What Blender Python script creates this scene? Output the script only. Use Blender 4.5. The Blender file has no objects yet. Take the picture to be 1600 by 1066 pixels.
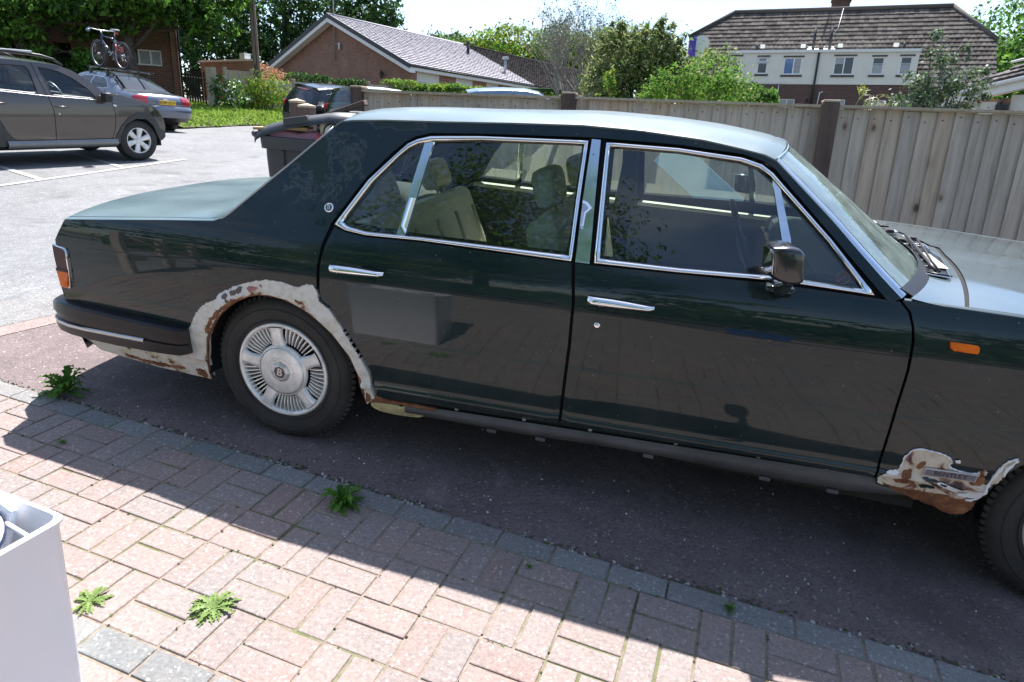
import bpy, bmesh, math, random
import numpy as np
from mathutils import Vector, Matrix, geometry
R = math.radians
PI = math.pi
random.seed(7)
RNG = np.random.default_rng(11)
SC = bpy.context.scene
COL = SC.collection

# ------------------------------------------------------------------ camera, sky, sun, exposure
SLOPE = Matrix(((0.9982, 0.0019, 0.0598), (0.0019, 0.9980, -0.0625), (-0.0598, 0.0625, 0.9963))).to_4x4()  # the driveway's tilt
cam = bpy.data.cameras.new('camera')
cam_o = bpy.data.objects.new('camera', cam)
COL.objects.link(cam_o)
cam.sensor_width = 36.0
cam.lens = 23.252
cam.clip_start = 0.05
cam.clip_end = 2000
rt, dn, fw = Vector((0.9651, 0.2589, 0.0392)), Vector((0.1110, -0.2686, -0.9568)), Vector((-0.2372, 0.9278, -0.2879))
cam_o.matrix_world = Matrix(((rt.x, -dn.x, -fw.x, 1.6292), (rt.y, -dn.y, -fw.y, -3.2449), (rt.z, -dn.z, -fw.z, 1.2403), (0, 0, 0, 1)))
SC.camera = cam_o

SUN_EL, SUN_AZ = R(62.7), R(93.0)            # azimuth measured from +X towards +Y
world = bpy.data.worlds.new('World')
SC.world = world
world.use_nodes = True
wn, wl = world.node_tree.nodes, world.node_tree.links
wn.clear()
w_out = wn.new('ShaderNodeOutputWorld')
w_bg = wn.new('ShaderNodeBackground')
w_bg.inputs['Strength'].default_value = 0.085
w_sky = wn.new('ShaderNodeTexSky')
w_sky.sky_type = 'NISHITA'
w_sky.sun_disc = False
w_sky.sun_elevation = SUN_EL
w_sky.sun_rotation = PI / 2 - SUN_AZ
w_sky.air_density = 1.0
w_sky.dust_density = 0.9
w_sky.ozone_density = 2.6
w_tc = wn.new('ShaderNodeTexCoord')
w_map = wn.new('ShaderNodeMapping')
w_map.inputs['Scale'].default_value = (1.0, 1.0, 3.2)
w_n = wn.new('ShaderNodeTexNoise')
w_n.inputs['Scale'].default_value = 2.1
w_n.inputs['Detail'].default_value = 9
w_n.inputs['Roughness'].default_value = 0.56
w_r = wn.new('ShaderNodeValToRGB')
w_r.color_ramp.elements[0].position = 0.50
w_r.color_ramp.elements[1].position = 0.76
w_mx = wn.new('ShaderNodeMixRGB')
w_mx.inputs['Color2'].default_value = (4.0, 4.3, 4.7, 1)
wl.new(w_tc.outputs['Generated'], w_map.inputs['Vector'])
wl.new(w_map.outputs['Vector'], w_n.inputs['Vector'])
wl.new(w_n.outputs['Fac'], w_r.inputs['Fac'])
wl.new(w_r.outputs['Color'], w_mx.inputs['Fac'])
wl.new(w_sky.outputs['Color'], w_mx.inputs['Color1'])
wl.new(w_mx.outputs['Color'], w_bg.inputs['Color'])
wl.new(w_bg.outputs['Background'], w_out.inputs['Surface'])

sun = bpy.data.lights.new('sun', 'SUN')
sun.energy = 4.2
sun.angle = R(0.53)
sun.color = (1.0, 0.965, 0.94)
sun_o = bpy.data.objects.new('sun', sun)
COL.objects.link(sun_o)
sd = Vector((math.cos(SUN_EL) * math.cos(SUN_AZ), math.cos(SUN_EL) * math.sin(SUN_AZ), math.sin(SUN_EL)))
sun_o.rotation_euler = sd.to_track_quat('Z', 'Y').to_euler()
sun_o.location = (0, 0, 30)

vs = SC.view_settings
vs.view_transform = 'Standard'
vs.look = 'None'
vs.exposure = 1.6
vs.gamma = 1.0
SC.cycles.max_bounces = 8
SC.cycles.transparent_max_bounces = 24

# ------------------------------------------------------------------ materials
def nodes(name):
    m = bpy.data.materials.new(name)
    m.use_nodes = True
    nt = m.node_tree
    return m, nt, nt.nodes['Principled BSDF']

def N(nt, kind, **kw):
    n = nt.nodes.new('ShaderNode' + kind)
    for k, v in kw.items():
        if hasattr(n, k):
            setattr(n, k, v)
        else:
            n.inputs[k].default_value = v
    return n

def coords(nt, scale=(1, 1, 1), rot=(0, 0, 0), loc=(0, 0, 0)):
    tc = N(nt, 'TexCoord')
    mp = N(nt, 'Mapping')
    mp.inputs['Scale'].default_value = scale
    mp.inputs['Rotation'].default_value = rot
    mp.inputs['Location'].default_value = loc
    nt.links.new(tc.outputs['Object'], mp.inputs['Vector'])
    return mp.outputs['Vector']

def ramp(nt, src, stops):
    r = N(nt, 'ValToRGB')
    el = r.color_ramp.elements
    while len(el) < len(stops):
        el.new(0.5)
    for e, (p, c) in zip(el, stops):
        e.position = p
        e.color = (c[0], c[1], c[2], 1) if not isinstance(c, (int, float)) else (c, c, c, 1)
    nt.links.new(src, r.inputs['Fac'])
    return r.outputs['Color']

def noise(nt, vec, scale, detail=5, rough=0.55, dist=0.0):
    n = N(nt, 'TexNoise')
    n.inputs['Scale'].default_value = scale
    n.inputs['Detail'].default_value = detail
    n.inputs['Roughness'].default_value = rough
    n.inputs['Distortion'].default_value = dist
    if vec is not None:
        nt.links.new(vec, n.inputs['Vector'])
    return n.outputs['Fac']

def mix(nt, fac, a, b, mode='MIX'):
    m = N(nt, 'MixRGB')
    m.blend_type = mode
    for key, v in (('Fac', fac), ('Color1', a), ('Color2', b)):
        if hasattr(v, 'links') or hasattr(v, 'is_linked'):
            nt.links.new(v, m.inputs[key])
        elif isinstance(v, (int, float)):
            m.inputs[key].default_value = v
        else:
            m.inputs[key].default_value = (v[0], v[1], v[2], 1)
    return m.outputs['Color']

def bump(nt, bsdf, src, strength=0.3, dist=0.01, chain=None):
    b = N(nt, 'Bump')
    b.inputs['Strength'].default_value = strength
    b.inputs['Distance'].default_value = dist
    nt.links.new(src, b.inputs['Height'])
    if chain is not None:
        nt.links.new(chain, b.inputs['Normal'])
    nt.links.new(b.outputs['Normal'], bsdf.inputs['Normal'])
    return b.outputs['Normal']

def plain(name, col, rough=0.5, metal=0.0, var=0.12, scale=6.0, coat=0.0, spec=0.5, bmp=0.0):
    """one colour with a little wear: noise shifts the tone, optional fine bump"""
    m, nt, b = nodes(name)
    v = coords(nt)
    f = noise(nt, v, scale, 6)
    lo = [c * (1 - var) for c in col]
    hi = [min(1, c * (1 + var)) for c in col]
    nt.links.new(ramp(nt, f, [(0.3, lo), (0.7, hi)]), b.inputs['Base Color'])
    b.inputs['Roughness'].default_value = rough
    b.inputs['Metallic'].default_value = metal
    b.inputs['Coat Weight'].default_value = coat
    b.inputs['Coat Roughness'].default_value = 0.04
    b.inputs['Specular IOR Level'].default_value = spec
    if bmp:
        bump(nt, b, noise(nt, v, scale * 12, 3), bmp, 0.004)
    return m

def brick_mat(name, c1, c2, mortar, scale=1.0, axis='XZ', rough=0.9):
    """stretcher-bond brickwork in the object's own XZ (or YZ) plane, 225 x 75 mm"""
    m, nt, b = nodes(name)
    tc = N(nt, 'TexCoord')
    sep = N(nt, 'SeparateXYZ')
    com = N(nt, 'CombineXYZ')
    nt.links.new(tc.outputs['Object'], sep.inputs[0])
    add = N(nt, 'Math')
    add.operation = 'ADD'
    nt.links.new(sep.outputs['X'], add.inputs[0])
    nt.links.new(sep.outputs['Y'], add.inputs[1])
    nt.links.new(add.outputs[0], com.inputs['X'])
    nt.links.new(sep.outputs['Z'], com.inputs['Y'])
    br = N(nt, 'TexBrick')
    nt.links.new(com.outputs[0], br.inputs['Vector'])
    br.inputs['Color1'].default_value = (*c1, 1)
    br.inputs['Color2'].default_value = (*c2, 1)
    br.inputs['Mortar'].default_value = (*mortar, 1)
    br.inputs['Scale'].default_value = 1.0
    br.inputs['Brick Width'].default_value = 0.225 * scale
    br.inputs['Row Height'].default_value = 0.075 * scale
    br.inputs['Mortar Size'].default_value = 0.008 * scale
    br.inputs['Mortar Smooth'].default_value = 0.2
    br.inputs['Bias'].default_value = -0.1
    f = noise(nt, com.outputs[0], 1.6, 6, 0.6)
    g = noise(nt, com.outputs[0], 22, 4, 0.6)
    c = mix(nt, 0.55, br.outputs['Color'], ramp(nt, f, [(0.3, 0.55), (0.7, 1.0)]), 'MULTIPLY')
    c = mix(nt, 0.35, c, ramp(nt, g, [(0.3, 0.5), (0.75, 1.0)]), 'MULTIPLY')
    nt.links.new(c, b.inputs['Base Color'])
    b.inputs['Roughness'].default_value = rough
    bump(nt, b, br.outputs['Fac'], -0.5, 0.006)
    return m

M = {}
def build_materials():
    # --- the big saloon's paint: very dark green, glossy, with lacquer peel on the rear pillar
    m, nt, b = nodes('saloon_paint')
    v = coords(nt)
    f = noise(nt, v, 1.3, 6)
    base = ramp(nt, f, [(0.3, (0.0040, 0.0125, 0.0140)), (0.7, (0.0065, 0.0185, 0.0205))])
    # peel patches: only near the rear pillar and the drip rail above it
    sep = N(nt, 'SeparateXYZ')
    nt.links.new(v, sep.inputs[0])
    def mathn(op, a, bb=None):
        n = N(nt, 'Math')
        n.operation = op
        for i, x in enumerate((a, bb)):
            if x is None:
                continue
            if hasattr(x, 'is_linked'):
                nt.links.new(x, n.inputs[i])
            else:
                n.inputs[i].default_value = x
        return n.outputs[0]
    dx = mathn('DIVIDE', mathn('SUBTRACT', sep.outputs['X'], 0.13), 0.24)
    dz = mathn('DIVIDE', mathn('SUBTRACT', sep.outputs['Z'], 1.20), 0.17)
    d2 = mathn('ADD', mathn('MULTIPLY', dx, dx), mathn('MULTIPLY', dz, dz))
    dx3 = mathn('DIVIDE', mathn('SUBTRACT', sep.outputs['X'], 0.40), 0.20)
    dz3 = mathn('DIVIDE', mathn('SUBTRACT', sep.outputs['Z'], 1.362), 0.025)
    d3 = mathn('ADD', mathn('MULTIPLY', dx3, dx3), mathn('MULTIPLY', dz3, dz3))
    near = mathn('MAXIMUM', mathn('SUBTRACT', 1.0, d2), mathn('SUBTRACT', 1.0, d3))
    near = mathn('MAXIMUM', near, -0.6)
    pn = noise(nt, v, 11, 9, 0.68, 0.6)
    pn2 = noise(nt, v, 60, 4, 0.7)
    pv = mathn('ADD', mathn('MULTIPLY', near, 0.22), mathn('ADD', mathn('MULTIPLY', pn, 0.85), mathn('MULTIPLY', pn2, 0.15)))
    peel = ramp(nt, pv, [(0.62, 0.0), (0.70, 1.0)])
    rim = ramp(nt, pv, [(0.60, 0.0), (0.645, 1.0), (0.67, 0.0)])
    c = mix(nt, peel, base, (0.022, 0.040, 0.040))
    c = mix(nt, mathn('MULTIPLY', rim, 0.40), c, (0.11, 0.135, 0.135))
    # road film low on the doors
    low = ramp(nt, sep.outputs['Z'], [(0.26, 1.0), (0.62, 0.0)])
    dirt = mathn('MULTIPLY', low, ramp(nt, noise(nt, v, 5, 6, 0.6), [(0.35, 0.05), (0.75, 0.30)]))
    c = mix(nt, dirt, c, (0.06, 0.055, 0.045))
    vsp = N(nt, 'TexVoronoi'); vsp.inputs['Scale'].default_value = 55; nt.links.new(v, vsp.inputs['Vector'])
    scs = N(nt, 'SeparateColor'); nt.links.new(vsp.outputs['Color'], scs.inputs[0])
    spot = mathn('MULTIPLY', ramp(nt, vsp.outputs['Distance'], [(0.10, 1.0), (0.22, 0.0)]), ramp(nt, scs.outputs[0], [(0.93, 0.0), (0.96, 0.45)]))
    c = mix(nt, spot, c, (0.20, 0.19, 0.16))
    film = ramp(nt, noise(nt, v, 3.1, 8, 0.62), [(0.35, 0.0), (0.75, 0.055)])
    c = mix(nt, film, c, (0.22, 0.22, 0.20))
    nt.links.new(c, b.inputs['Base Color'])
    nt.links.new(ramp(nt, peel, [(0, 0.26), (1, 0.6)]), b.inputs['Roughness'])
    b.inputs['Metallic'].default_value = 0.0
    b.inputs['Specular IOR Level'].default_value = 0.06
    b.inputs['Coat IOR'].default_value = 1.42
    coat = mathn('SUBTRACT', 1.0, mathn('MULTIPLY', peel, 0.85))
    nt.links.new(coat, b.inputs['Coat Weight'])
    nt.links.new(mathn('ADD', ramp(nt, dirt, [(0, 0.012), (0.3, 0.10)]), mathn('MULTIPLY', film, 0.9)), b.inputs['Coat Roughness'])
    bump(nt, b, noise(nt, v, 3.0, 3), 0.045, 0.01)
    M['paint'] = m
    # --- faded, dusty roof and boot; sky reflection painted in as paler colour
    m, nt, b = nodes('faded_sky_sheen')
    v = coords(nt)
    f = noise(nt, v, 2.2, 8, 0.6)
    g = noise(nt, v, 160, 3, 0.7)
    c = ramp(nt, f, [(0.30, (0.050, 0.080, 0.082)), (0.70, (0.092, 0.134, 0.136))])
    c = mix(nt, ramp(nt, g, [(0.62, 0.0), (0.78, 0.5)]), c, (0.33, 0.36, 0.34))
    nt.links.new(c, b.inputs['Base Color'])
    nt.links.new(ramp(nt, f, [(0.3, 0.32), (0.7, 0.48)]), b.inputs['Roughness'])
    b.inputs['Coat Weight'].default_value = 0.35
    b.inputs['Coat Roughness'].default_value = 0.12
    M['faded_sheen'] = m
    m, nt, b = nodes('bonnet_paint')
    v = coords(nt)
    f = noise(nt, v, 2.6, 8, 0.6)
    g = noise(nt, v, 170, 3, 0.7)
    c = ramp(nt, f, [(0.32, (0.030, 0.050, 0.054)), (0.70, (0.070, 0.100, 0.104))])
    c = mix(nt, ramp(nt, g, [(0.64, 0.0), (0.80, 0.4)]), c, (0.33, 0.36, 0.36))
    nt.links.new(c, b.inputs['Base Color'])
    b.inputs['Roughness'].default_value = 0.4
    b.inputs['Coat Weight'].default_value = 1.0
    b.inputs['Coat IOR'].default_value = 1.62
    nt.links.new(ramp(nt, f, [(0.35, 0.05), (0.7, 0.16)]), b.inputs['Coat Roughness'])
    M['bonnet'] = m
    # --- chrome with a trace of haze
    m, nt, b = nodes('chrome')
    v = coords(nt)
    b.inputs['Base Color'].default_value = (0.80, 0.81, 0.82, 1)
    b.inputs['Metallic'].default_value = 1.0
    nt.links.new(ramp(nt, noise(nt, v, 18, 5), [(0.4, 0.06), (0.75, 0.20)]), b.inputs['Roughness'])
    M['chrome'] = m
    # --- car glass: tinted see-through plus a mirror layer by Fresnel
    def glass(name, tint, film=0.0, refl=1.0, fcol=(0.55, 0.57, 0.52)):
        m = bpy.data.materials.new(name)
        m.use_nodes = True
        nt = m.node_tree
        nt.nodes.clear()
        out = N(nt, 'OutputMaterial')
        tr = N(nt, 'BsdfTransparent')
        tr.inputs['Color'].default_value = (*tint, 1)
        gl = N(nt, 'BsdfGlossy')
        gl.inputs['Roughness'].default_value = 0.015
        gl.inputs['Color'].default_value = (1, 1, 1, 1)
        fr = N(nt, 'Fresnel')
        fr.inputs['IOR'].default_value = 1.55
        mx = N(nt, 'MixShader')
        ml = N(nt, 'Math')
        ml.operation = 'MULTIPLY'
        ml.inputs[1].default_value = refl
        nt.links.new(fr.outputs[0], ml.inputs[0])
        nt.links.new(ml.outputs[0], mx.inputs[0])
        nt.links.new(tr.outputs[0], mx.inputs[1])
        nt.links.new(gl.outputs[0], mx.inputs[2])
        last = mx
        if film:
            df = N(nt, 'BsdfDiffuse')
            df.inputs['Color'].default_value = (*fcol, 1)
            vv = coords(nt)
            m2 = N(nt, 'MixShader')
            nt.links.new(ramp(nt, noise(nt, vv, 9, 7, 0.65), [(0.35, film * 0.4), (0.8, film * 1.7)]), m2.inputs[0])
            nt.links.new(mx.outputs[0], m2.inputs[1])
            nt.links.new(df.outputs[0], m2.inputs[2])
            last = m2
        nt.links.new(last.outputs[0], out.inputs['Surface'])
        return m
    M['glass'] = glass('side_glass', (0.70, 0.78, 0.74), 0.014, 1.7)
    M['screen_glass'] = glass('windscreen_glass', (0.74, 0.92, 0.86), 0.16, 1.0, (0.50, 0.66, 0.60))  # pale aqua diffuse layer paints in the sunlit dash and its reflection
    M['clear_glass'] = glass('clear_glass', (0.90, 0.95, 0.96), 0.0, 1.2)
    # --- tyre
    m, nt, b = nodes('tyre_rubber')
    v = coords(nt)
    f = noise(nt, v, 7, 7, 0.6)
    nt.links.new(ramp(nt, f, [(0.3, (0.016, 0.0155, 0.015)), (0.72, (0.040, 0.038, 0.035))]), b.inputs['Base Color'])
    b.inputs['Roughness'].default_value = 0.78
    bump(nt, b, noise(nt, v, 120, 3), 0.25, 0.002)
    M['tyre'] = m
    # --- alloy, weathered
    m, nt, b = nodes('weathered_alloy')
    v = coords(nt)
    f = noise(nt, v, 14, 8, 0.65)
    nt.links.new(ramp(nt, f, [(0.35, (0.60, 0.59, 0.56)), (0.6, (0.82, 0.81, 0.78))]), b.inputs['Base Color'])
    nt.links.new(ramp(nt, f, [(0.3, 0.55), (0.7, 0.30)]), b.inputs['Roughness'])
    b.inputs['Metallic'].default_value = 0.35
    M['alloy'] = m
    # --- primer with rust breaking through
    m, nt, b = nodes('rusty_primer')
    v = coords(nt)
    f = noise(nt, v, 7.5, 9, 0.66, 0.4)
    g = noise(nt, v, 34, 6, 0.6)
    sp2 = N(nt, 'SeparateXYZ')
    nt.links.new(v, sp2.inputs[0])
    c = ramp(nt, g, [(0.25, (0.44, 0.42, 0.37)), (0.5, (0.60, 0.58, 0.53)), (0.8, (0.68, 0.66, 0.61))])
    low = ramp(nt, sp2.outputs['Z'], [(0.22, 1.0), (0.46, 0.0)])
    ff = N(nt, 'Math'); ff.operation = 'MULTIPLY_ADD'
    nt.links.new(low, ff.inputs[0]); ff.inputs[1].default_value = 0.10
    sqx = N(nt, 'Math'); sqx.operation = 'SUBTRACT'; nt.links.new(sp2.outputs['X'], sqx.inputs[0]); sqx.inputs[1].default_value = 0.01
    sqz = N(nt, 'Math'); sqz.operation = 'SUBTRACT'; nt.links.new(sp2.outputs['Z'], sqz.inputs[0]); sqz.inputs[1].default_value = 0.325
    cz2 = N(nt, 'CombineXYZ'); nt.links.new(sqx.outputs[0], cz2.inputs['X']); nt.links.new(sqz.outputs[0], cz2.inputs['Z'])
    ln2 = N(nt, 'VectorMath'); ln2.operation = 'LENGTH'; nt.links.new(cz2.outputs[0], ln2.inputs[0])
    edge = ramp(nt, ln2.outputs['Value'], [(0.345, 1.0), (0.385, 0.0)])
    ad = N(nt, 'Math'); ad.operation = 'MULTIPLY_ADD'; nt.links.new(edge, ad.inputs[0]); ad.inputs[1].default_value = 0.12; nt.links.new(f, ad.inputs[2])
    nt.links.new(ad.outputs[0], ff.inputs[2])
    c = mix(nt, ramp(nt, ff.outputs[0], [(0.56, 0.0), (0.64, 0.55)]), c, (0.44, 0.36, 0.20))
    c = mix(nt, ramp(nt, ff.outputs[0], [(0.645, 0.0), (0.67, 1.0)]), c, (0.15, 0.060, 0.028))
    at = N(nt, 'Attribute'); at.attribute_name = 'edge'
    em = N(nt, 'Math'); em.operation = 'MULTIPLY_ADD'; nt.links.new(g, em.inputs[0]); em.inputs[1].default_value = 0.9; nt.links.new(at.outputs['Fac'], em.inputs[2])
    c = mix(nt, ramp(nt, em.outputs[0], [(0.50, 0.85), (0.72, 0.0)]), c, (0.045, 0.060, 0.060))
    nt.links.new(c, b.inputs['Base Color'])
    b.inputs['Roughness'].default_value = 0.72
    bump(nt, b, ff.outputs[0], 0.4, 0.006)
    M['primer'] = m
    m, nt, b = nodes('bare_rust')
    v = coords(nt)
    f = noise(nt, v, 22, 8, 0.68)
    nt.links.new(ramp(nt, f, [(0.3, (0.06, 0.022, 0.014)), (0.52, (0.18, 0.070, 0.030)), (0.72, (0.33, 0.17, 0.08))]), b.inputs['Base Color'])
    b.inputs['Roughness'].default_value = 0.85
    bump(nt, b, f, 0.6, 0.004)
    M['rust'] = m
    m, nt, b = nodes('flaking_patch')
    v = coords(nt)
    f = noise(nt, v, 13, 9, 0.62, 0.8)
    nt.links.new(ramp(nt, f, [(0.36, (0.055, 0.028, 0.035)), (0.42, (0.24, 0.12, 0.07)), (0.47, (0.50, 0.44, 0.35)), (0.62, (0.62, 0.57, 0.48)), (0.70, (0.36, 0.22, 0.10))]), b.inputs['Base Color'])
    b.inputs['Roughness'].default_value = 0.7
    bump(nt, b, f, 0.5, 0.004)
    M['flake'] = m
    # --- tarmacs
    def tarmac(name, dark, light, fleck, sc=1.0, stain=0.5):
        m, nt, b = nodes(name)
        v = coords(nt)
        big = noise(nt, v, 0.9, 7, 0.6)
        mid = noise(nt, v, 9, 5, 0.6)
        vo = N(nt, 'TexVoronoi')
        nt.links.new(v, vo.inputs['Vector'])
        vo.inputs['Scale'].default_value = 130 * sc
        c = ramp(nt, big, [(0.28, dark), (0.72, light)])
        c = mix(nt, stain, c, ramp(nt, mid, [(0.3, 0.62), (0.7, 1.0)]), 'MULTIPLY')
        hs = N(nt, 'SeparateColor')
        nt.links.new(vo.outputs['Color'], hs.inputs[0])
        c = mix(nt, 0.75, c, ramp(nt, hs.outputs[0], [(0.0, 0.50), (0.6, 1.0), (1.0, 1.0)]), 'MULTIPLY')
        c = mix(nt, ramp(nt, hs.outputs[1], [(0.972, 0.0), (0.99, 0.6)]), c, fleck)
        st = noise(nt, v, 1.7, 5, 0.5, 0.8)
        c = mix(nt, ramp(nt, st, [(0.56, 0.0), (0.70, 0.55)]), c, tuple(q * .45 for q in dark))
        st2 = noise(nt, v, 2.9, 6, 0.6, 1.2)
        c = mix(nt, ramp(nt, st2, [(0.60, 0.0), (0.74, 0.35)]), c, tuple(min(1, q * 1.5) for q in light))
        nt.links.new(c, b.inputs['Base Color'])
        b.inputs['Roughness'].default_value = 0.88
        n1 = bump(nt, b, vo.outputs['Distance'], 0.55, 0.004)
        bump(nt, b, mid, 0.2, 0.01, n1)
        return m
    M['drive'] = tarmac('driveway_tarmac', (0.155, 0.118, 0.115), (0.220, 0.170, 0.164), (0.45, 0.42, 0.38))
    M['road'] = tarmac('road_tarmac', (0.170, 0.171, 0.173), (0.235, 0.236, 0.237), (0.5, 0.49, 0.46), 0.7)
    M['footway'] = tarmac('footway_tarmac', (0.20, 0.195, 0.190), (0.265, 0.258, 0.25), (0.5, 0.48, 0.45))
    M['footway_edge'] = tarmac('footway_edging', (0.27, 0.205, 0.185), (0.33, 0.25, 0.23), (0.5, 0.45, 0.42))
    # --- paving bricks (one tone per brick, lichen and wear)
    def paver(name, stops, speck):
        m, nt, b = nodes(name)
        v = coords(nt)
        gi = N(nt, 'NewGeometry')
        c = ramp(nt, gi.outputs['Random Per Island'], stops)
        big = noise(nt, v, 2.3, 7, 0.65, 0.3)
        c = mix(nt, ramp(nt, big, [(0.36, 0.0), (0.66, 0.85)]), c, (0.250, 0.222, 0.208))
        fine = noise(nt, v, 75, 4, 0.75)
        c = mix(nt, 0.8, c, ramp(nt, fine, [(0.30, 0.52), (0.62, 1.0)]), 'MULTIPLY')
        vo = N(nt, 'TexVoronoi')
        nt.links.new(v, vo.inputs['Vector'])
        vo.inputs['Scale'].default_value = 140
        hs = N(nt, 'SeparateColor')
        nt.links.new(vo.outputs['Color'], hs.inputs[0])
        c = mix(nt, ramp(nt, hs.outputs[1], [(0.93, 0.0), (0.985, 0.6)]), c, speck)
        lich = noise(nt, v, 16, 6, 0.7)
        c = mix(nt, ramp(nt, lich, [(0.67, 0.0), (0.72, 0.55)]), c, (0.50, 0.47, 0.43))
        nt.links.new(c, b.inputs['Base Color'])
        b.inputs['Roughness'].default_value = 0.9
        n1 = bump(nt, b, fine, 0.35, 0.004)
        bump(nt, b, vo.outputs['Distance'], 0.25, 0.003, n1)
        return m
    M['brick_paver'] = paver('brick_paver', [(0.0, (0.290, 0.200, 0.174)), (0.35, (0.330, 0.232, 0.204)), (0.7, (0.310, 0.240, 0.216)), (1.0, (0.265, 0.216, 0.200))], (0.48, 0.43, 0.39))
    M['grey_paver'] = paver('grey_paver', [(0.0, (0.165, 0.180, 0.180)), (1.0, (0.240, 0.255, 0.250))], (0.42, 0.42, 0.40))
    m, nt, b = nodes('joint_sand')
    v = coords(nt)
    f = noise(nt, v, 3.1, 7, 0.65)
    g = noise(nt, v, 45, 4, 0.7)
    c = ramp(nt, g, [(0.3, (0.155, 0.122, 0.095)), (0.7, (0.30, 0.24, 0.19))])
    c = mix(nt, ramp(nt, f, [(0.50, 0.0), (0.60, 0.8)]), c, (0.085, 0.115, 0.022))
    nt.links.new(c, b.inputs['Base Color'])
    b.inputs['Roughness'].default_value = 0.95
    bump(nt, b, g, 0.6, 0.004)
    M['joint'] = m
    # --- weathered featheredge boards
    def timber(name, dark, mid_, light, knots=True, sx=1.0):
        m, nt, b = nodes(name)
        gi = N(nt, 'NewGeometry')
        tc = N(nt, 'TexCoord')
        mp = N(nt, 'Mapping')
        mp.inputs['Scale'].default_value = (14 * sx, 14 * sx, 1.0)
        nt.links.new(tc.outputs['Object'], mp.inputs['Vector'])
        of = N(nt, 'VectorMath')
        of.operation = 'ADD'
        com = N(nt, 'CombineXYZ')
        mul = N(nt, 'Math'); mul.operation = 'MULTIPLY'; mul.inputs[1].default_value = 37.0
        nt.links.new(gi.outputs['Random Per Island'], mul.inputs[0])
        nt.links.new(mul.outputs[0], com.inputs['Z'])
        nt.links.new(mp.outputs['Vector'], of.inputs[0])
        nt.links.new(com.outputs[0], of.inputs[1])
        grain = noise(nt, of.outputs[0], 2.2, 9, 0.62, 0.8)
        c = ramp(nt, grain, [(0.25, dark), (0.5, mid_), (0.78, light)])
        tone = ramp(nt, gi.outputs['Random Per Island'], [(0.0, (0.72, 0.70, 0.68)), (0.5, (1.0, 0.97, 0.93)), (1.0, (1.0, 0.86, 0.72))])
        c = mix(nt, 0.7, c, tone, 'MULTIPLY')
        if knots:
            mp2 = N(nt, 'Mapping')
            mp2.inputs['Scale'].default_value = (1.0, 1.0, 0.62)
            nt.links.new(tc.outputs['Object'], mp2.inputs['Vector'])
            vo = N(nt, 'TexVoronoi')
            vo.inputs['Scale'].default_value = 4.6
            nt.links.new(mp2.outputs['Vector'], vo.inputs['Vector'])
            c = mix(nt, ramp(nt, vo.outputs['Distance'], [(0.05, 0.95), (0.10, 0.0)]), c, (0.05, 0.036, 0.028))
            c = mix(nt, ramp(nt, vo.outputs['Distance'], [(0.08, 0.35), (0.22, 0.0)]), c, (0.22, 0.14, 0.085))
        nt.links.new(c, b.inputs['Base Color'])
        b.inputs['Roughness'].default_value = 0.85
        bump(nt, b, grain, 0.35, 0.004)
        return m
    M['fence_wood'] = timber('weathered_boards', (0.34, 0.285, 0.235), (0.53, 0.455, 0.385), (0.66, 0.58, 0.50))
    M['post_wood'] = timber('stained_post', (0.060, 0.040, 0.034), (0.110, 0.074, 0.062), (0.165, 0.122, 0.105), False)
    M['pale_wood'] = timber('pale_timber', (0.30, 0.25, 0.18), (0.42, 0.36, 0.27), (0.52, 0.46, 0.36), False)
    M['dark_wood'] = timber('dark_timber', (0.020, 0.016, 0.014), (0.040, 0.032, 0.028), (0.07, 0.058, 0.05), False)
    M['pole_wood'] = timber('pole_timber', (0.12, 0.085, 0.062), (0.19, 0.138, 0.102), (0.26, 0.20, 0.155), False, 0.6)
    # --- foliage
    def leaf(name, cols, trans=0.25, rough=0.5):
        m, nt, b = nodes(name)
        gi = N(nt, 'NewGeometry')
        v = coords(nt)
        c = ramp(nt, gi.outputs['Random Per Island'], [(i / (len(cols) - 1), cc) for i, cc in enumerate(cols)])
        c = mix(nt, 0.5, c, ramp(nt, noise(nt, v, 0.9, 3), [(0.35, 0.55), (0.65, 1.0)]), 'MULTIPLY')
        nt.links.new(c, b.inputs['Base Color'])
        b.inputs['Roughness'].default_value = rough + .2
        b.inputs['Specular IOR Level'].default_value = 0.18
        out = nt.nodes['Material Output']
        tl = N(nt, 'BsdfTranslucent')
        nt.links.new(c, tl.inputs['Color'])
        mx = N(nt, 'MixShader')
        mx.inputs[0].default_value = trans
        nt.links.new(b.outputs[0], mx.inputs[1])
        nt.links.new(tl.outputs[0], mx.inputs[2])
        nt.links.new(mx.outputs[0], out.inputs['Surface'])
        return m
    M['leaf_green'] = leaf('leaf_mid_green', [(0.060, 0.145, 0.020), (0.10, 0.22, 0.032), (0.16, 0.31, 0.055)], 0.5)
    M['leaf_dark'] = leaf('leaf_dark_green', [(0.022, 0.058, 0.016), (0.038, 0.090, 0.025), (0.060, 0.13, 0.035)], 0.34)
    M['leaf_yellow'] = leaf('leaf_yellow_green', [(0.17, 0.23, 0.025), (0.25, 0.32, 0.04), (0.36, 0.40, 0.07)], 0.42)
    M['leaf_fresh'] = leaf('leaf_fresh_green', [(0.075, 0.19, 0.022), (0.13, 0.29, 0.036), (0.20, 0.38, 0.06)], 0.42)
    M['leaf_silver'] = leaf('leaf_silver_green', [(0.13, 0.18, 0.12), (0.21, 0.27, 0.19), (0.32, 0.37, 0.29)], 0.2, 0.4)
    M['leaf_bamboo'] = leaf('leaf_bamboo', [(0.19, 0.24, 0.07), (0.30, 0.36, 0.12), (0.44, 0.46, 0.22)], 0.5)
    M['leaf_dull'] = leaf('leaf_dull', [(0.045, 0.07, 0.028), (0.08, 0.11, 0.045), (0.13, 0.16, 0.075)], 0.25)
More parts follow.
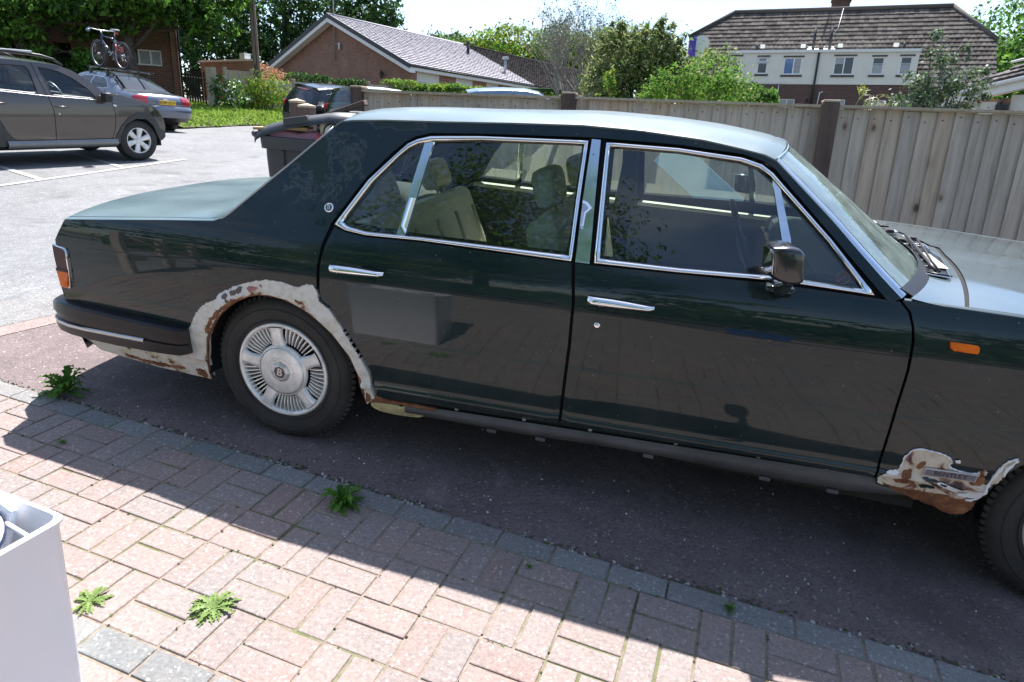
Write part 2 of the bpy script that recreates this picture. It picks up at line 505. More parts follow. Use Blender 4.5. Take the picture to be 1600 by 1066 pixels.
    M['leaf_rust'] = leaf('leaf_copper', [(0.30, 0.12, 0.065), (0.46, 0.22, 0.13), (0.58, 0.33, 0.21)], 0.3)
    M['weed'] = leaf('weed_leaf', [(0.060, 0.16, 0.016), (0.095, 0.225, 0.026), (0.15, 0.30, 0.045)], 0.3)
    M['weed_pale'] = leaf('weed_leaf_pale', [(0.16, 0.25, 0.06), (0.23, 0.33, 0.10), (0.30, 0.40, 0.16)], 0.3)
    M['grass'] = leaf('grass_blade', [(0.15, 0.27, 0.03), (0.24, 0.38, 0.05), (0.34, 0.46, 0.10)], 0.4)
    M['bark'] = plain('bark', (0.085, 0.066, 0.05), 0.9, var=0.4, scale=9, bmp=0.6)
    M['bark_pale'] = plain('bark_pale', (0.24, 0.22, 0.185), 0.9, var=0.35, scale=9, bmp=0.5)
    M['moss'] = plain('moss', (0.07, 0.095, 0.02), 0.95, var=0.4, scale=30)
    M['soil'] = plain('soil', (0.07, 0.06, 0.045), 0.95, var=0.4, scale=3, bmp=0.5)
    # --- building materials
    M['brick_house'] = brick_mat('brick_old', (0.225, 0.088, 0.050), (0.155, 0.062, 0.040), (0.30, 0.25, 0.21))
    M['brick_bung'] = brick_mat('brick_bungalow', (0.37, 0.195, 0.125), (0.26, 0.135, 0.092), (0.34, 0.28, 0.23))
    M['brick_dark'] = brick_mat('brick_dark', (0.150, 0.070, 0.050), (0.105, 0.055, 0.044), (0.20, 0.17, 0.15))
    M['render'] = plain('cream_render', (0.73, 0.70, 0.60), 0.85, var=0.05, scale=1.5, bmp=0.15)
    M['panel_white'] = plain('white_panel', (0.66, 0.66, 0.61), 0.6, var=0.06, scale=3)
    M['upvc'] = plain('white_upvc', (0.80, 0.80, 0.79), 0.35, var=0.03)
    M['fascia'] = plain('white_fascia', (0.74, 0.74, 0.70), 0.45, var=0.06)
    M['slate_grey'] = plain('grey_bargeboard', (0.030, 0.034, 0.040), 0.5, var=0.15)
    def tile(name, lo, hi, moss):
        m, nt, b = nodes(name)
        v = coords(nt)
        gi = N(nt, 'NewGeometry')
        c = ramp(nt, gi.outputs['Random Per Island'], [(0.0, lo), (1.0, hi)])
        f = noise(nt, v, 1.1, 8, 0.68)
        g = noise(nt, v, 8, 6, 0.7)
        c = mix(nt, 0.6, c, ramp(nt, g, [(0.25, 0.45), (0.7, 1.0)]), 'MULTIPLY')
        c = mix(nt, ramp(nt, f, [(0.45, 0.0), (0.7, 0.75)]), c, moss)
        nt.links.new(c, b.inputs['Base Color'])
        b.inputs['Roughness'].default_value = 0.9 if name != 'grey_tile' else 0.6
        b.inputs['Specular IOR Level'].default_value = 0.10 if name != 'grey_tile' else 0.5
        bump(nt, b, g, 0.4, 0.01)
        return m
    M['tile_grey'] = tile('grey_tile', (0.36, 0.335, 0.36), (0.44, 0.41, 0.44), (0.42, 0.40, 0.42))
    M['tile_brown'] = tile('brown_tile', (0.058, 0.050, 0.044), (0.165, 0.147, 0.130), (0.105, 0.094, 0.082))
    M['tile_dark'] = tile('dark_tile', (0.018, 0.015, 0.015), (0.070, 0.060, 0.058), (0.045, 0.041, 0.039))
    M['tile_right'] = tile('near_tile', (0.055, 0.050, 0.050), (0.145, 0.13, 0.125), (0.10, 0.09, 0.085))
    M['window_dark'] = plain('window_dark', (0.018, 0.022, 0.028), 0.06, var=0.3, scale=2, coat=0.3)
    M['curtain'] = plain('curtain_grey', (0.30, 0.31, 0.31), 0.4, var=0.15, scale=5, coat=0.6)
    M['blue_pane'] = plain('blue_pane', (0.07, 0.14, 0.32), 0.06, var=0.2, scale=2, coat=1.0)
    # --- general
    M['black'] = plain('black_plastic', (0.014, 0.014, 0.015), 0.42, var=0.2)
    M['bumper'] = plain('bumper_rubber', (0.009, 0.009, 0.011), 0.33, var=0.25, scale=10, spec=0.3)
    M['dark'] = plain('dark_void', (0.006, 0.006, 0.007), 0.9)
    M['under'] = plain('underbody', (0.016, 0.015, 0.014), 0.95, var=0.4)
    M['sill'] = plain('sill_coating', (0.062, 0.064, 0.068), 0.55, var=0.3, scale=7, bmp=0.2)
    M['mustard'] = plain('filler_yellow', (0.42, 0.38, 0.20), 0.8, var=0.35, scale=22, bmp=0.5)
    M['silver'] = plain('silver_paint', (0.55, 0.55, 0.55), 0.3, metal=0.6, var=0.06)
    M['steel'] = plain('galvanised', (0.38, 0.39, 0.40), 0.4, metal=0.7, var=0.15)
    M['cream_leather'] = plain('cream_leather', (0.72, 0.69, 0.56), 0.5, var=0.10, scale=5, bmp=0.1)
    M['green_leather'] = plain('dark_trim', (0.030, 0.038, 0.034), 0.55, var=0.15)
    M['headliner'] = plain('headliner', (0.34, 0.33, 0.28), 0.9, var=0.06)
    M['walnut'] = plain('walnut', (0.10, 0.05, 0.022), 0.25, var=0.4, scale=10, coat=0.8)
    M['red_lens'] = plain('red_lens', (0.045, 0.004, 0.008), 0.25, var=0.1, coat=0.25, spec=0.3)
    M['lamp_red'] = plain('bright_red_lens', (0.38, 0.02, 0.03), 0.15, var=0.15, coat=1.0)
    M['amber_lens'] = plain('amber_lens', (0.66, 0.135, 0.008), 0.3, var=0.15, scale=30, coat=0.2, spec=0.3)
    M['plate_yellow'] = plain('plate_yellow', (0.72, 0.46, 0.02), 0.4, var=0.04)
    M['taupe'] = plain('taupe_metallic', (0.086, 0.070, 0.059), 0.28, metal=0.4, var=0.04, coat=1.0)
    M['blue_grey'] = plain('blue_grey_metallic', (0.120, 0.138, 0.178), 0.3, metal=0.5, var=0.05, coat=1.0)
    M['black_paint'] = plain('black_paint', (0.008, 0.010, 0.012), 0.25, var=0.1, coat=0.6)
    M['green_paint'] = plain('dark_green_paint', (0.008, 0.030, 0.022), 0.2, var=0.1, coat=1.0)
    M['sky_paint'] = plain('pale_blue_paint', (0.13, 0.20, 0.28), 0.2, metal=0.3, var=0.05, coat=1.0)
    M['cladding'] = plain('grey_cladding', (0.040, 0.041, 0.042), 0.6, var=0.12)
    M['cladding_pale'] = plain('pale_sill', (0.21, 0.215, 0.22), 0.4, metal=0.4, var=0.08)
    M['bin'] = plain('bin_plastic', (0.060, 0.064, 0.069), 0.5, var=0.12, bmp=0.1)
    M['white_plastic'] = plain('white_plastic', (0.78, 0.79, 0.83), 0.35, var=0.04, scale=3, coat=0.2)
    M['pink'] = plain('pink_towel', (0.60, 0.30, 0.40), 0.95, var=0.12, scale=14, bmp=0.5)
    M['cardboard'] = plain('cardboard', (0.42, 0.27, 0.12), 0.85, var=0.12)
    M['ivory'] = plain('ivory', (0.66, 0.60, 0.45), 0.6, var=0.08)
    M['red'] = plain('red_plastic', (0.42, 0.03, 0.04), 0.35, var=0.1)
    M['blue'] = plain('blue_plastic', (0.03, 0.10, 0.34), 0.4, var=0.1)
    M['navy'] = plain('navy_enamel', (0.018, 0.028, 0.075), 0.25, var=0.2, coat=0.6)
    M['steel_blue'] = plain('steel_blue', (0.16, 0.24, 0.32), 0.3, metal=0.4, var=0.2)
    M['violet'] = plain('violet_cloth', (0.16, 0.09, 0.52), 0.9, var=0.06)
    M['white_cloth'] = plain('white_cloth', (0.75, 0.75, 0.70), 0.9, var=0.04)
    M['yellow_cloth'] = plain('yellow_cloth', (0.75, 0.55, 0.12), 0.9, var=0.05)
    M['pale_blue_board'] = plain('pale_blue_board', (0.50, 0.64, 0.70), 0.4, var=0.05)
    M['paint_line'] = plain('road_paint', (0.36, 0.36, 0.35), 0.7, var=0.2, scale=20)
    M['kerb'] = plain('kerb_concrete', (0.36, 0.35, 0.33), 0.9, var=0.15, scale=8, bmp=0.3)
build_materials()

# ------------------------------------------------------------------ object helpers
def tag(o, label=None, cat=None, group=None, kind=None):
    if label: o['label'] = label
    if cat: o['category'] = cat
    if group: o['group'] = group
    if kind: o['kind'] = kind
    return o

def link(name, me, parent=None, mats=None):
    o = bpy.data.objects.new(name, me)
    COL.objects.link(o)
    if parent is not None:
        o.parent = parent
    if mats is not None:
        for m in (mats if isinstance(mats, (list, tuple)) else [mats]):
            me.materials.append(M[m] if isinstance(m, str) else m)
    return o

def empty(name, loc=(0, 0, 0), rot=None, mat=None):
    o = bpy.data.objects.new(name, None)
    o.empty_display_size = 0.1
    COL.objects.link(o)
    if mat is not None:
        o.matrix_world = mat
    else:
        o.location = loc
        if rot is not None:
            o.rotation_euler = rot
    return o

def copy_tree(o, parent=None):
    c = o.copy()
    COL.objects.link(c)
    if parent is not None:
        c.parent = parent
    for ch in o.children:
        copy_tree(ch, c)
    return c

class MB:
    """collects simple solids, then links them as one mesh"""
    def __init__(s):
        s.v, s.f, s.m, s.sm = [], [], [], []
    def add(s, v, f, mi=0, smooth=False):
        b = len(s.v)
        s.v += [tuple(p) for p in v]
        s.f += [tuple(i + b for i in q) for q in f]
        s.m += [mi] * len(f)
        s.sm += [smooth] * len(f)
    def box(s, a, b, mi=0, bev=0.0, mat=None):
        x0, y0, z0 = a; x1, y1, z1 = b
        if bev <= 0:
            v = [(x0, y0, z0), (x1, y0, z0), (x1, y1, z0), (x0, y1, z0), (x0, y0, z1), (x1, y0, z1), (x1, y1, z1), (x0, y1, z1)]
            f = [(3, 2, 1, 0), (4, 5, 6, 7), (0, 1, 5, 4), (1, 2, 6, 5), (2, 3, 7, 6), (3, 0, 4, 7)]
        else:
            bm = bmesh.new()
            bmesh.ops.create_cube(bm, size=1)
            for q in bm.verts:
                q.co = ((x0 + x1) / 2 + q.co.x * (x1 - x0), (y0 + y1) / 2 + q.co.y * (y1 - y0), (z0 + z1) / 2 + q.co.z * (z1 - z0))
            bmesh.ops.bevel(bm, geom=list(bm.edges), offset=bev, segments=2, profile=0.5, affect='EDGES', clamp_overlap=True)
            bm.verts.index_update()
            v = [tuple(q.co) for q in bm.verts]
            f = [tuple(q.index for q in fc.verts) for fc in bm.faces]
            bm.free()
        if mat is not None:
            v = [tuple(mat @ Vector(q)) for q in v]
        s.add(v, f, mi)
    def tube(s, pts, r, n=8, mi=0, cap=True, smooth=True):
        pts = [Vector(p) for p in pts]
        rs = r if isinstance(r, (list, tuple)) else [r] * len(pts)
        v, f = [], []
        up = None
        for i, p in enumerate(pts):
            t = (pts[min(i + 1, len(pts) - 1)] - pts[max(i - 1, 0)]).normalized()
            if up is None:
                up = Vector((0, 0, 1)) if abs(t.z) < 0.9 else Vector((1, 0, 0))
            x = t.cross(up).normalized()
            y = x.cross(t).normalized()
            up = y
            for k in range(n):
                a = 2 * PI * k / n
                v.append(p + (x * math.cos(a) + y * math.sin(a)) * rs[i])
        for i in range(len(pts) - 1):
            for k in range(n):
                k2 = (k + 1) % n
                f.append((i * n + k, i * n + k2, (i + 1) * n + k2, (i + 1) * n + k))
        if cap:
            f.append(tuple(range(n))[::-1])
            f.append(tuple((len(pts) - 1) * n + k for k in range(n)))
        s.add(v, f, mi, smooth)
    def lathe(s, prof, n=32, mi=0, axis='Y', org=(0, 0, 0), smooth=True, a0=0, a1=2 * PI, closed=True):
        """prof: (radius, offset along axis)"""
        v, f = [], []
        m = n if closed else n + 1
        for k in range(m):
            a = a0 + (a1 - a0) * k / n
            for r, h in prof:
                c, q = r * math.cos(a), r * math.sin(a)
                p = {'Y': (c, h, q), 'Z': (c, q, h), 'X': (h, c, q)}[axis]
                v.append((p[0] + org[0], p[1] + org[1], p[2] + org[2]))
        L = len(prof)
        for k in range(n):
            k2 = (k + 1) % m
            for j in range(L - 1):
                f.append((k * L + j, k * L + j + 1, k2 * L + j + 1, k2 * L + j))
        s.add(v, f, mi, smooth)
    def prism(s, poly, d0, d1, plane='XZ', mi=0):
        """polygon extruded along the third axis"""
        n = len(poly)
        def P(a, b, d):
            return {'XZ': (a, d, b), 'XY': (a, b, d), 'YZ': (d, a, b)}[plane]
        v = [P(a, b, d0) for a, b in poly] + [P(a, b, d1) for a, b in poly]
        f = [tuple(range(n)), tuple(range(2 * n - 1, n - 1, -1))]
        f += [(i, i + n, (i + 1) % n + n, (i + 1) % n) for i in range(n)]
        s.add(v, f, mi)
    def grid(s, rows, mi=0, smooth=True, wrap=False):
        nr, nc = len(rows), len(rows[0])
        v = [p for r in rows for p in r]
        f = []
        for i in range(nr - 1):
            for j in range(nc if wrap else nc - 1):
                j2 = (j + 1) % nc
                f.append((i * nc + j, i * nc + j2, (i + 1) * nc + j2, (i + 1) * nc + j))
        s.add(v, f, mi, smooth)
    def build(s, name, mats, parent=None, loc=None, recalc=True, auto=None):
        me = bpy.data.meshes.new(name)
        me.from_pydata(s.v, [], s.f)
        if recalc:
            bm = bmesh.new()
            bm.from_mesh(me)
            mi = s.m
            bmesh.ops.recalc_face_normals(bm, faces=list(bm.faces))
            bm.to_mesh(me)
            bm.free()
        me.polygons.foreach_set('material_index', s.m)
        me.polygons.foreach_set('use_smooth', s.sm)
        if auto:
            me.set_sharp_from_angle(angle=R(auto))
        o = link(name, me, parent, mats)
        if loc is not None:
            o.location = loc
        return o

def densify(poly, step, closed=True):
    out = []
    n = len(poly)
    for i in range(n if closed else n - 1):
        a, b = poly[i], poly[(i + 1) % n]
        d = math.dist(a, b)
        k = max(1, int(math.ceil(d / step)))
        for j in range(k):
            t = j / k
            out.append(tuple(a[q] + (b[q] - a[q]) * t for q in range(len(a))))
    if not closed:
        out.append(tuple(poly[-1]))
    return out

def smooth_poly(poly, it=1, closed=True, keep=0.0):
    """corner cutting for hand-traced curves"""
    for _ in range(it):
        out = []
        n = len(poly)
        for i in range(n if closed else n - 1):
            a, b = poly[i], poly[(i + 1) % n]
            out.append((a[0] * .75 + b[0] * .25, a[1] * .75 + b[1] * .25))
            out.append((a[0] * .25 + b[0] * .75, a[1] * .25 + b[1] * .75))
        if not closed:
            out = [poly[0]] + out + [poly[-1]]
        poly = out
    return poly

def ragged(poly, amp=0.004, step=0.008, seed=1, closed=True):
    """an uneven, flaked outline"""
    rnd = random.Random(seed)
    P = densify(poly, step, closed)
    n = len(P)
    ph = [rnd.uniform(0, 6.28) for _ in range(8)]
    out = []
    for i, (x, z) in enumerate(P):
        a, b = (P[i - 1], P[(i + 1) % n]) if closed else (P[max(i - 1, 0)], P[min(i + 1, n - 1)])
        tx, tz = b[0] - a[0], b[1] - a[1]
        l = math.hypot(tx, tz) or 1
        s = i * step
        d = sum(math.sin(s * f + p) * w for f, p, w in zip((31, 67, 113, 190, 310, 420), ph, (.5, .5, .4, .35, .3, .25)))
        d = amp * (d * .7 + rnd.uniform(-.6, .6))
        out.append((x - tz / l * d, z + tx / l * d))
    return out

def inside(p, poly):
    x, y = p
    c = False
    n = len(poly)
    j = n - 1
    for i in range(n):
        xi, yi = poly[i]; xj, yj = poly[j]
        if (yi > y) != (yj > y) and x < (xj - xi) * (y - yi) / (yj - yi) + xi:
            c = not c
        j = i
    return c

def near_edge(p, poly, d):
    px, py = p
    n = len(poly)
    for i in range(n):
        ax, ay = poly[i]; bx, by = poly[(i + 1) % n]
        dx, dy = bx - ax, by - ay
        l2 = dx * dx + dy * dy
        t = 0 if l2 == 0 else max(0, min(1, ((px - ax) * dx + (py - ay) * dy) / l2))
        if (px - ax - t * dx) ** 2 + (py - ay - t * dy) ** 2 < d * d:
            return True
    return False

def spline(xs, ys):
    xs, ys = np.array(xs, float), np.array(ys, float)
    h = np.diff(xs); d = np.diff(ys) / h
    m = np.zeros(len(xs)); m[0] = d[0]; m[-1] = d[-1]
    for i in range(1, len(xs) - 1):
        m[i] = 0 if d[i - 1] * d[i] <= 0 else 2 * d[i - 1] * d[i] / (d[i - 1] + d[i])
    def g(x):
        x = min(max(x, xs[0]), xs[-1])
        i = int(min(max(np.searchsorted(xs, x) - 1, 0), len(h) - 1))
        t = (x - xs[i]) / h[i]
        return float((1 + 2 * t) * (1 - t) ** 2 * ys[i] + t * (1 - t) ** 2 * h[i] * m[i] + t * t * (3 - 2 * t) * ys[i + 1] + t * t * (t - 1) * h[i] * m[i + 1])
    return g

class Flank:
    """a car's side: half-width as a function of (x, z); panels are cut out of it"""
    def __init__(s, w, rows=(), skew=0.0, x0=0.0):
        s.w, s.rows, s.skew, s.x0 = w, rows, skew, x0
    def p(s, x, z, side, off=0.0):
        return (x, side * (s.w(x, z) + off), z)
    def nrm(s, x, z, side):
        e = 0.004
        wx = (s.w(x + e, z) - s.w(x - e, z)) / (2 * e)
        wz = (s.w(x, z + e) - s.w(x, z - e)) / (2 * e)
        return Vector((-wx, side, -wz)).normalized()
    def panel(s, name, poly, mat, parent, side=-1, off=0.0, th=0.014, step=0.045, holes=(), dens=0.035, edge=None):
        loops = [densify(poly, dens)] + [densify(h, dens) for h in holes]
        pts, edges = [], []
        for L in loops:
            b = len(pts)
            pts += L
            edges += [(b + i, b + (i + 1) % len(L)) for i in range(len(L))]
        nb = len(pts)
        xs = [q[0] for q in poly]; zs = [q[1] for q in poly]
        def ok(q):
            return inside(q, loops[0]) and not any(inside(q, L) for L in loops[1:]) and not any(near_edge(q, L, step * 0.32) for L in loops)
        x = math.floor(min(xs) / step) * step
        while x < max(xs):
            zr = [r + s.skew * (x - s.x0) for r in s.rows]
            z = min(zs) + step / 2
            cand = []
            while z < max(zs):
                if not any(abs(z - r) < step * 0.45 for r in zr):
                    cand.append(z)
                z += step
            cand += zr
            for zz in cand:
                if ok((x, zz)):
                    pts.append((x, zz))
            x += step
        res = geometry.delaunay_2d_cdt([Vector(q) for q in pts], edges, [], 0, 1e-5)
        vv, ff = res[0], res[2]
        tri = []
        for t in ff:
            c = (sum(vv[i][0] for i in t) / 3, sum(vv[i][1] for i in t) / 3)
            if inside(c, loops[0]) and not any(inside(c, L) for L in loops[1:]):
                tri.append(tuple(t))
        verts = [s.p(q[0], q[1], side, off) for q in vv]
        nor = [s.nrm(q[0], q[1], side) for q in vv]
        faces = []
        for t in tri:
            a, b, c = (Vector(verts[i]) for i in t)
            if (b - a).cross(c - a).dot(nor[t[0]]) < 0:
                t = t[::-1]
            faces.append(t)
        nface = len(faces)
        if th > 0:
            ec = {}
            for t in faces:
                for i in range(3):
                    k = (t[i], t[(i + 1) % 3])
                    ec[k] = ec.get(k, 0) + 1
            inner = {}
            def inn(i):
                if i not in inner:
                    inner[i] = len(verts)
                    verts.append(tuple(Vector(verts[i]) - nor[i] * th))
                return inner[i]
            for (a, b) in list(ec):
                if (b, a) not in ec:
                    faces.append((b, a, inn(a), inn(b)))
        me = bpy.data.meshes.new(name)
        me.from_pydata(verts, [], faces)
        me.polygons.foreach_set('use_smooth', [True] * len(faces))
        cn = []
        for i, f in enumerate(faces):
            if i < nface:
                cn += [tuple(nor[q]) for q in f]
            else:
                a, b, c = (Vector(verts[q]) for q in f[:3])
                n_ = (b - a).cross(c - a)
                n_ = n_.normalized() if n_.length > 1e-9 else Vector((0, 0, 1))
                cn += [tuple(n_)] * len(f)
        me.normals_split_custom_set(cn)
        if edge:
            at = me.attributes.new('edge', 'FLOAT', 'POINT')
            vals = []
            for q in verts:
                d = 9
                for i in range(len(edge) - 1):
                    ax, az = edge[i]; bx, bz = edge[i + 1]
                    ux, uz = bx - ax, bz - az
                    l2 = ux * ux + uz * uz or 1e-9
                    t = max(0, min(1, ((q[0] - ax) * ux + (q[2] - az) * uz) / l2))
                    d = min(d, math.hypot(q[0] - ax - t * ux, q[2] - az - t * uz))
                vals.append(min(1, d / .014))
            at.data.foreach_set('value', vals)
        return link(name, me, parent, mat)
    def ring(s, name, outer, inner, mat, parent, side=-1, prof=((0, -.004), (.12, .006), (.5, .010), (.88, .006), (1, -.008)), closed=True):
        n = len(outer)
        O_, I_ = [], []
        for i in range(n if closed else n - 1):
            j = (i + 1) % n
            k = max(2, int(max(math.dist(outer[i], outer[j]), math.dist(inner[i], inner[j])) / 0.04))
            for q in range(k):
                t = q / k
                O_.append((outer[i][0] + (outer[j][0] - outer[i][0]) * t, outer[i][1] + (outer[j][1] - outer[i][1]) * t))
                I_.append((inner[i][0] + (inner[j][0] - inner[i][0]) * t, inner[i][1] + (inner[j][1] - inner[i][1]) * t))
        if not closed:
            O_.append(outer[-1]); I_.append(inner[-1])
        rows = []
        for t, h in prof:
            rows.append([s.p(a[0] + (b[0] - a[0]) * t, a[1] + (b[1] - a[1]) * t, side, h) for a, b in zip(O_, I_)])
        mb = MB()
        mb.grid(rows, wrap=closed)
        return mb.build(name, mat, parent)
    def line(s, name, pts, r, mat, parent, side=-1, off=0.0, n=6):
        mb = MB()
        mb.tube([s.p(x, z, side, off) for x, z in densify(pts, 0.06, False)], r, n)
        return mb.build(name, mat, parent)

def text_obj(name, body, size, mat, parent, mtx, extrude=0.001, align='CENTER', bold=0.0):
    cu = bpy.data.curves.new(name, 'FONT')
    cu.body = body
    cu.size = size
    cu.align_x = align
    cu.align_y = 'CENTER'
    cu.extrude = extrude
    cu.offset = bold
    cu.resolution_u = 3
    tmp = bpy.data.objects.new(name, cu)
    COL.objects.link(tmp)
    dg = bpy.context.evaluated_depsgraph_get()
    me = bpy.data.meshes.new_from_object(tmp.evaluated_get(dg))
    bpy.data.objects.remove(tmp)
    me.materials.clear()
    o = bpy.data.objects.new(name, me)
    COL.objects.link(o)
    me.materials.append(M[mat])
    o.parent = parent
    o.matrix_local = mtx
    return o

def frame_mtx(origin, xdir, normal):
    x = Vector(xdir).normalized(); n = Vector(normal).normalized()
    y = n.cross(x).normalized(); x = y.cross(n).normalized()
    o = Vector(origin)
    return Matrix(((x.x, y.x, n.x, o.x), (x.y, y.y, n.y, o.y), (x.z, y.z, n.z, o.z), (0, 0, 0, 1)))

# ------------------------------------------------------------------ leaves and trees
def leaf_mesh(name, pts, size, mats, parent=None, droop=0.3, narrow=0.55, nrm=None, jitter=0.5, weights=None):
    """one bent diamond per point; pts (n,3)"""
    n = len(pts)
    pts = np.asarray(pts, float)
    d = RNG.normal(size=(n, 3))
    if nrm is not None:
        d = d * jitter * 1.4 + nrm
    d /= np.linalg.norm(d, axis=1)[:, None] + 1e-9
    a = RNG.normal(size=(n, 3))
    a[:, 2] -= droop
    a -= (a * d).sum(1)[:, None] * d
    a /= np.linalg.norm(a, axis=1)[:, None] + 1e-9
    b = np.cross(d, a)
    s = size * RNG.uniform(0.6, 1.35, n)[:, None]
    wd = s * narrow
    V = np.empty((n, 4, 3))
    V[:, 0] = pts - a * s * 0.5
    V[:, 1] = pts + b * wd * 0.5 + d * s * 0.10
    V[:, 2] = pts + a * s * 0.5
    V[:, 3] = pts - b * wd * 0.5 + d * s * 0.10
    me = bpy.data.meshes.new(name)
    me.vertices.add(n * 4)
    me.vertices.foreach_set('co', V.reshape(-1))
    me.loops.add(n * 4)
    me.loops.foreach_set('vertex_index', np.arange(n * 4, dtype=np.int32))
    me.polygons.add(n)
    me.polygons.foreach_set('loop_start', np.arange(0, n * 4, 4, dtype=np.int32))
    me.polygons.foreach_set('loop_total', np.full(n, 4, dtype=np.int32))
    mats = mats if isinstance(mats, (list, tuple)) else [mats]
    if len(mats) > 1:
        p = weights or [1 / len(mats)] * len(mats)
        me.polygons.foreach_set('material_index', RNG.choice(len(mats), n, p=p).astype(np.int32))
    me.update(calc_edges=True)
    me.validate()
    return link(name, me, parent, mats)

def lobes_points(lobes, n, clump=0.35, shell=0.55):
    """points near the surface of ellipsoid lobes, gathered into clumps with gaps between"""
    vol = np.array([(r[0] * r[1] * r[2]) ** (2 / 3) for c, r in lobes])
    vol /= vol.sum()
    out, nor = [], []
    for (c, r), f in zip(lobes, vol):
        k = max(8, int(n * f))
        nc = max(5, int(k / 42))
        u = RNG.normal(size=(nc, 3)); u /= np.linalg.norm(u, axis=1)[:, None]
        rad = shell + (1 - shell) * RNG.uniform(0, 1, nc) ** 0.5
        cc = u * rad[:, None]
        idx = RNG.integers(0, nc, k)
        q = cc[idx] + RNG.normal(size=(k, 3)) * clump * RNG.uniform(0.4, 1.0, nc)[idx][:, None] * np.array([1, 1, 0.7])
        out.append(np.array(c) + q * np.array(r))
        g = q / (np.linalg.norm(q, axis=1)[:, None] + 1e-6)
        g[:, 2] += 0.35
        nor.append(g)
    return np.vstack(out), np.vstack(nor)

def tree(name, label, cat, base, height, trunk_r, lobes, nleaf, size, mats, group=None, bark='bark', narrow=0.55, limbs=7, weights=None, clump=0.33, shell=0.5, lean=(0, 0)):
    """lobes are ((x,y,z),(rx,ry,rz)) relative to the base"""
    t = empty(name, base)
    tag(t, label, cat, group)
    mb = MB()
    top = Vector((lean[0], lean[1], height * 0.72))
    mb.tube([(0, 0, -0.2), (lean[0] * .2 + .03, lean[1] * .2, height * .2), (lean[0] * .6 - .04, lean[1] * .6 + .03, height * .45), top], [trunk_r * 1.25, trunk_r, trunk_r * .75, trunk_r * .3], 9)
    for i in range(limbs):
        c, r = lobes[i % len(lobes)]
        z0 = height * random.uniform(0.22, 0.5)
        s = Vector((lean[0] * z0 / height, lean[1] * z0 / height, z0))
        e = Vector(c) + Vector((random.uniform(-.5, .5) * r[0], random.uniform(-.5, .5) * r[1], random.uniform(-.1, .5) * r[2]))
        mid = s.lerp(e, 0.5) + Vector((random.uniform(-.2, .2), random.uniform(-.2, .2), -0.05 * (e - s).length))
        mb.tube([s, mid, e], [trunk_r * .45, trunk_r * .28, trunk_r * .08], 6)
    mb.build('trunk', bark, t)
    P, Nn = lobes_points(lobes, nleaf, clump, shell)
    leaf_mesh('crown', P, size, mats, t, nrm=Nn, narrow=narrow, jitter=0.55, weights=weights)
    return t

def plant(name, label, cat, base, lobes, nleaf, size, mats, group=None, narrow=0.5, stems=6, weights=None, clump=0.34, shell=0.45, bark='bark'):
    t = empty(name, base)
    tag(t, label, cat, group)
    mb = MB()
    for i in range(stems):
        c, r = lobes[i % len(lobes)]
        e = Vector(c) + Vector((random.uniform(-.6, .6) * r[0], random.uniform(-.6, .6) * r[1], random.uniform(0, .7) * r[2]))
        s = Vector((e.x * .15, e.y * .15, -0.1))
        mb.tube([s, s.lerp(e, .5) + Vector((0, 0, .1)), e], [0.025, 0.018, 0.006], 5)
    mb.build('stem', bark, t)
    P, Nn = lobes_points(lobes, nleaf, clump, shell)
    P[:, 2] = np.maximum(P[:, 2], 0.02)
    leaf_mesh('foliage', P, size, mats, t, nrm=Nn, narrow=narrow, weights=weights)
    return t

# ------------------------------------------------------------------ the lie of the land
BUMPS = [(-13.0, 13.4, 2.4, -0.20), (-9.9, 17.8, 3.0, -0.40)]
def D(x, y, z=0.0):
    return SLOPE @ Vector((x, y, z))
def sstep(t):
    t = min(max(t, 0.0), 1.0)
    return t * t * (3 - 2 * t)
def gpos(X, Y, h=0.0):
    p = D(X, Y, 0)
    s = p.z
    if s > 2.7:
        s = 2.7 + 1.2 * (1 - math.exp(-(s - 2.7) / 1.2))
    elif s < -0.9:
        s = -0.9 - 1.0 * (1 - math.exp((s + 0.9) / 1.0))
    off = -0.24 * sstep((-2.45 - X) / 2.6)
    for bx, by, r, dz in BUMPS:
        d2 = (p.x - bx) ** 2 + (p.y - by) ** 2
        off += dz * math.exp(-d2 / (r * r))
    return Vector((p.x, p.y, s + off + h))
def gz(x, y):
    X, Y = x, y
    for _ in range(4):
        p = gpos(X, Y)
        X += x - p.x; Y += y - p.y
    return gpos(X, Y).z

def sheet(name, xs, ys, h, mat, mask=None, kind='structure'):
    mb = MB()
    V, idx = [], {}
    for i, x in enumerate(xs):
        for j, y in enumerate(ys):
            idx[i, j] = len(V)
            V.append(gpos(x, y, h))
    F = []
    for i in range(len(xs) - 1):
        for j in range(len(ys) - 1):
            if mask is None or mask((xs[i] + xs[i + 1]) / 2, (ys[j] + ys[j + 1]) / 2):
                F.append((idx[i, j], idx[i + 1, j], idx[i + 1, j + 1], idx[i, j + 1]))
    mb.add(V, F, 0, True)
    o = mb.build(name, mat, None, recalc=False)
    return tag(o, kind=kind)

def axis(*segs):
    out = []
    for a, b, st in segs:
        n = max(1, int(round((b - a) / st)))
        out += [a + (b - a) * i / n for i in range(n)]
    out.append(segs[-1][1])
    return out

ground = sheet('ground', axis((-700, -100, 100), (-100, -30, 5), (-30, 30, 1.0), (30, 100, 7), (100, 700, 100)), axis((-500, -60, 60), (-60, -10, 5), (-10, 45, 1.0), (45, 110, 6), (110, 900, 110)), -0.09, 'soil')
EDGE_A = R(-4.7243)
EU = Vector((math.cos(EDGE_A), math.sin(EDGE_A), 0))
EV = Vector((-math.sin(EDGE_A), math.cos(EDGE_A), 0))
EO = Vector((0.4934, -1.1187, 0))
def uv(u, v, z=0.0):
    return EO + EU * u + EV * v + Vector((0, 0, z))

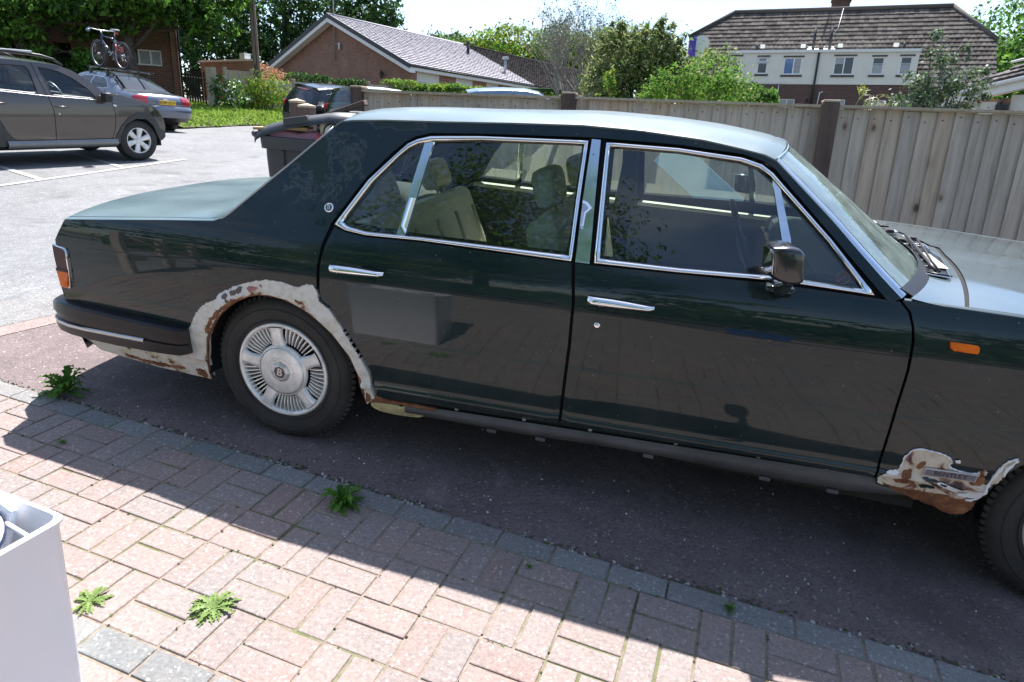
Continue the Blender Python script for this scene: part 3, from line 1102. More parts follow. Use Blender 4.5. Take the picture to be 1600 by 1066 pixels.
# driveway tarmac, footway, road: one sheet each
def strip(name, poly, h, mat, step=0.25):
    """a sheet cut to a polygon given in driveway coordinates"""
    loop = densify(poly, step)
    pts = list(loop)
    n = len(loop)
    xs = [p[0] for p in poly]; ys = [p[1] for p in poly]
    st = max(step, (max(xs) - min(xs)) / 60)
    x = min(xs) + st / 2
    while x < max(xs):
        y = min(ys) + st / 2
        while y < max(ys):
            if inside((x, y), loop) and not near_edge((x, y), loop, st * .3):
                pts.append((x, y))
            y += st
        x += st
    res = geometry.delaunay_2d_cdt([Vector(p) for p in pts], [(i, (i + 1) % n) for i in range(n)], [], 0, 1e-5)
    tri = []
    for t in res[2]:
        c = (sum(res[0][i][0] for i in t) / 3, sum(res[0][i][1] for i in t) / 3)
        if inside(c, loop):
            a, b, d = (res[0][i] for i in t)
            if (b[0] - a[0]) * (d[1] - a[1]) - (b[1] - a[1]) * (d[0] - a[0]) < 0:
                t = list(t)[::-1]
            tri.append(tuple(t))
    mb = MB()
    mb.add([gpos(p[0], p[1], h) for p in res[0]], tri, 0, True)
    return tag(mb.build(name, mat, None, recalc=False), kind='structure')

def ee(u, v):
    p = uv(u, v)
    return (p.x, p.y)
def wob(a, b, n, amp):
    """a slightly uneven edge between two points"""
    out = []
    for i in range(n + 1):
        t = i / n
        out.append((a[0] + (b[0] - a[0]) * t + random.uniform(-amp, amp), a[1] + (b[1] - a[1]) * t + random.uniform(-amp, amp)))
    return out
strip('driveway', wob(ee(-2.75, -0.02), ee(6.5, -0.02), 60, 0.002) + [(7.0, 2.6), (-1.0, 3.4), (-1.46, 2.0), (-2.03, -0.24), (-2.11, -0.54)], -0.004, 'drive', 0.16)
EDG = [(-2.035, -0.56), (-1.95, -0.26), (-1.38, 2.0), (-0.6, 5.2)]
strip('driveway_edging', [(-2.033, -0.56), (-1.953, -0.26), (-1.383, 2.0), (-0.62, 5.0), (-0.80, 5.05), (-1.53, 2.02), (-2.10, -0.24), (-2.18, -0.54), (-3.1, -5.5), (-2.97, -5.5)], -0.001, 'footway_edge', 0.2)
strip('footway', [(-2.10, -0.235), (-1.535, 2.02), (-0.85, 5.0), (-1.3, 5.05), (-2.0, 2.1), (-2.45, 0.25), (-2.62, -0.55), (-3.75, -5.5), (-3.1, -5.5), (-2.185, -0.545)], 0.0, 'footway', 0.2)
strip('road', [(-2.455, 0.25), (-2.0, 2.1), (-1.3, 5.05), (1.5, 14), (3.5, 22), (-9.0, 25.2), (-11.0, 17.2), (-12.2, 17.7), (-12.8, 17.2), (-13.15, 14.4), (-15, 8), (-22, 6), (-34, 2), (-34, -18), (-9, -18), (-3.76, -5.5), (-2.625, -0.55)], -0.004, 'road', 0.5)
# worn bay markings on the road
def road_line(pts, w, name='bay_marking'):
    mb = MB()
    for a, b in zip(pts[:-1], pts[1:]):
        a, b = Vector((*a, 0)), Vector((*b, 0))
        t = (b - a).normalized(); n = Vector((-t.y, t.x, 0)) * w / 2
        mb.add([gpos(*(a - n).xy, .004), gpos(*(a + n).xy, .004), gpos(*(b + n).xy, .004), gpos(*(b - n).xy, .004)], [(0, 3, 2, 1)])
    return tag(mb.build(name, 'paint_line'), kind='structure')
road_line([(-7.22, 3.66), (-7.35, 5.1), (-7.62, 7.6)], 0.10)
road_line([(-7.28, 4.35), (-9.4, 5.1)], 0.10)
road_line([(-7.45, 6.0), (-9.2, 6.7)], 0.10)

# ------------------------------------------------------------------ brick paving, edging course and joints
strip('paving_bed', [ee(-3.2, 0.0), ee(6.5, 0.0), ee(6.5, -4.6), ee(-4.2, -4.6)], -0.0045, 'joint', 0.3)
def paver_mesh():
    br, gr = MB(), MB()
    def brick(mb, u0, v0, u1, v1):
        g = 0.0032 + random.uniform(0, 0.0012)
        u0 += g; v0 += g; u1 -= g; v1 -= g
        ju, jv = random.uniform(-.0012, .0012), random.uniform(-.0012, .0012)
        hz = random.uniform(-0.0022, 0.0015)
        tu, tv = random.uniform(-.009, .009), random.uniform(-.009, .009)
        cu, cv = (u0 + u1) / 2, (v0 + v1) / 2
        c = 0.0036
        def P(u, v, z):
            zz = z + hz + (u - cu) * tu + (v - cv) * tv
            q = uv(u + ju, v + jv)
            r = gpos(q.x, q.y, zz)
            return (r.x, r.y, r.z)
        V, F = [], []
        for k, (ins, z) in enumerate(((0, -0.045), (0, -0.0042), (c * .35, -0.0012), (c, 0.0))):
            V += [P(u0 + ins, v0 + ins, z), P(u1 - ins, v0 + ins, z), P(u1 - ins, v1 - ins, z), P(u0 + ins, v1 - ins, z)]
        for k in range(3):
            for i in range(4):
                j = (i + 1) % 4
                F.append((k * 4 + i, k * 4 + j, k * 4 + 4 + j, k * 4 + 4 + i))
        F.append((12, 13, 14, 15))
        mb.add(V, F)
    Pt = 0.203
    for k in range(-16, 30):
        brick(gr, k * Pt, -0.1015, (k + 1) * Pt, 0)
    def weave(v_top, rows, ph):
        for r in range(rows):
            v1 = v_top - r * Pt; v0 = v1 - Pt
            for j in range(-19, 30):
                u0 = 0.3205 + j * Pt; u1 = u0 + Pt
                if uv(u0, v0).x < -2.03 - 0.27 * (-v0):
                    continue
                if (j + r + ph) % 2 == 0:
                    brick(br, u0, v0 + Pt / 2, u1, v1); brick(br, u0, v0, u1, v0 + Pt / 2)
                else:
                    brick(br, u0, v0, u0 + Pt / 2, v1); brick(br, u0 + Pt / 2, v0, u1, v1)
    weave(-0.1015, 4, 0)
    vd = -0.1015 - 4 * Pt
    for k in range(-14, 30):
        brick(gr, 0.065 + (k - .7) * Pt, vd - 0.1015, 0.065 + (k + .3) * Pt, vd)
    weave(vd - 0.1015, 17, 1)
    a = br.build('brick_paving', 'brick_paver'); tag(a, kind='structure')
    b = gr.build('paving_edge', 'grey_paver'); tag(b, kind='structure')
paver_mesh()

# grit, moss and crumbs lying along the seam of edging and tarmac and in the joints
def litter():
    mb = MB()
    rnd = random.Random(5)
    def lump(x, y, r, h, mi):
        V = []
        k = 6
        a0 = rnd.uniform(0, 6)
        for i in range(k):
            a = a0 + 6.283 * i / k
            q = r * rnd.uniform(.6, 1.1)
            V.append(tuple(gpos(x + q * math.cos(a), y + q * math.sin(a), -.003)))
        V.append(tuple(gpos(x + rnd.uniform(-.3, .3) * r, y + rnd.uniform(-.3, .3) * r, h)))
        mb.add(V, [(i, (i + 1) % k, k) for i in range(k)], mi)
    for _ in range(1500):
        u = rnd.uniform(-2.4, 4.2)
        dens = .5 + .5 * math.sin(u * 3.1) * math.sin(u * 7.7 + 1)
        if rnd.random() > dens:
            continue
        p = uv(u, abs(rnd.gauss(0, .014)) - .003)
        lump(p.x, p.y, rnd.uniform(.003, .011), rnd.uniform(.001, .006), rnd.choice((0, 0, 0, 1, 2)))
    for _ in range(160):
        p = uv(rnd.uniform(-2.2, 4.2), rnd.uniform(0.02, .9))
        lump(p.x, p.y, rnd.uniform(.002, .005), rnd.uniform(.001, .003), rnd.choice((2, 3, 3)))
    for _ in range(420):
        k = rnd.randint(-10, 18)
        p = uv(.3205 + k * .203 + rnd.gauss(0, .004), rnd.uniform(-1.0, -.1)) if rnd.random() < .5 else uv(rnd.uniform(-1.8, 3.6), -.1015 - .203 * rnd.randint(0, 5) + rnd.gauss(0, .004))
        lump(p.x, p.y, rnd.uniform(.003, .008), rnd.uniform(.0, .003), rnd.choice((1, 1, 0)))
    o = mb.build('joint_grit', ['soil', 'moss', 'kerb', 'white_plastic'], None, recalc=False)
    tag(o, 'dark moss and grit along the edge of the tarmac drive', 'grit', kind='stuff')
litter()

# ------------------------------------------------------------------ weeds in the joints
def weed(x, y, r, n, mat, label, tall=0.4, grp='weeds in the paving joints', tufts=0):
    t = empty('weed', mat=Matrix.Translation(gpos(x, y, 0.0)) @ SLOPE.to_3x3().to_4x4())
    tag(t, label, 'weed', grp)
    mb = MB()
    for i in range(n * 2):
        a = 2 * PI * i / n + random.uniform(-.5, .5)
        L = r * random.uniform(0.45, 1.1)
        lift = random.uniform(0.12, 0.95) * tall
        wd = L * random.uniform(0.10, 0.17)
        d = Vector((math.cos(a), math.sin(a), 0)); s = Vector((-d.y, d.x, 0))
        bend = random.uniform(-.25, .25)
        V, F = [], []
        K = 11
        for k in range(K + 1):
            f = k / K
            lobe = (0.38 + 0.62 * (k % 2) * random.uniform(.7, 1.2)) * math.sin(PI * min(1, f * .80 + .12)) ** 0.7
            z = L * (lift * math.sin(f * PI * 0.66) - 0.10 * f * f)
            c = d * (L * f * (1 - 0.30 * min(1, lift))) + s * (bend * L * f * f) + Vector((0, 0, max(0.004, z)))
            w_ = wd * lobe if k < K else 0.002
            q = w_ * random.uniform(.2, .6)
            V += [c - s * w_ + Vector((0, 0, q)), c, c + s * w_ + Vector((0, 0, q))]
        for k in range(K):
            b = k * 3
            F += [(b, b + 1, b + 4, b + 3), (b + 1, b + 2, b + 5, b + 4)]
        mb.add(V, F, 0, False)
    mb.build('leaves', mat, t, recalc=False)
    return t
weed(-1.15, -0.93, 0.135, 26, 'weed', 'large bushy dark green weed on the paving edge behind the rear bumper', 1.1)
weed(0.483, -1.245, 0.10, 24, 'weed', 'upright green weed growing on the grey edging bricks beside the rear wheel', 1.0)
weed(0.385, -1.85, 0.075, 22, 'weed_pale', 'pale flat weed rosette in full sun on the pink bricks', 0.35)
weed(0.035, -1.95, 0.062, 18, 'weed_pale', 'small pale weed beside the white box', 0.35)
weed(1.905, -1.30, 0.032, 9, 'weed', 'tiny grassy weed in a joint of the grey edging below the front door', 1.2)
weed(-0.785, -1.286, 0.026, 9, 'weed', 'tiny weed in the shadowed bricks below the large weed', 0.8)
weed(1.236, -1.335, 0.018, 7, 'weed', 'minute weed tuft in a brick joint below the rear door', 1.0)

# ------------------------------------------------------------------ the green saloon
car = empty('saloon_car', mat=SLOPE.copy())
tag(car, 'dark green four door saloon with rusty wheel arches parked on the drive', 'car')
KX = 0.031
_wz = spline([.10, .20, .25, .30, .345, .362, .385, .45, .60, .72, .79, .80, .86, .91, .945, .985, 1.03, 1.10, 1.20, 1.30, 1.36, 1.42, 1.55],
             [.80, .862, .886, .905, .917, .930, .921, .931, .943, .944, .941, .9405, .933, .921, .906, .884, .862, .829, .783, .737, .707, .672, .58])
def car_w(x, z):
    t = 1 - .06 * min(max((0.2 - x) / 1.45, 0), 1.2) ** 2 - .05 * min(max((x - 2.4) / 1.6, 0), 1.3) ** 2
    q = z - KX * (x - 1.0)
    return (_wz(q) if q < .985 else .884 - .455 * (q - .985) - .09 * (q - .985) ** 2) * t
ROWS = [.30, .345, .3535, .362, .3735, .385, .41, .78, .79, .80, .88, .92, .945, .97, .985, 1.0]
FL = Flank(car_w, ROWS, KX, 1.0)
BK = {}
exec_lines = """
body=[(-1.042, 0.838), (-0.765, 0.873), (-0.505, 0.905), (-0.276, 0.931), (-0.246, 0.942), (-0.214, 0.967), (0.027, 1.193), (0.163, 1.327), (0.193, 1.35), (0.238, 1.358), (0.372, 1.371), (0.632, 1.388), (0.88, 1.406), (1.141, 1.422), (1.348, 1.423), (1.57, 1.413), (1.701, 1.397), (1.775, 1.386), (1.814, 1.372), (2.015, 1.21), (2.192, 1.058), (2.253, 1.009), (2.223, 0.995), (2.208, 1.002), (2.022, 1.166), (1.846, 1.319), (1.817, 1.346), (1.78, 1.366), (1.707, 1.383), (1.487, 1.392), (1.232, 1.388), (1.168, 1.386), (0.766, 1.36), (0.57, 1.344), (0.512, 1.326), (0.475, 1.303), (0.432, 1.262), (0.343, 1.156), (0.24, 0.985), (0.222, 0.912), (0.21, 0.819), (0.212, 0.726), (0.224, 0.67), (0.257, 0.659), (0.309, 0.595), (0.383, 0.489), (0.425, 0.399), (0.448, 0.293), (0.407, 0.251), (0.391, 0.368), (0.352, 0.47), (0.277, 0.56), (0.184, 0.628), (0.081, 0.668), (-0.003, 0.676), (-0.081, 0.666), (-0.178, 0.616), (-0.265, 0.534), (-0.331, 0.426), (-0.354, 0.319), (-0.364, 0.206), (-0.65, 0.209), (-0.969, 0.234), (-1.077, 0.304), (-1.124, 0.385), (-1.1, 0.481), (-1.103, 0.527), (-1.1, 0.744)]
rear_door=[(0.259, 0.976), (0.309, 0.961), (0.392, 0.955), (0.627, 0.965), (0.927, 0.967), (1.194, 0.971), (1.217, 0.847), (1.222, 0.68), (1.217, 0.383), (1.216, 0.346), (1.034, 0.333), (0.768, 0.318), (0.472, 0.301), (0.462, 0.319), (0.443, 0.416), (0.398, 0.5), (0.323, 0.609), (0.269, 0.674), (0.238, 0.691), (0.226, 0.728), (0.224, 0.816), (0.236, 0.904)]
front_door=[(1.207, 0.972), (1.271, 0.973), (1.562, 0.985), (1.883, 0.999), (2.174, 0.999), (2.249, 0.999), (2.276, 0.973), (2.294, 0.93), (2.304, 0.885), (2.312, 0.79), (2.313, 0.653), (2.32, 0.476), (2.327, 0.381), (1.98, 0.373), (1.528, 0.355), (1.227, 0.345), (1.229, 0.386), (1.234, 0.682), (1.228, 0.849)]
rd_frame_out=[(0.254, 0.983), (0.359, 1.158), (0.449, 1.258), (0.489, 1.301), (0.524, 1.32), (0.573, 1.335), (0.768, 1.353), (1.174, 1.376), (1.183, 1.183), (1.194, 0.975), (0.925, 0.973), (0.625, 0.971), (0.391, 0.961), (0.308, 0.967)]
rd_frame_in=[(0.285, 0.993), (0.378, 1.148), (0.462, 1.248), (0.496, 1.282), (0.529, 1.301), (0.583, 1.316), (0.772, 1.337), (1.16, 1.361), (1.167, 1.181), (1.179, 0.993), (0.922, 0.988), (0.623, 0.982), (0.393, 0.973), (0.318, 0.981)]
rd_bar=[(0.555, 1.313), (0.59, 1.316), (0.551, 0.978), (0.517, 0.978)]
fd_frame_out=[(1.27, 0.98), (1.235, 1.377), (1.489, 1.382), (1.705, 1.373), (1.774, 1.358), (1.812, 1.335), (1.844, 1.307), (2.024, 1.154), (2.179, 1.007), (1.882, 1.008), (1.561, 0.99)]
fd_frame_in=[(1.289, 0.997), (1.254, 1.363), (1.492, 1.368), (1.701, 1.358), (1.763, 1.344), (1.802, 1.324), (1.83, 1.3), (2.012, 1.145), (2.139, 1.019), (1.879, 1.022), (1.559, 1.004)]
fd_bar=[(1.811, 1.317), (1.839, 1.296), (1.9, 1.137), (1.924, 1.02), (1.896, 1.02), (1.873, 1.131)]
bpillar=[(1.184, 1.381), (1.216, 1.381), (1.235, 1.189), (1.257, 0.977), (1.206, 0.976), (1.192, 1.184)]
tail_out=[(-1.112, 0.728), (-1.037, 0.72), (-1.022, 0.705), (-1.02, 0.624), (-1.03, 0.537), (-1.047, 0.521), (-1.104, 0.522)]
tail_in=[(-1.108, 0.719), (-1.049, 0.711), (-1.038, 0.7), (-1.038, 0.621), (-1.043, 0.54), (-1.052, 0.533), (-1.094, 0.533)]
tail_split=[(-1.105, 0.61), (-1.037, 0.61)]
arch_out=[(0.448, 0.293), (0.428, 0.406), (0.386, 0.492), (0.312, 0.601), (0.26, 0.665), (0.224, 0.688), (0.219, 0.727), (0.193, 0.75), (0.16, 0.743), (0.135, 0.73), (0.101, 0.734), (0.058, 0.742), (0.005, 0.739), (-0.059, 0.728), (-0.141, 0.699), (-0.209, 0.655), (-0.254, 0.62), (-0.309, 0.589), (-0.34, 0.566), (-0.384, 0.509), (-0.416, 0.453), (-0.448, 0.349), (-0.438, 0.331), (-0.509, 0.328), (-0.632, 0.326), (-0.851, 0.325), (-1.014, 0.315)]
arch_in=[(0.407, 0.251), (0.391, 0.368), (0.352, 0.47), (0.277, 0.56), (0.184, 0.628), (0.081, 0.668), (-0.003, 0.676), (-0.081, 0.666), (-0.178, 0.616), (-0.265, 0.534), (-0.331, 0.426), (-0.354, 0.319), (-0.364, 0.206), (-0.65, 0.209), (-0.969, 0.234), (-1.022, 0.287)]
handle_r=[(0.271, 0.844), (0.346, 0.851), (0.427, 0.85), (0.498, 0.845), (0.499, 0.828), (0.43, 0.818), (0.349, 0.815), (0.273, 0.813)]
handle_f=[(1.273, 0.877), (1.34, 0.884), (1.418, 0.883), (1.503, 0.875), (1.505, 0.859), (1.423, 0.852), (1.345, 0.848), (1.277, 0.847)]
lock=[(1.317, 0.774)]
badge=[(0.219, 1.039), (0.215, 1.056)]
crease=[(-0.965, 0.728), (-0.692, 0.744), (-0.417, 0.753), (-0.058, 0.77), (0.211, 0.784), (0.227, 0.784), (0.73, 0.801), (1.219, 0.824), (1.233, 0.824), (1.581, 0.82), (1.944, 0.822), (2.312, 0.836), (2.323, 0.836), (2.632, 0.834)]
indic=[(2.408, 0.907), (2.482, 0.908), (2.489, 0.903), (2.491, 0.887), (2.487, 0.882), (2.421, 0.881), (2.412, 0.887)]
plate=[(2.459, 0.463), (2.616, 0.473), (2.619, 0.44), (2.465, 0.434)]
sill_top=[(0.429, 0.278), (0.632, 0.292), (1.531, 0.337), (1.984, 0.358), (2.331, 0.376)]
sill_bot=[(0.418, 0.22), (0.625, 0.237), (1.052, 0.249), (1.538, 0.275), (2.22, 0.285), (2.521, 0.329)]
sillw=[(0.424, 0.266), (0.486, 0.274), (0.622, 0.28), (0.665, 0.262), (0.65, 0.236), (0.592, 0.224), (0.476, 0.22), (0.427, 0.238)]
wing=[(2.254, 1.005), (2.283, 1.007), (2.365, 1.006), (2.447, 1.006), (2.594, 1.004)]
wing_gap=[(2.258, 1.0), (2.285, 0.975), (2.302, 0.931), (2.313, 0.887), (2.321, 0.792), (2.322, 0.655), (2.329, 0.478), (2.335, 0.38), (2.343, 0.355), (2.474, 0.334), (2.632, 0.265), (2.67, 0.36), (2.673, 0.44), (2.677, 0.501), (2.711, 0.587)]
rust_white=[(2.347, 0.409), (2.386, 0.419), (2.395, 0.459), (2.39, 0.486), (2.401, 0.502), (2.404, 0.518), (2.431, 0.53), (2.463, 0.527), (2.49, 0.526), (2.516, 0.517), (2.533, 0.501), (2.523, 0.482), (2.567, 0.469), (2.614, 0.47), (2.62, 0.494), (2.64, 0.491), (2.642, 0.47), (2.637, 0.441), (2.671, 0.425), (2.691, 0.471), (2.685, 0.505), (2.707, 0.549), (2.703, 0.555), (2.678, 0.537), (2.669, 0.499), (2.662, 0.453), (2.657, 0.418), (2.65, 0.366), (2.586, 0.356), (2.542, 0.368), (2.467, 0.355), (2.406, 0.355), (2.354, 0.358), (2.337, 0.374)]
rust_bot=[(2.344, 0.37), (2.405, 0.358), (2.503, 0.365), (2.605, 0.359), (2.663, 0.364), (2.632, 0.265), (2.502, 0.316), (2.412, 0.338)]
rust1=[(2.415, 0.508), (2.433, 0.523), (2.462, 0.519), (2.461, 0.482), (2.451, 0.443), (2.423, 0.429), (2.405, 0.45)]
rust2=[(2.464, 0.439), (2.538, 0.439), (2.615, 0.44), (2.603, 0.425), (2.523, 0.421), (2.476, 0.419)]
bump=[(-1.251, 0.402), (-1.203, 0.44), (-1.1, 0.469), (-0.408, 0.466), (-0.441, 0.33), (-1.01, 0.305), (-1.26, 0.304)]
bstrip=[(-1.252, 0.362), (-0.55, 0.386), (-0.555, 0.368), (-1.256, 0.345)]
mirror=[(1.787, 1.027), (1.854, 1.032)]
chips=[(-0.256, 0.62), (-0.221, 0.656), (-0.166, 0.684), (-0.126, 0.696), (-0.109, 0.685), (-0.129, 0.658), (-0.186, 0.632), (-0.236, 0.593)]
chipr=[(-0.103, 0.689), (-0.072, 0.707), (-0.048, 0.703), (-0.067, 0.681), (-0.098, 0.671)]
"""
for _l in exec_lines.strip().splitlines():
    _k, _v = _l.split('=', 1)
    BK[_k] = [tuple(map(float, q.split(','))) for q in _v.strip()[2:-2].replace(' ', '').split('),(')]
RAIL_X = [.163, .193, .238, .372, .632, .88, 1.141, 1.348, 1.57, 1.701, 1.775, 1.814]
RAIL_Z = [1.327, 1.35, 1.358, 1.371, 1.388, 1.406, 1.422, 1.423, 1.413, 1.397, 1.386, 1.372]
rail = spline(RAIL_X, RAIL_Z)

def deck(rows_fn, xs, ts, name, mat, parent):
    mb = MB()
    mb.grid([[rows_fn(x, t) for t in ts] for x in xs])
    return mb.build(name, mat, parent)

BODY = BK['body']
REAR_X = -1.042
def body_panels(side):
    B = BODY[:]
    FL.panel('body_side', B, 'paint', car, side, 0.0, 0.016)
for side in (-1, 1):
    body_panels(side)
    # doors
    for nm, key in (('rear_door', 'rear_door'), ('front_door', 'front_door')):
        d = FL.panel(nm, smooth_poly(BK[key], 0), 'paint', car, side, 0.0, 0.016)
        pre = 'rd' if nm == 'rear_door' else 'fd'
        fr = FL.ring('window_frame', BK[pre + '_frame_out'], BK[pre + '_frame_in'], 'chrome', d, side)
        FL.panel('window_glass', BK[pre + '_frame_in'], 'glass', d, side, -0.010, 0, step=0.08)
        bar = BK[pre + '_bar']
        FL.panel('window_bar', bar, 'chrome', d, side, -0.001, 0.012, step=0.05)
        # handle: tapered chrome pull in a shallow recess
        h = BK['handle_r' if nm == 'rear_door' else 'handle_f']
        x0, x1 = h[0][0], h[3][0]
        zc = (h[0][1] + h[-1][1]) / 2 + 0.0
        mb = MB()
        rows = []
        for i in range(15):
            f = i / 14
            x = x0 + (x1 - x0) * f
            zm = zc + (h[3][1] + h[4][1]) / 2 * f - zc * f if False else (h[0][1] + h[7][1]) / 2 * (1 - f) + (h[3][1] + h[4][1]) / 2 * f
            hh = 0.016 * (1 - 0.42 * max(0, (f - .35) / .65) ** 1.3)
            e = 1.0 if 0 < i < 14 else 0.0
            ring_ = []
            for k in range(12):
                a = 2 * PI * k / 12
                zz = zm + hh * math.cos(a)
                of = 0.016 + 0.018 * math.sin(a) * (0.8 + 0.2 * e) - (0.012 if e == 0 else 0)
                ring_.append(FL.p(x, zz, side, of))
            rows.append(ring_)
        mb.grid(rows, wrap=True)
        mb.add(rows[0], [tuple(range(12))]); mb.add(rows[-1], [tuple(range(12))])
        mb.tube([FL.p(x0 + .045, zm0, side, .034) for zm0 in (zc - .014, zc + .014)], 0.0012, 5, smooth=True)
        mb.build('door_handle', 'chrome', d)
        # inner door card, seen through the far windows
        lo = [(x, z) for x, z in BK[key] if z < 0.9]
        if nm == 'rear_door':
            card = [(.26, .95), (1.19, .955), (1.19, .36), (.50, .34), (.30, .66), (.25, .75)]
        else:
            card = [(1.24, .955), (2.24, .985), (2.27, .80), (2.28, .39), (1.24, .36)]
        FL.panel('door_card', card, 'green_leather', d, side, -0.085, 0.0, step=0.12)
        mb = MB()
        mb.box((card[0][0] + .01, side * .805 - .035, card[0][1] - .005), (card[1][0] - .01, side * .805 + .035, card[0][1] + .018), 0, 0.006)
        mb.build('door_capping', 'cream_leather', d)
        # stowed rub strip: the coach line along the waist crease
        cl = [q for q in BK['crease'] if (q[0] < 1.22 and q[0] > 0.22) == (nm == 'rear_door') and 0.22 < q[0] < 2.315]
        FL.line('coach_line', cl, 0.0022, 'black', d, side, 0.0)
        if nm == 'front_door':
            mb = MB()
            lx, lz = BK['lock'][0]
            nrm_ = FL.nrm(lx, lz, side)
            c0 = Vector(FL.p(lx, lz, side, -.004))
            mb.lathe([(0, .012), (.008, .012), (.0115, .009), (.013, 0), (.013, -.004)], 20, 0, 'Y')
            lk = mb.build('lock', 'chrome', d)
            lk.matrix_local = Matrix.Translation(c0) @ nrm_.to_track_quat('Y', 'Z').to_matrix().to_4x4()
            if side == -1:   # round sticker on the quarter light
                mb = MB()
                mb.lathe([(.021, 0), (.021, .0006), (.0175, .0006), (.0175, 0)], 28, 0, 'Y')
                mb.box((-.0175, 0, -.0016), (.0175, .0006, .0016), 0, 0, Matrix.Rotation(R(45), 4, 'Y'))
                st = mb.build('window_sticker', plain('sticker_faded', (0.16, 0.09, 0.09), 0.6, var=0.3, scale=60), d)
                sx_, sz_ = 2.075, 1.043
                st.matrix_local = Matrix.Translation(Vector(FL.p(sx_, sz_, side, -.0085))) @ FL.nrm(sx_, sz_, side).to_track_quat('Y', 'Z').to_matrix().to_4x4()
    FL.panel('door_pillar', BK['bpillar'], 'chrome', car, side, 0.002, 0.012)
    FL.line('coach_line', [q for q in BK['crease'] if q[0] < 0.22], 0.0022, 'black', car, side, 0.0)
    # dark reveals behind the shut lines and round the window openings
    FL.panel('door_reveal', [(.15, .99), (.40, 1.30), (.50, 1.345), (1.0, 1.385), (1.7, 1.385), (1.83, 1.33), (2.26, .995), (2.30, .97), (2.36, .36), (1.9, .34), (.46, .28), (.19, .70)], 'dark', car, side, -0.022, 0.0, step=0.10,
             holes=[[(x, z) for x, z in [(.300, .995), (.392, 1.150), (.478, 1.250), (.535, 1.296), (.590, 1.310), (.775, 1.330), (1.15, 1.353), (1.168, 1.0), (.922, .996), (.623, .990)]],
                    [(1.300, 1.004), (1.268, 1.355), (1.492, 1.360), (1.695, 1.350), (1.757, 1.336), (1.82, 1.295), (2.118, 1.028), (1.879, 1.030)],
                    [(.20, .72), (.24, .80), (.26, .92), (1.18, .95), (1.18, .40), (.50, .36), (.30, .67)],
                    [(1.25, .955), (2.22, .975), (2.27, .80), (2.28, .42), (1.25, .39)]])
    # front wing, its arch over the front wheel and the shut line to the door
    FWX, FWZ = 3.03, 0.325
    arch = [(FWX - .375 * math.cos(a), FWZ + .365 * math.sin(a)) for a in [R(d_) for d_ in range(22, 172, 10)]]
    wg = BK['wing_gap'][:11]
    wing_poly = [(2.257, 1.005), (2.60, 1.004), (3.2, .985), (3.75, .955), (3.93, .93), (3.96, .72), (3.95, .45), (3.42, .42)] + arch[::-1]
    wing_poly += [(2.632, .265), (2.474, .334), (2.343, .355)] + wg[:8][::-1]
    wing = FL.panel('front_wing', wing_poly, 'paint', car, side, 0.0, 0.018)
    ind = FL.panel('side_repeater', BK['indic'], 'amber_lens', wing, side, 0.011, 0.013, step=0.012, dens=0.008)
    # worn and rusted patches with a shape of their own
    if side == -1:
        FL.panel('rust_patch', ragged(smooth_poly(BK['rust_white'], 1), .003, .008, 3), 'flake', wing, side, 0.0016, 0.002, step=0.02, dens=0.012)
        FL.panel('rust_patch', ragged(smooth_poly(BK['rust_bot'], 1), .003, .008, 4), 'rust', wing, side, 0.0022, 0.003, step=0.02, dens=0.012)
        WHT = plain('lifted_paint_edge', (0.72, 0.73, 0.75), 0.35, var=0.05)
        rw = smooth_poly(BK['rust_white'], 1)
        mb = MB()
        seg = [FL.p(x, z, side, 0.003) for x, z in densify(rw, .01)]
        cut = [0, len(seg)]
        mb.tube(seg[6:int(len(seg) * .36)], [0.0034 * (0.4 + random.random()) for _ in seg[6:int(len(seg) * .36)]], 6)
        mb.tube(seg[int(len(seg) * .50):int(len(seg) * .76)], [0.0048 * (0.4 + random.random()) for _ in seg[int(len(seg) * .50):int(len(seg) * .76)]], 6)
        mb.build('paint_flake', WHT, wing)
        isl = [(2.462, .428), (2.50, .424), (2.55, .418), (2.585, .408), (2.60, .398), (2.56, .392), (2.52, .398), (2.49, .405)]
        FL.panel('paint_flake', ragged(smooth_poly(isl, 1), .003, .006, 5), 'paint', wing, side, 0.004, 0.002, step=0.02, dens=0.012)
        FL.panel('paint_flake', smooth_poly([(2.505, .415), (2.53, .420), (2.575, .402), (2.62, .40), (2.60, .385), (2.565, .388), (2.53, .40)], 1), WHT, wing, side, 0.0052, 0.002, step=0.02, dens=0.012)
        FL.panel('rust_patch', smooth_poly([(2.60, .425), (2.648, .432), (2.640, .470), (2.618, .455)], 1), 'rust', wing, side, 0.0045, 0.002, step=0.015, dens=0.01)
        FL.panel('rust_patch', smooth_poly([(2.452, .447), (2.462, .478), (2.452, .486), (2.440, .470), (2.436, .452)], 1), 'rust', wing, side, 0.0040, 0.002, step=0.015, dens=0.01)
        for pi, (poly, mt) in enumerate((([(2.375, .395), (2.42, .405), (2.452, .398), (2.44, .382), (2.40, .378)], 'rust'), ([(2.40, .43), (2.43, .45), (2.428, .40), (2.405, .395)], 'rust'), ([(2.63, .405), (2.665, .412), (2.655, .380), (2.60, .372), (2.58, .383)], WHT), ([(2.535, .512), (2.552, .514), (2.556, .505), (2.54, .502)], WHT), ([(2.46, .392), (2.50, .398), (2.52, .385), (2.48, .378)], 'paint'), ([(2.35, .418), (2.375, .43), (2.40, .425), (2.385, .412), (2.36, .41)], WHT))):
            FL.panel('paint_flake' if mt != 'rust' else 'rust_patch', ragged(smooth_poly(poly, 1), .003, .005, 20 + pi), mt, wing, side, 0.0044 + pi * .0002, 0.0015, step=0.02, dens=0.01)
        # name plate, hanging a little loose
        pl = BK['plate']
        pc = [sum(q[i] for q in pl) / 4 for i in (0, 1)]
        dx = Vector(FL.p(pl[1][0], pl[1][1], side)) - Vector(FL.p(pl[0][0], pl[0][1], side))
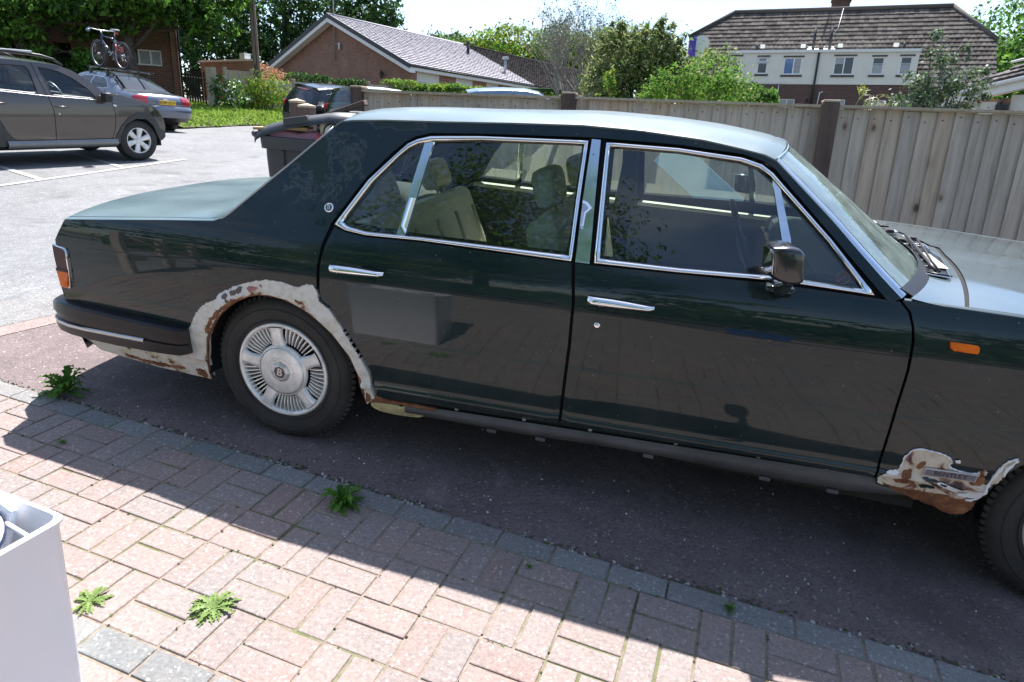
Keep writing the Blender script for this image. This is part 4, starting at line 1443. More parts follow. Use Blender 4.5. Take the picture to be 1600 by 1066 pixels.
        pm = frame_mtx(FL.p(pc[0], pc[1], side, 0.008), dx, FL.nrm(pc[0], pc[1], side))
        mb = MB()
        mb.box((-.078, -.0155, -.003), (.078, .0155, .003), 0, 0.0015)
        mb.box((-.074, -.0115, .0028), (.074, .0115, .0036), 1)
        npl = mb.build('name_plate', ['silver', plain('plate_ground', (0.20, 0.20, 0.235), 0.35, metal=0.5, var=0.2)], wing)
        npl.matrix_local = pm
        text_obj('lettering', 'BENTLEY', 0.0245, 'black', npl, Matrix.Translation((0, 0, .0038)), 0.0004)
    # sill
    mb = MB()
    rows = []
    for i in range(34):
        f = i / 33
        x = 0.58 + (2.50 - 0.58) * f
        zt = spline([.429, .632, 1.531, 1.984, 2.331, 2.50], [.278, .292, .337, .358, .372, .372])(x)
        zb = spline([.418, .625, 1.052, 1.538, 2.22, 2.52], [.228, .237, .249, .275, .285, .329])(x)
        sec = []
        for k in range(9):
            a = k / 8
            z = zt + (zb - zt) * a
            y = 0.900 + 0.022 * math.sin(a * PI * .85) - 0.030 * a
            sec.append((x, side * y, z))
        sec.append((x, side * .70, zb + .012))
        rows.append(sec)
    mb.grid(rows)
    sl = mb.build('sill', 'sill', car)
    for q in (.93, 1.13, 1.55, 1.97, 2.2):
        mb = MB()
        z = spline([.418, .625, 1.052, 1.538, 2.22, 2.52], [.228, .237, .249, .275, .285, .329])(q)
        mb.box((q, side * .885 - .012, z - .010), (q + .04, side * .885 + .012, z + .006), 0, 0.003)
        mb.build('jacking_clip', 'sill', sl)
    for x in (.80, 1.08, 1.34, 1.66, 1.95, 2.18):
        z = spline([.429, .632, 1.531, 1.984, 2.331], [.278, .292, .337, .358, .372])(x) + .012
        c = Vector(FL.p(x, z, side, -.01))
        mb = MB(); mb.lathe([(0, .008), (.006, .007), (.008, 0)], 10, 0, 'Y', c)
        mb.build('screw', 'silver', sl)
    # filler and rust at the rear end of the sill
    FL.panel('sill_end', smooth_poly(BK['sillw'], 1), 'mustard', car, side, 0.004, 0.05, step=0.03, dens=0.02)
    FL.panel('rust_patch', [(.420, .268), (.455, .305), (.500, .296), (.60, .298), (.72, .300), (.70, .286), (.55, .284), (.47, .272)], 'rust', car, side, 0.003, 0.01, step=0.03, dens=0.02)
    # primed wheel arch and rear valance
    ao, ai = BK['arch_out'], BK['arch_in']
    lip = ao[:4] + ragged(ao[4:22], .0026, .010, 2, False) + ao[22:] + ai[::-1]
    ar = FL.panel('wheel_arch_trim', lip, 'primer', car, side, 0.003, 0.03, step=0.014, dens=0.010, edge=ao[4:22])
    FL.line('arch_lip', smooth_poly(ai[:13], 1, False), 0.006, 'rust', ar, side, -0.004)
    if side == -1:
        FL.panel('paint_chip', ragged(smooth_poly(BK['chips'], 1), .004, .006, 8), plain('chip_pale', (0.55, 0.58, 0.64), 0.35, var=0.1), ar, side, 0.0042, 0.002, step=0.02, dens=0.01)
        for poly in ([(-.23, .632), (-.20, .655), (-.19, .643), (-.215, .620)], [(-.185, .660), (-.15, .676), (-.135, .690), (-.118, .688), (-.13, .668), (-.155, .655), (-.17, .640), (-.188, .645)], [(-.215, .612), (-.20, .625), (-.195, .610)]):
            FL.panel('paint_chip', ragged(smooth_poly(poly, 2), .004, .005, int(abs(poly[0][0]) * 1000)), 'black_paint', ar, side, 0.0056, 0.0015, step=0.015, dens=0.008)
        FL.panel('paint_chip', ragged(smooth_poly(BK['chipr'], 1), .005, .006, 9), plain('chip_red', (0.30, 0.13, 0.13), 0.6, var=0.25, scale=30), ar, side, 0.0042, 0.002, step=0.02, dens=0.01)
        for poly in ([(-.33, .44), (-.27, .53), (-.20, .598), (-.12, .640), (-.12, .652), (-.20, .614), (-.28, .55), (-.335, .46)], [(.12, .675), (.155, .668), (.165, .655), (.14, .660), (.118, .668)],
                     [(-.66, .215), (-.55, .225), (-.48, .235), (-.49, .248), (-.60, .24), (-.70, .238), (-.80, .248), (-.83, .238), (-.74, .222)], [(-.42, .215), (-.37, .207), (-.375, .25), (-.40, .262), (-.43, .25)],
                     [(.400, .262), (.424, .262), (.43, .30), (.415, .318)], [(-.045, .705), (-.03, .702), (-.035, .716)]):
            FL.panel('rust_patch', ragged(smooth_poly(poly, 1), .0045, .006, int(abs(poly[0][0]) * 1000)), 'rust', ar, side, 0.0046, 0.001, step=0.02, dens=0.01)
    # tail lamp wrapping the corner, chrome bezel
    mb = MB()
    tl = FL.panel('tail_lamp', BK['tail_in'], 'red_lens', car, side, 0.012, 0.03, step=0.03, dens=0.02)
    sp = [(-1.1035, .605), (-1.038, .605), (-1.043, .54), (-1.052, .533), (-1.094, .533)]
    FL.panel('indicator_lens', sp, 'amber_lens', tl, side, 0.0135, 0.03, step=0.03, dens=0.02)
    FL.panel('lens_divider', [(-1.104, .618), (-1.037, .618), (-1.038, .606), (-1.1035, .606)], 'black', tl, side, 0.015, 0.01, step=0.03)
    _tc = (-1.075, .625)
    FL.ring('lamp_bezel', [(_tc[0] + (x - _tc[0]) * 1.09, _tc[1] + (z - _tc[1]) * 1.055) for x, z in BK['tail_in']], BK['tail_in'], 'chrome', tl, side, ((0, 0), (.25, .007), (.55, .010), (.8, .008), (1, .011)))
    # C-pillar badge: black disc, bright rim, letter
    bx, bz = BK['badge'][0]
    mb = MB()
    mb.lathe([(0, .002), (.0135, .002), (.0145, .0045), (.0175, .0045), (.019, 0)], 28, 0, 'Y')
    mb.lathe([(0, .0026), (.0138, .0026)], 28, 1, 'Y')
    bd = mb.build('pillar_badge', ['chrome', 'black_paint'], car)
    nn = FL.nrm(bx, bz, side)
    bm_ = frame_mtx(FL.p(bx, bz, side, 0.0), (1 if side == -1 else -1, 0, 0), nn)
    bd.matrix_local = bm_ @ Matrix.Rotation(R(90), 4, 'X')
    text_obj('letter', 'B', 0.026, 'silver', bd, Matrix.Rotation(R(-90), 4, 'X') @ Matrix.Translation((0, 0, .0032)), 0.0006, bold=.0006)
    # door mirror on a curved foot
    mb = MB()
    ms = side
    prof = [(-.050, .044, .040), (-.046, .051, .048), (-.02, .058, .054), (.0, .060, .056), (.026, .058, .054), (.040, .052, .047), (.048, .036, .030), (.050, .012, .012)]
    rows = []
    for x, hy, hz in prof:
        row = []
        for k in range(24):
            a = 2 * PI * k / 24
            ca, sa = math.cos(a), math.sin(a)
            e = 0.30
            row.append((x - 0.012 * (1 if sa > 0 else -1) * abs(sa), hy * 1.35 * math.copysign(abs(ca) ** e, ca), hz * math.copysign(abs(sa) ** e, sa) * 1.06))
        rows.append(row)
    mb.grid(rows, wrap=True)
    mb.add(rows[-1], [tuple(range(24))])
    mir = mb.build('door_mirror', 'black_paint', car, auto=50)
    mir.scale = (.95, .92, .94)
    mir.location = (1.858, ms * 1.075, 1.112)
    mir.rotation_euler = (R(2 * ms), 0, R(-9 * ms))
    mb = MB()
    mb.add(rows[0], [tuple(range(24))])
    for k in range(24):
        pass
    mb.build('mirror_glass', 'chrome', mir)
    mb = MB()
    mb.grid([[(x - .0005, y * 1.012, z * 1.012) for x, y, z in rows[0]], [(x + .012, y * 1.015, z * 1.015) for x, y, z in rows[1]]], wrap=True)
    mb.build('mirror_band', 'chrome', mir)
    mb = MB()
    foot = [Vector((1.885, ms * 1.06, 1.07)), Vector((1.890, ms * 1.03, 1.035)), Vector((1.886, ms * .965, 1.008)), Vector((1.884, ms * .915, .995))]
    mb.tube(foot, [.018, .015, .024, .03], 12)
    mb.box((1.838, ms * .925 - .028, .984), (1.932, ms * .925 + .028, 1.006), 0, 0.009)
    mb.build('mirror_foot', 'paint', car)

# ---- upper surfaces
def roof_pt(x, t, H=0.040):
    z0 = rail(x)
    w0 = car_w(x, z0)
    a = abs(t)
    fx = 0.085 * sstep((x - 1.30) / .50) - 0.07 * sstep((0.60 - x) / .44)
    z = z0 + H * (1 - a ** 2.6) ** 0.75 + 0.0
    return (x + fx * (1 - a * a), t * w0, z)
ts = [math.sin(PI / 2 * k / 14) for k in range(-14, 15)]
xs = [.163 + (1.814 - .163) * i / 40 for i in range(41)]
deck(roof_pt, xs, ts, 'roof', 'faded_sheen', car)
deck(lambda x, t: tuple(Vector(roof_pt(x, t * .93)) - Vector((0, 0, .03))), xs, ts, 'headliner', 'headliner', car)
# drip rail: the thin bright line at the edge of the roof
for side in (-1, 1):
    FL.line('drip_rail', list(zip(RAIL_X, RAIL_Z)), 0.004, 'faded_sheen', car, side, 0.0)
    FL.line('pillar_edge', [(-.246, .942), (-.214, .967), (.027, 1.193), (.163, 1.327)], 0.0045, 'steel', car, side, -0.001)
# rear screen
CP = [(-.246, .944), (-.214, .968), (-.094, 1.08), (.027, 1.194), (.163, 1.328)]
def rs_pt(i, t):
    x, z = CP[i]
    w0 = car_w(x, z) * 0.995
    return (x - 0.11 * (1 - t * t) + (0.04 * (1 - t * t) if i == 4 else 0), t * w0, z + 0.035 * (1 - abs(t) ** 2.4))
mb = MB(); mb.grid([[rs_pt(i, t) for t in ts] for i in range(5)]); mb.build('rear_window', 'glass', car)
# windscreen: right and left edges follow the front pillars
AP = [(1.814, 1.372), (1.90, 1.303), (2.015, 1.21), (2.10, 1.135), (2.192, 1.058), (2.253, 1.009)]
def ws_pt(f, t, grow=1.0):
    k = f * (len(AP) - 1); i = min(int(k), len(AP) - 2); u = k - i
    x = AP[i][0] + (AP[i + 1][0] - AP[i][0]) * u; z = AP[i][1] + (AP[i + 1][1] - AP[i][1]) * u
    w0 = car_w(x, z) * 0.985
    c = 0.085 + 0.125 * f
    b = 1 - abs(t) ** 2.3
    return (x + .004 + c * b, t * w0, z + 0.002 + .008 * f + (0.034 - .018 * f) * b)
ws = MB(); ws.grid([[ws_pt(f / 14, t) for t in ts] for f in range(15)]); screen = ws.build('windscreen', 'screen_glass', car)
for side in (-1, 1):
    mb = MB()
    rows = []
    for i in range(25):
        f = i / 24
        k = f * (len(AP) - 1); j = min(int(k), len(AP) - 2); u = k - j
        x = AP[j][0] + (AP[j + 1][0] - AP[j][0]) * u; z = AP[j][1] + (AP[j + 1][1] - AP[j][1]) * u
        a = Vector(FL.p(x, z, side, 0.0)); b = Vector(ws_pt(f, side * .968))
        up = Vector((.35, side * .5, .6)).normalized()
        rows.append([tuple(a.lerp(b, q) + up * h) for q, h in ((0, -.002), (.1, .005), (.5, .009), (.9, .007), (1.0, .001))])
    mb.grid(rows)
    mb.build('screen_trim', 'chrome', car)
mb = MB(); mb.tube([Vector(ws_pt(0, t)) + Vector((.0, 0, .004)) for t in ts], 0.005, 6); mb.build('screen_trim', 'chrome', car)
mb = MB()
rows = [[tuple(Vector(ws_pt(1.0, t * .99)) + Vector((dx, 0, dz))) for t in ts] for dx, dz in ((-.015, .018), (.002, .010), (.018, .002), (.030, -.004))]
mb.grid(rows); mb.build('screen_seal', 'black', car)
# scuttle, bonnet, boot lid and their shut lines
def bonnet_rear(t):
    return 2.605 - 0.165 * abs(t) ** 1.7
def deck_z(x, t):
    e = spline([2.25, 2.6, 3.2, 3.75, 3.95], [1.004, 1.004, .985, .955, .93])(x)
    a = abs(t)
    return e + 0.026 * (1 - a ** 2.2) ** .8 + 0.010 * max(0, 1 - a / .05)
def sc_pt(f, t):
    a = Vector(ws_pt(1.0, t)); x0 = a.x + .02
    x1 = bonnet_rear(t) - 0.009
    x = x0 + (x1 - x0) * f
    z = deck_z(max(x, 2.26), t)
    return (x, t * car_w(x, 1.0) * .998, a.z * (1 - f) ** 2 + z * (1 - (1 - f) ** 2) - .004 * (1 - f))
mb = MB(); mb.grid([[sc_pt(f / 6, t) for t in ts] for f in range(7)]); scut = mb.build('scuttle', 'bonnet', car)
def bon_pt(f, t):
    x0 = bonnet_rear(t) + 0.009
    x = x0 + (3.93 - 0.06 * t * t - x0) * f
    return (x, t * .968 * car_w(x, .985), deck_z(x, t * .968) + .002)
mb = MB(); rows = [[bon_pt(f / 22, t) for t in ts] for f in range(23)]
mb.grid(rows)
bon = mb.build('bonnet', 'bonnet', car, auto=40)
mb = MB(); mb.grid([[(bonnet_rear(t) + dx, t * car_w(2.5, .985) * .97, deck_z(bonnet_rear(t), t) - .004) for t in ts] for dx in (-.014, .014)]); mb.build('shut_line', 'dark', scut)
for side in (-1, 1):   # rolled top edge of the front wing beside the bonnet
    mb = MB(); rows = []
    for i in range(30):
        x = 2.262 + (3.93 - 2.262) * i / 29
        zz = spline([2.25, 2.6, 3.2, 3.75, 3.95], [1.004, 1.004, .985, .955, .93])(x)
        w0 = car_w(x, zz)
        rows.append([(x, side * w0, zz - .001), (x, side * (w0 * .992), zz + .006), (x, side * w0 * .973, deck_z(x, .973) + .001), (x, side * w0 * .970, deck_z(x, .973) - .02)])
    mb.grid(rows); mb.build('wing_top', 'bonnet', car)
def boot_pt(x, t):
    z0 = spline([-1.042, -.765, -.505, -.276, -.246], [.838, .873, .905, .931, .944])(x)
    a = abs(t)
    rx = -0.13 * sstep((-0.62 - x) / .42) - .09 * sstep((x + .62) / .38)
    return (x + rx * (1 - a ** 2.4), t * car_w(x, z0), z0 + 0.030 * (1 - a ** 2.6) ** .8)
bx_ = [-1.042 + (1.042 - .246) * i / 22 for i in range(23)]
tb = [t * .955 for t in ts]
mb = MB(); mb.grid([[boot_pt(x, t) for t in tb] for x in bx_]); bl = mb.build('boot_lid', 'faded_sheen', car)
for side in (-1, 1):
    mb = MB(); mb.grid([[boot_pt(x, side * t) for t in (.962, .975, .988, 1.0)] for x in bx_]); mb.build('wing_top', 'faded_sheen', car)
    mb = MB(); mb.grid([[tuple(Vector(boot_pt(x, side * t)) - Vector((0, 0, .012))) for t in (.94, .975)] for x in bx_]); mb.build('shut_line', 'dark', bl)
def tail_pt(f, t):
    x, z = [(-1.042, .838), (-1.085, .745), (-1.112, .64), (-1.108, .52), (-1.095, .40), (-1.06, .22)][f]
    w0 = car_w(x, z)
    a = abs(t)
    return (x - 0.13 * (1 - a ** 2.4), t * w0, z + (.030 * (1 - a ** 2.6) ** .8 if f == 0 else 0))
mb = MB(); mb.grid([[tail_pt(f, t) for t in ts] for f in range(6)]); mb.build('tail_panel', 'paint', car)
# chrome-edged air intake in the scuttle, wiper arms and the litter lying in it
def on_scuttle(x, y, h=0.0):
    return (x, y, deck_z(x, y / .88) + h)
for sgn in (1,):
    vp = [(2.405, -.546), (2.487, -.563), (2.553, -.213), (2.560, .01), (2.506, .043), (2.468, -.25)]
    mb = MB()
    vpd = densify(vp, .04)
    mb.add([on_scuttle(x, y, .006) for x, y in vpd], [tuple(range(len(vpd)))])
    vent = mb.build('air_intake', 'black_paint', scut)
    mb = MB(); mb.tube([on_scuttle(x, y, .008) for x, y in vpd + vpd[:1]], .0025, 6); mb.build('intake_trim', 'chrome', vent)
    for k in range(6):
        mb = MB()
        f = k / 5
        a = Vector(on_scuttle(2.42 + .02 * f, -.52 + .50 * f, .009)); b = Vector(on_scuttle(2.50 + .045 * f, -.54 + .50 * f, .009))
        mb.tube([a, b], .003, 5)
        mb.build('intake_slat', 'black', vent)
mb = MB(); mb.add([on_scuttle(*q, h) for q, h in (((2.478, -.20), .016), ((2.508, -.205), .020), ((2.520, -.43), .012), ((2.470, -.44), .012))], [(0, 1, 2, 3)])
mb.build('wiper_cover', 'ivory', scut)
mb = MB()
mb.tube([on_scuttle(2.455, -.50, .014), on_scuttle(2.455, -.42, .022), on_scuttle(2.50, .10, .035)], .006, 6)
mb.tube([on_scuttle(2.47, -.50, .012), on_scuttle(2.52, .0, .026)], .004, 6)
mb.tube([on_scuttle(2.46, .30, .016), on_scuttle(2.40, .45, .04), on_scuttle(2.33, .75, .03)], .006, 6)
for k in range(16):
    y = random.uniform(.05, .62); x = 2.50 - .12 * abs(y - .1) + random.uniform(-.05, .05)
    c = Vector(on_scuttle(x, y, random.uniform(.01, .035)))
    mb.box((c.x - .018, c.y - .03, c.z - .006), (c.x + .018, c.y + .03, c.z + .010), random.choice((0, 0, 0, 1)), 0.003)
mb.build('wiper', ['black', 'silver', 'white_plastic'], scut)
# nose (out of the frame ahead): panel, grille shell, headlamps
mb = MB()
mb.grid([[(3.93 - .05 * t * t + dx, t * car_w(3.9, .93) * .985, z) for t in ts] for dx, z in ((0, .95), (.03, .90), (.02, .60), (0, .42))])
mb.build('nose', 'paint', car)
mb = MB(); mb.box((3.90, -.30, .55), (3.99, .30, 1.0), 0, .02); mb.build('grille', 'chrome', car)
for s_ in (-1, 1):
    mb = MB(); mb.box((3.93, s_ * .60 - .20, .66), (3.985, s_ * .60 + .20, .84), 0, .02); mb.build('headlamp', 'clear_glass', car)

# ---- bumpers: black rubber with a bright insert
def bumper(name, path, secs, strip_z, mirror=True):
    rows = []
    full = [(x, y) for x, y in path] + [(x, -y) for x, y in path[::-1]]
    m = len(full)
    for i, (x, y) in enumerate(full):
        a = Vector((*full[max(i - 1, 0)], 0)); b = Vector((*full[min(i + 1, m - 1)], 0))
        tg = (b - a).normalized(); nn = Vector((tg.y, -tg.x, 0))
        if nn.dot(Vector((x + .3 if x < 1 else x - 2.5, y, 0))) < 0:
            nn = -nn
        j = i if i < len(path) else m - 1 - i
        zt, zb = secs[j]
        row = []
        for o_, f in ((-.17, 0.06), (-.03, 0.0), (-.004, .05), (.004, .12), (.007, .38), (-.002, .41), (-.002, .57), (.007, .60), (.002, .93), (-.03, 1.0), (-.17, .96)):
            row.append((x + nn.x * o_, y + nn.y * o_, zt + (zb - zt) * f))
        rows.append(row)
    mb = MB(); mb.grid(rows)
    mb.add(rows[0], [tuple(range(11))]); mb.add(rows[-1], [tuple(range(11))])
    o = mb.build(name, 'bumper', car, auto=28)
    mb = MB(); rr = []
    for i in range(3, m - 3):
        j = i if i < len(path) else m - 1 - i
        x, y = full[i]
        a = Vector((*full[i - 1], 0)); b = Vector((*full[i + 1], 0))
        tg = (b - a).normalized(); nn = Vector((tg.y, -tg.x, 0))
        if nn.dot(Vector((x + .3 if x < 1 else x - 2.5, y, 0))) < 0:
            nn = -nn
        z = strip_z(x)
        rr.append([(x + nn.x * q, y + nn.y * q, z + dz) for q, dz in ((-.003, .010), (.006, .0085), (.0085, 0), (.006, -.0085), (-.003, -.010))])
    mb.grid(rr); mb.build('bumper_strip', 'silver', o)
    return o
bp = [(-.405, -.952), (-.44, -.965), (-.50, -.968), (-.62, -.965), (-.78, -.958), (-.95, -.945), (-1.06, -.930), (-1.14, -.905), (-1.20, -.868), (-1.238, -.81), (-1.262, -.74), (-1.285, -.60), (-1.305, -.40), (-1.315, -.2), (-1.318, -.02)]
bs = [(.466 - .0 * i, 0) for i in range(15)]
bs = [(spline([-1.32, -1.25, -1.15, -1.05, -.405], [.436, .444, .462, .470, .466])(x), spline([-1.32, -1.25, -1.0, -.44, -.40], [.300, .302, .305, .328, .340])(x)) for x, y in bp]
bumper('rear_bumper', bp, bs, lambda x: spline([-1.32, -1.25, -.55, -.4], [.352, .354, .377, .38])(x))
fp = [(3.40, -.93), (3.45, -.945), (3.6, -.945), (3.78, -.925), (3.90, -.88), (3.98, -.80), (4.03, -.65), (4.06, -.4), (4.07, -.02)]
bumper('front_bumper', fp, [(.55, .40)] * 9, lambda x: .47)

# ---- wheels
def saloon_wheel(x, y, z, side, steer=0.0):
    w = empty('wheel', (x, y, z))
    w.parent = car
    o = -side                                      # local -Y is outboard before turning
    mb = MB()
    RT = 0.325
    prof = [(.205, -.010), (.214, .006), (.235, .012), (.262, .0165), (.288, .012), (.306, .001), (.3165, -.014), (.3225, -.032), (RT, -.05), (RT, -.092)]
    prof = [(r, -o_) for r, o_ in prof]
    half = [(r, d) for r, d in prof]
    other = [(r, .216 - d) for r, d in half[::-1]]
    mb.lathe(half + other, 72, 0, 'Y')
    # tread blocks at the shoulders and three grooves
    for k in range(72):
        a = 2 * PI * k / 72
        for d0, d1 in ((.010, .040), (.176, .206)):
            rr0, rr1 = RT - .012, RT + .0035
            V = []
            for r_, dd in ((rr0, d0), (rr1, d0 + .010 if d0 < .1 else d0), (rr1, d1 if d0 < .1 else d1 - .010), (rr0, d1)):
                for da in (-.026, .026):
                    V.append((r_ * math.cos(a + da), dd, r_ * math.sin(a + da)))
            mb.add(V, [(0, 1, 3, 2), (2, 3, 5, 4), (4, 5, 7, 6), (0, 2, 4, 6), (1, 7, 5, 3)])
    for d in (.075, .108, .141):
        mb.lathe([(RT + .004, d - .013), (RT + .004, d + .013)], 72, 0, 'Y')
    for r_ in (.226, .2745):
        mb.lathe([(r_ - .003, -.0128 if r_ < .24 else -.0155), (r_, -.0165 if r_ < .24 else -.0185), (r_ + .003, -.0128 if r_ < .24 else -.0155)], 72, 0, 'Y')
    t = mb.build('tyre', 'tyre', w, auto=35)
    mb = MB()
    # rim flange, barrel, dark drum behind
    mb.lathe([(.190, .020), (.193, -.004), (.199, -.010), (.207, -.012), (.2125, -.006), (.2125, .012), (.200, .016)], 64, 0, 'Y')
    # five broad spokes, fins between
    for s in range(5):
        ac = R(72 * s + 18 + 8)
        hw0, hw1 = R(13), R(7.8)
        rows = []
        for i in range(7):
            f = i / 6
            r_ = .108 + (.194 - .108) * f
            flare = (1 - f) ** 4 * R(7) + f ** 5 * R(3.5)
            h_ = hw0 * (1 - f) + hw1 * f + flare - R(1.0)
            y_ = -.008 - .010 * math.sin(f * PI * .5 + .3) + .004
            rows.append([((r_) * math.cos(ac + q * h_), y_ + (0.016 if abs(q) == 1 else 0.0), r_ * math.sin(ac + q * h_)) for q in (-1, -.92, -.4, 0, .4, .92, 1)])
        mb.grid(rows)
        for k in range(8):
            a0 = ac + R(36) + R((k - 3.5) * 6.0)
            p0, p1 = .124, .193
            v = []
            for r_ in (p0, (p0 + p1) / 2, p1):
                hw = .0030
                cx, cz = math.cos(a0), math.sin(a0)
                for q, yy in ((-1, .028), (-.8, -.004 if r_ > p0 else .006), (.8, -.004 if r_ > p0 else .006), (1, .028)):
                    v.append((r_ * cx - q * hw * cz, yy, r_ * cz + q * hw * cx))
            mb.add(v, [(0, 1, 5, 4), (1, 2, 6, 5), (2, 3, 7, 6), (4, 5, 9, 8), (5, 6, 10, 9), (6, 7, 11, 10)])
    mb.lathe([(.104, .012), (.114, .006), (.118, -.004), (.110, -.013), (.106, -.0145)], 48, 0, 'Y')
    rim = mb.build('rim', 'alloy', w)
    mb = MB(); mb.lathe([(0, .045), (.200, .045), (.205, .02)], 40, 0, 'Y'); mb.build('brake_drum', 'under', w)
    mb = MB()
    mb.lathe([(0, -.022), (.055, -.0225), (.095, -.019), (.102, -.0165), (.1045, -.012)], 48, 0, 'Y')
    mb.lathe([(.060, -.0225), (.0608, -.0235), (.0616, -.0225)], 48, 0, 'Y')
    mb.lathe([(0, -.0245), (.009, -.0245), (.0105, -.0225)], 18, 0, 'Y', (-.028, 0, .052))
    hub = mb.build('hub_cap', 'alloy', w)
    mb = MB()
    mb.lathe([(0, -.030), (.026, -.030), (.028, -.0325), (.032, -.0325), (.044, -.027), (.047, -.021)], 8, 0, 'Y', smooth=False)
    mb.lathe([(0, -.0318), (.027, -.0318)], 28, 1, 'Y')
    bd = mb.build('hub_badge', ['silver', 'black_paint'], hub)
    text_obj('letter', 'B', 0.046, 'silver', bd, Matrix.Translation((0, -.0322, 0)) @ Matrix.Rotation(R(90), 4, 'X') @ Matrix.Rotation(R(-12), 4, 'Z'), 0.0006, bold=.0009)
    w.rotation_euler = (0, 0, (PI if side == 1 else 0) + steer)
    return w
for x in (0.010, 3.03):
    for side in (-1, 1):
        saloon_wheel(x, side * .885, .325, side)
# underbody, wheel wells, floor
mb = MB()
mb.box((-1.0, -.70, .24), (3.7, .70, .42))
mb.box((.42, -.84, .25), (2.5, .84, .34))
mb.box((-1.06, -.80, .24), (-.39, .80, .82))
mb.build('underbody', 'under', car)
for x0 in (0.010, 3.03):
    for side in (-1, 1):
        mb = MB()
        rows = [[(x0 + r_ * math.cos(a), side * y_, .325 + r_ * math.sin(a)) for a in [R(d_) for d_ in range(-15, 200, 8)]] for y_, r_ in ((.90, .372), (.66, .372), (.66, .05))]
        mb.grid(rows); mb.build('wheel_well', 'dark', car)
mb = MB(); mb.tube([(-1.20, .0 - .55, .26), (-.9, -.55, .27)], .028, 12); mb.build('exhaust_pipe', 'steel', car)

# ---- cabin
def seat(name, x, y, w, ht, lean, head=True, bench=False):
    s = empty(name, (x, y, .34)); s.parent = car
    mb = MB(); mb.box((-.02, -w / 2, .06), (.52, w / 2, .22), 0, .05); mb.build('seat', 'cream_leather', s)
    mb = MB()
    m = Matrix.Translation((.02, 0, .16)) @ Matrix.Rotation(R(-lean), 4, 'Y')
    mb.box((-.09, -w / 2, 0), (.06, w / 2, ht), 0, .05, m)
    for k in range(5):
        yy = -w / 2 + .1 + (w - .2) * k / 4
        mb.tube([m @ Vector((.062, yy, .1)), m @ Vector((.066, yy, ht - .12))], .010, 6)
    mb.build('backrest', 'cream_leather', s)
    for yy in ((-w * .27, w * .27) if bench else (0,)):
        mb = MB(); m2 = m @ Matrix.Translation((-.01, yy, ht + .10)); mb.box((-.05, -.135, -.075), (.05, .135, .085), 0, .038, m2)
        mb.tube([m @ Vector((-.01, yy - .05, ht - .05)), m @ Vector((-.01, yy - .05, ht + .06))], .006, 6)
        mb.tube([m @ Vector((-.01, yy + .05, ht - .05)), m @ Vector((-.01, yy + .05, ht + .06))], .006, 6)
        mb.build('headrest', 'cream_leather', s)
    return s
seat('rear_seat', .42, 0, 1.30, .50, 24, bench=True)
seat('front_seat', 1.16, -.37, .54, .58, 16)
seat('front_seat', 1.16, .37, .54, .58, 16)
mb = MB(); mb.box((-.22, -.70, .90), (.24, .70, .93), 0, .01); mb.build('parcel_shelf', 'green_leather', car)
mb = MB(); mb.box((1.98, -.72, .70), (2.36, .72, 1.005), 0, .05); mb.box((1.96, -.70, .72), (1.99, .70, .93), 1, .01); mb.build('dashboard', ['green_leather', 'walnut'], car)
mb = MB(); mb.box((.7, -.12, .34), (2.05, .12, .62), 0, .03); mb.build('centre_tunnel', 'green_leather', car)
sw = MB(); 
sw.lathe([(.192 + .012 * math.cos(a), .012 * math.sin(a)) for a in [2 * PI * k / 8 for k in range(9)]], 36, 0, 'X')
for a in (0, 120, 240):
    sw.tube([(0, .03 * math.sin(R(a)), .03 * math.cos(R(a))), (0, .19 * math.sin(R(a)), .19 * math.cos(R(a)))], .010, 6)
sw.box((-.02, -.05, -.05), (.02, .05, .05), 0, .015)
swo = sw.build('steering_wheel', 'black', car)
swo.location = (1.80, -.37, 1.0); swo.rotation_euler = (0, R(-24), 0)
mb = MB(); mb.box((1.80, -.11, 1.30), (1.83, .11, 1.36), 0, .012); mb.tube([(1.815, 0, 1.36), (1.86, 0, 1.41)], .007, 6); mb.build('rear_view_mirror', 'black', car)
for side in (-1, 1):
    mb = MB(); mb.tube([(1.20, side * .70, 1.33), (1.17, side * .74, 1.0), (1.15, side * .77, .60)], .022, 8); mb.build('seat_belt', 'black', car)
    mb = MB(); mb.box((1.155, side * .775 - .02, .95), (1.275, side * .775 + .02, 1.02), 0, .01)
    mb.prism([(1.165, .95), (1.275, .95), (1.245, 1.32), (1.175, 1.32)], side * .64, side * .665, 'XZ'); mb.build('pillar_trim', 'green_leather', car)

# ------------------------------------------------------------------ other vehicles
def car_root(name, x, y, heading, label, cat='car', group=None, dz=0.0, scale=1.0):
    """an Empty on the ground, x forward, tilted with the slope"""
    h = R(heading)
    e = 0.6
    f = Vector((math.cos(h), math.sin(h), (gz(x + e * math.cos(h), y + e * math.sin(h)) - gz(x - e * math.cos(h), y - e * math.sin(h))) / (2 * e))).normalized()
    l0 = Vector((-math.sin(h), math.cos(h), 0))
    l = (l0 + Vector((0, 0, (gz(x + e * l0.x, y + e * l0.y) - gz(x - e * l0.x, y - e * l0.y)) / (2 * e)))).normalized()
    u = f.cross(l).normalized(); l = u.cross(f)
    m = Matrix(((f.x, l.x, u.x, x), (f.y, l.y, u.y, y), (f.z, l.z, u.z, gz(x, y) + dz), (0, 0, 0, 1)))
    t = empty(name, mat=m @ Matrix.Scale(scale, 4))
    tag(t, label, cat, group)
    return t

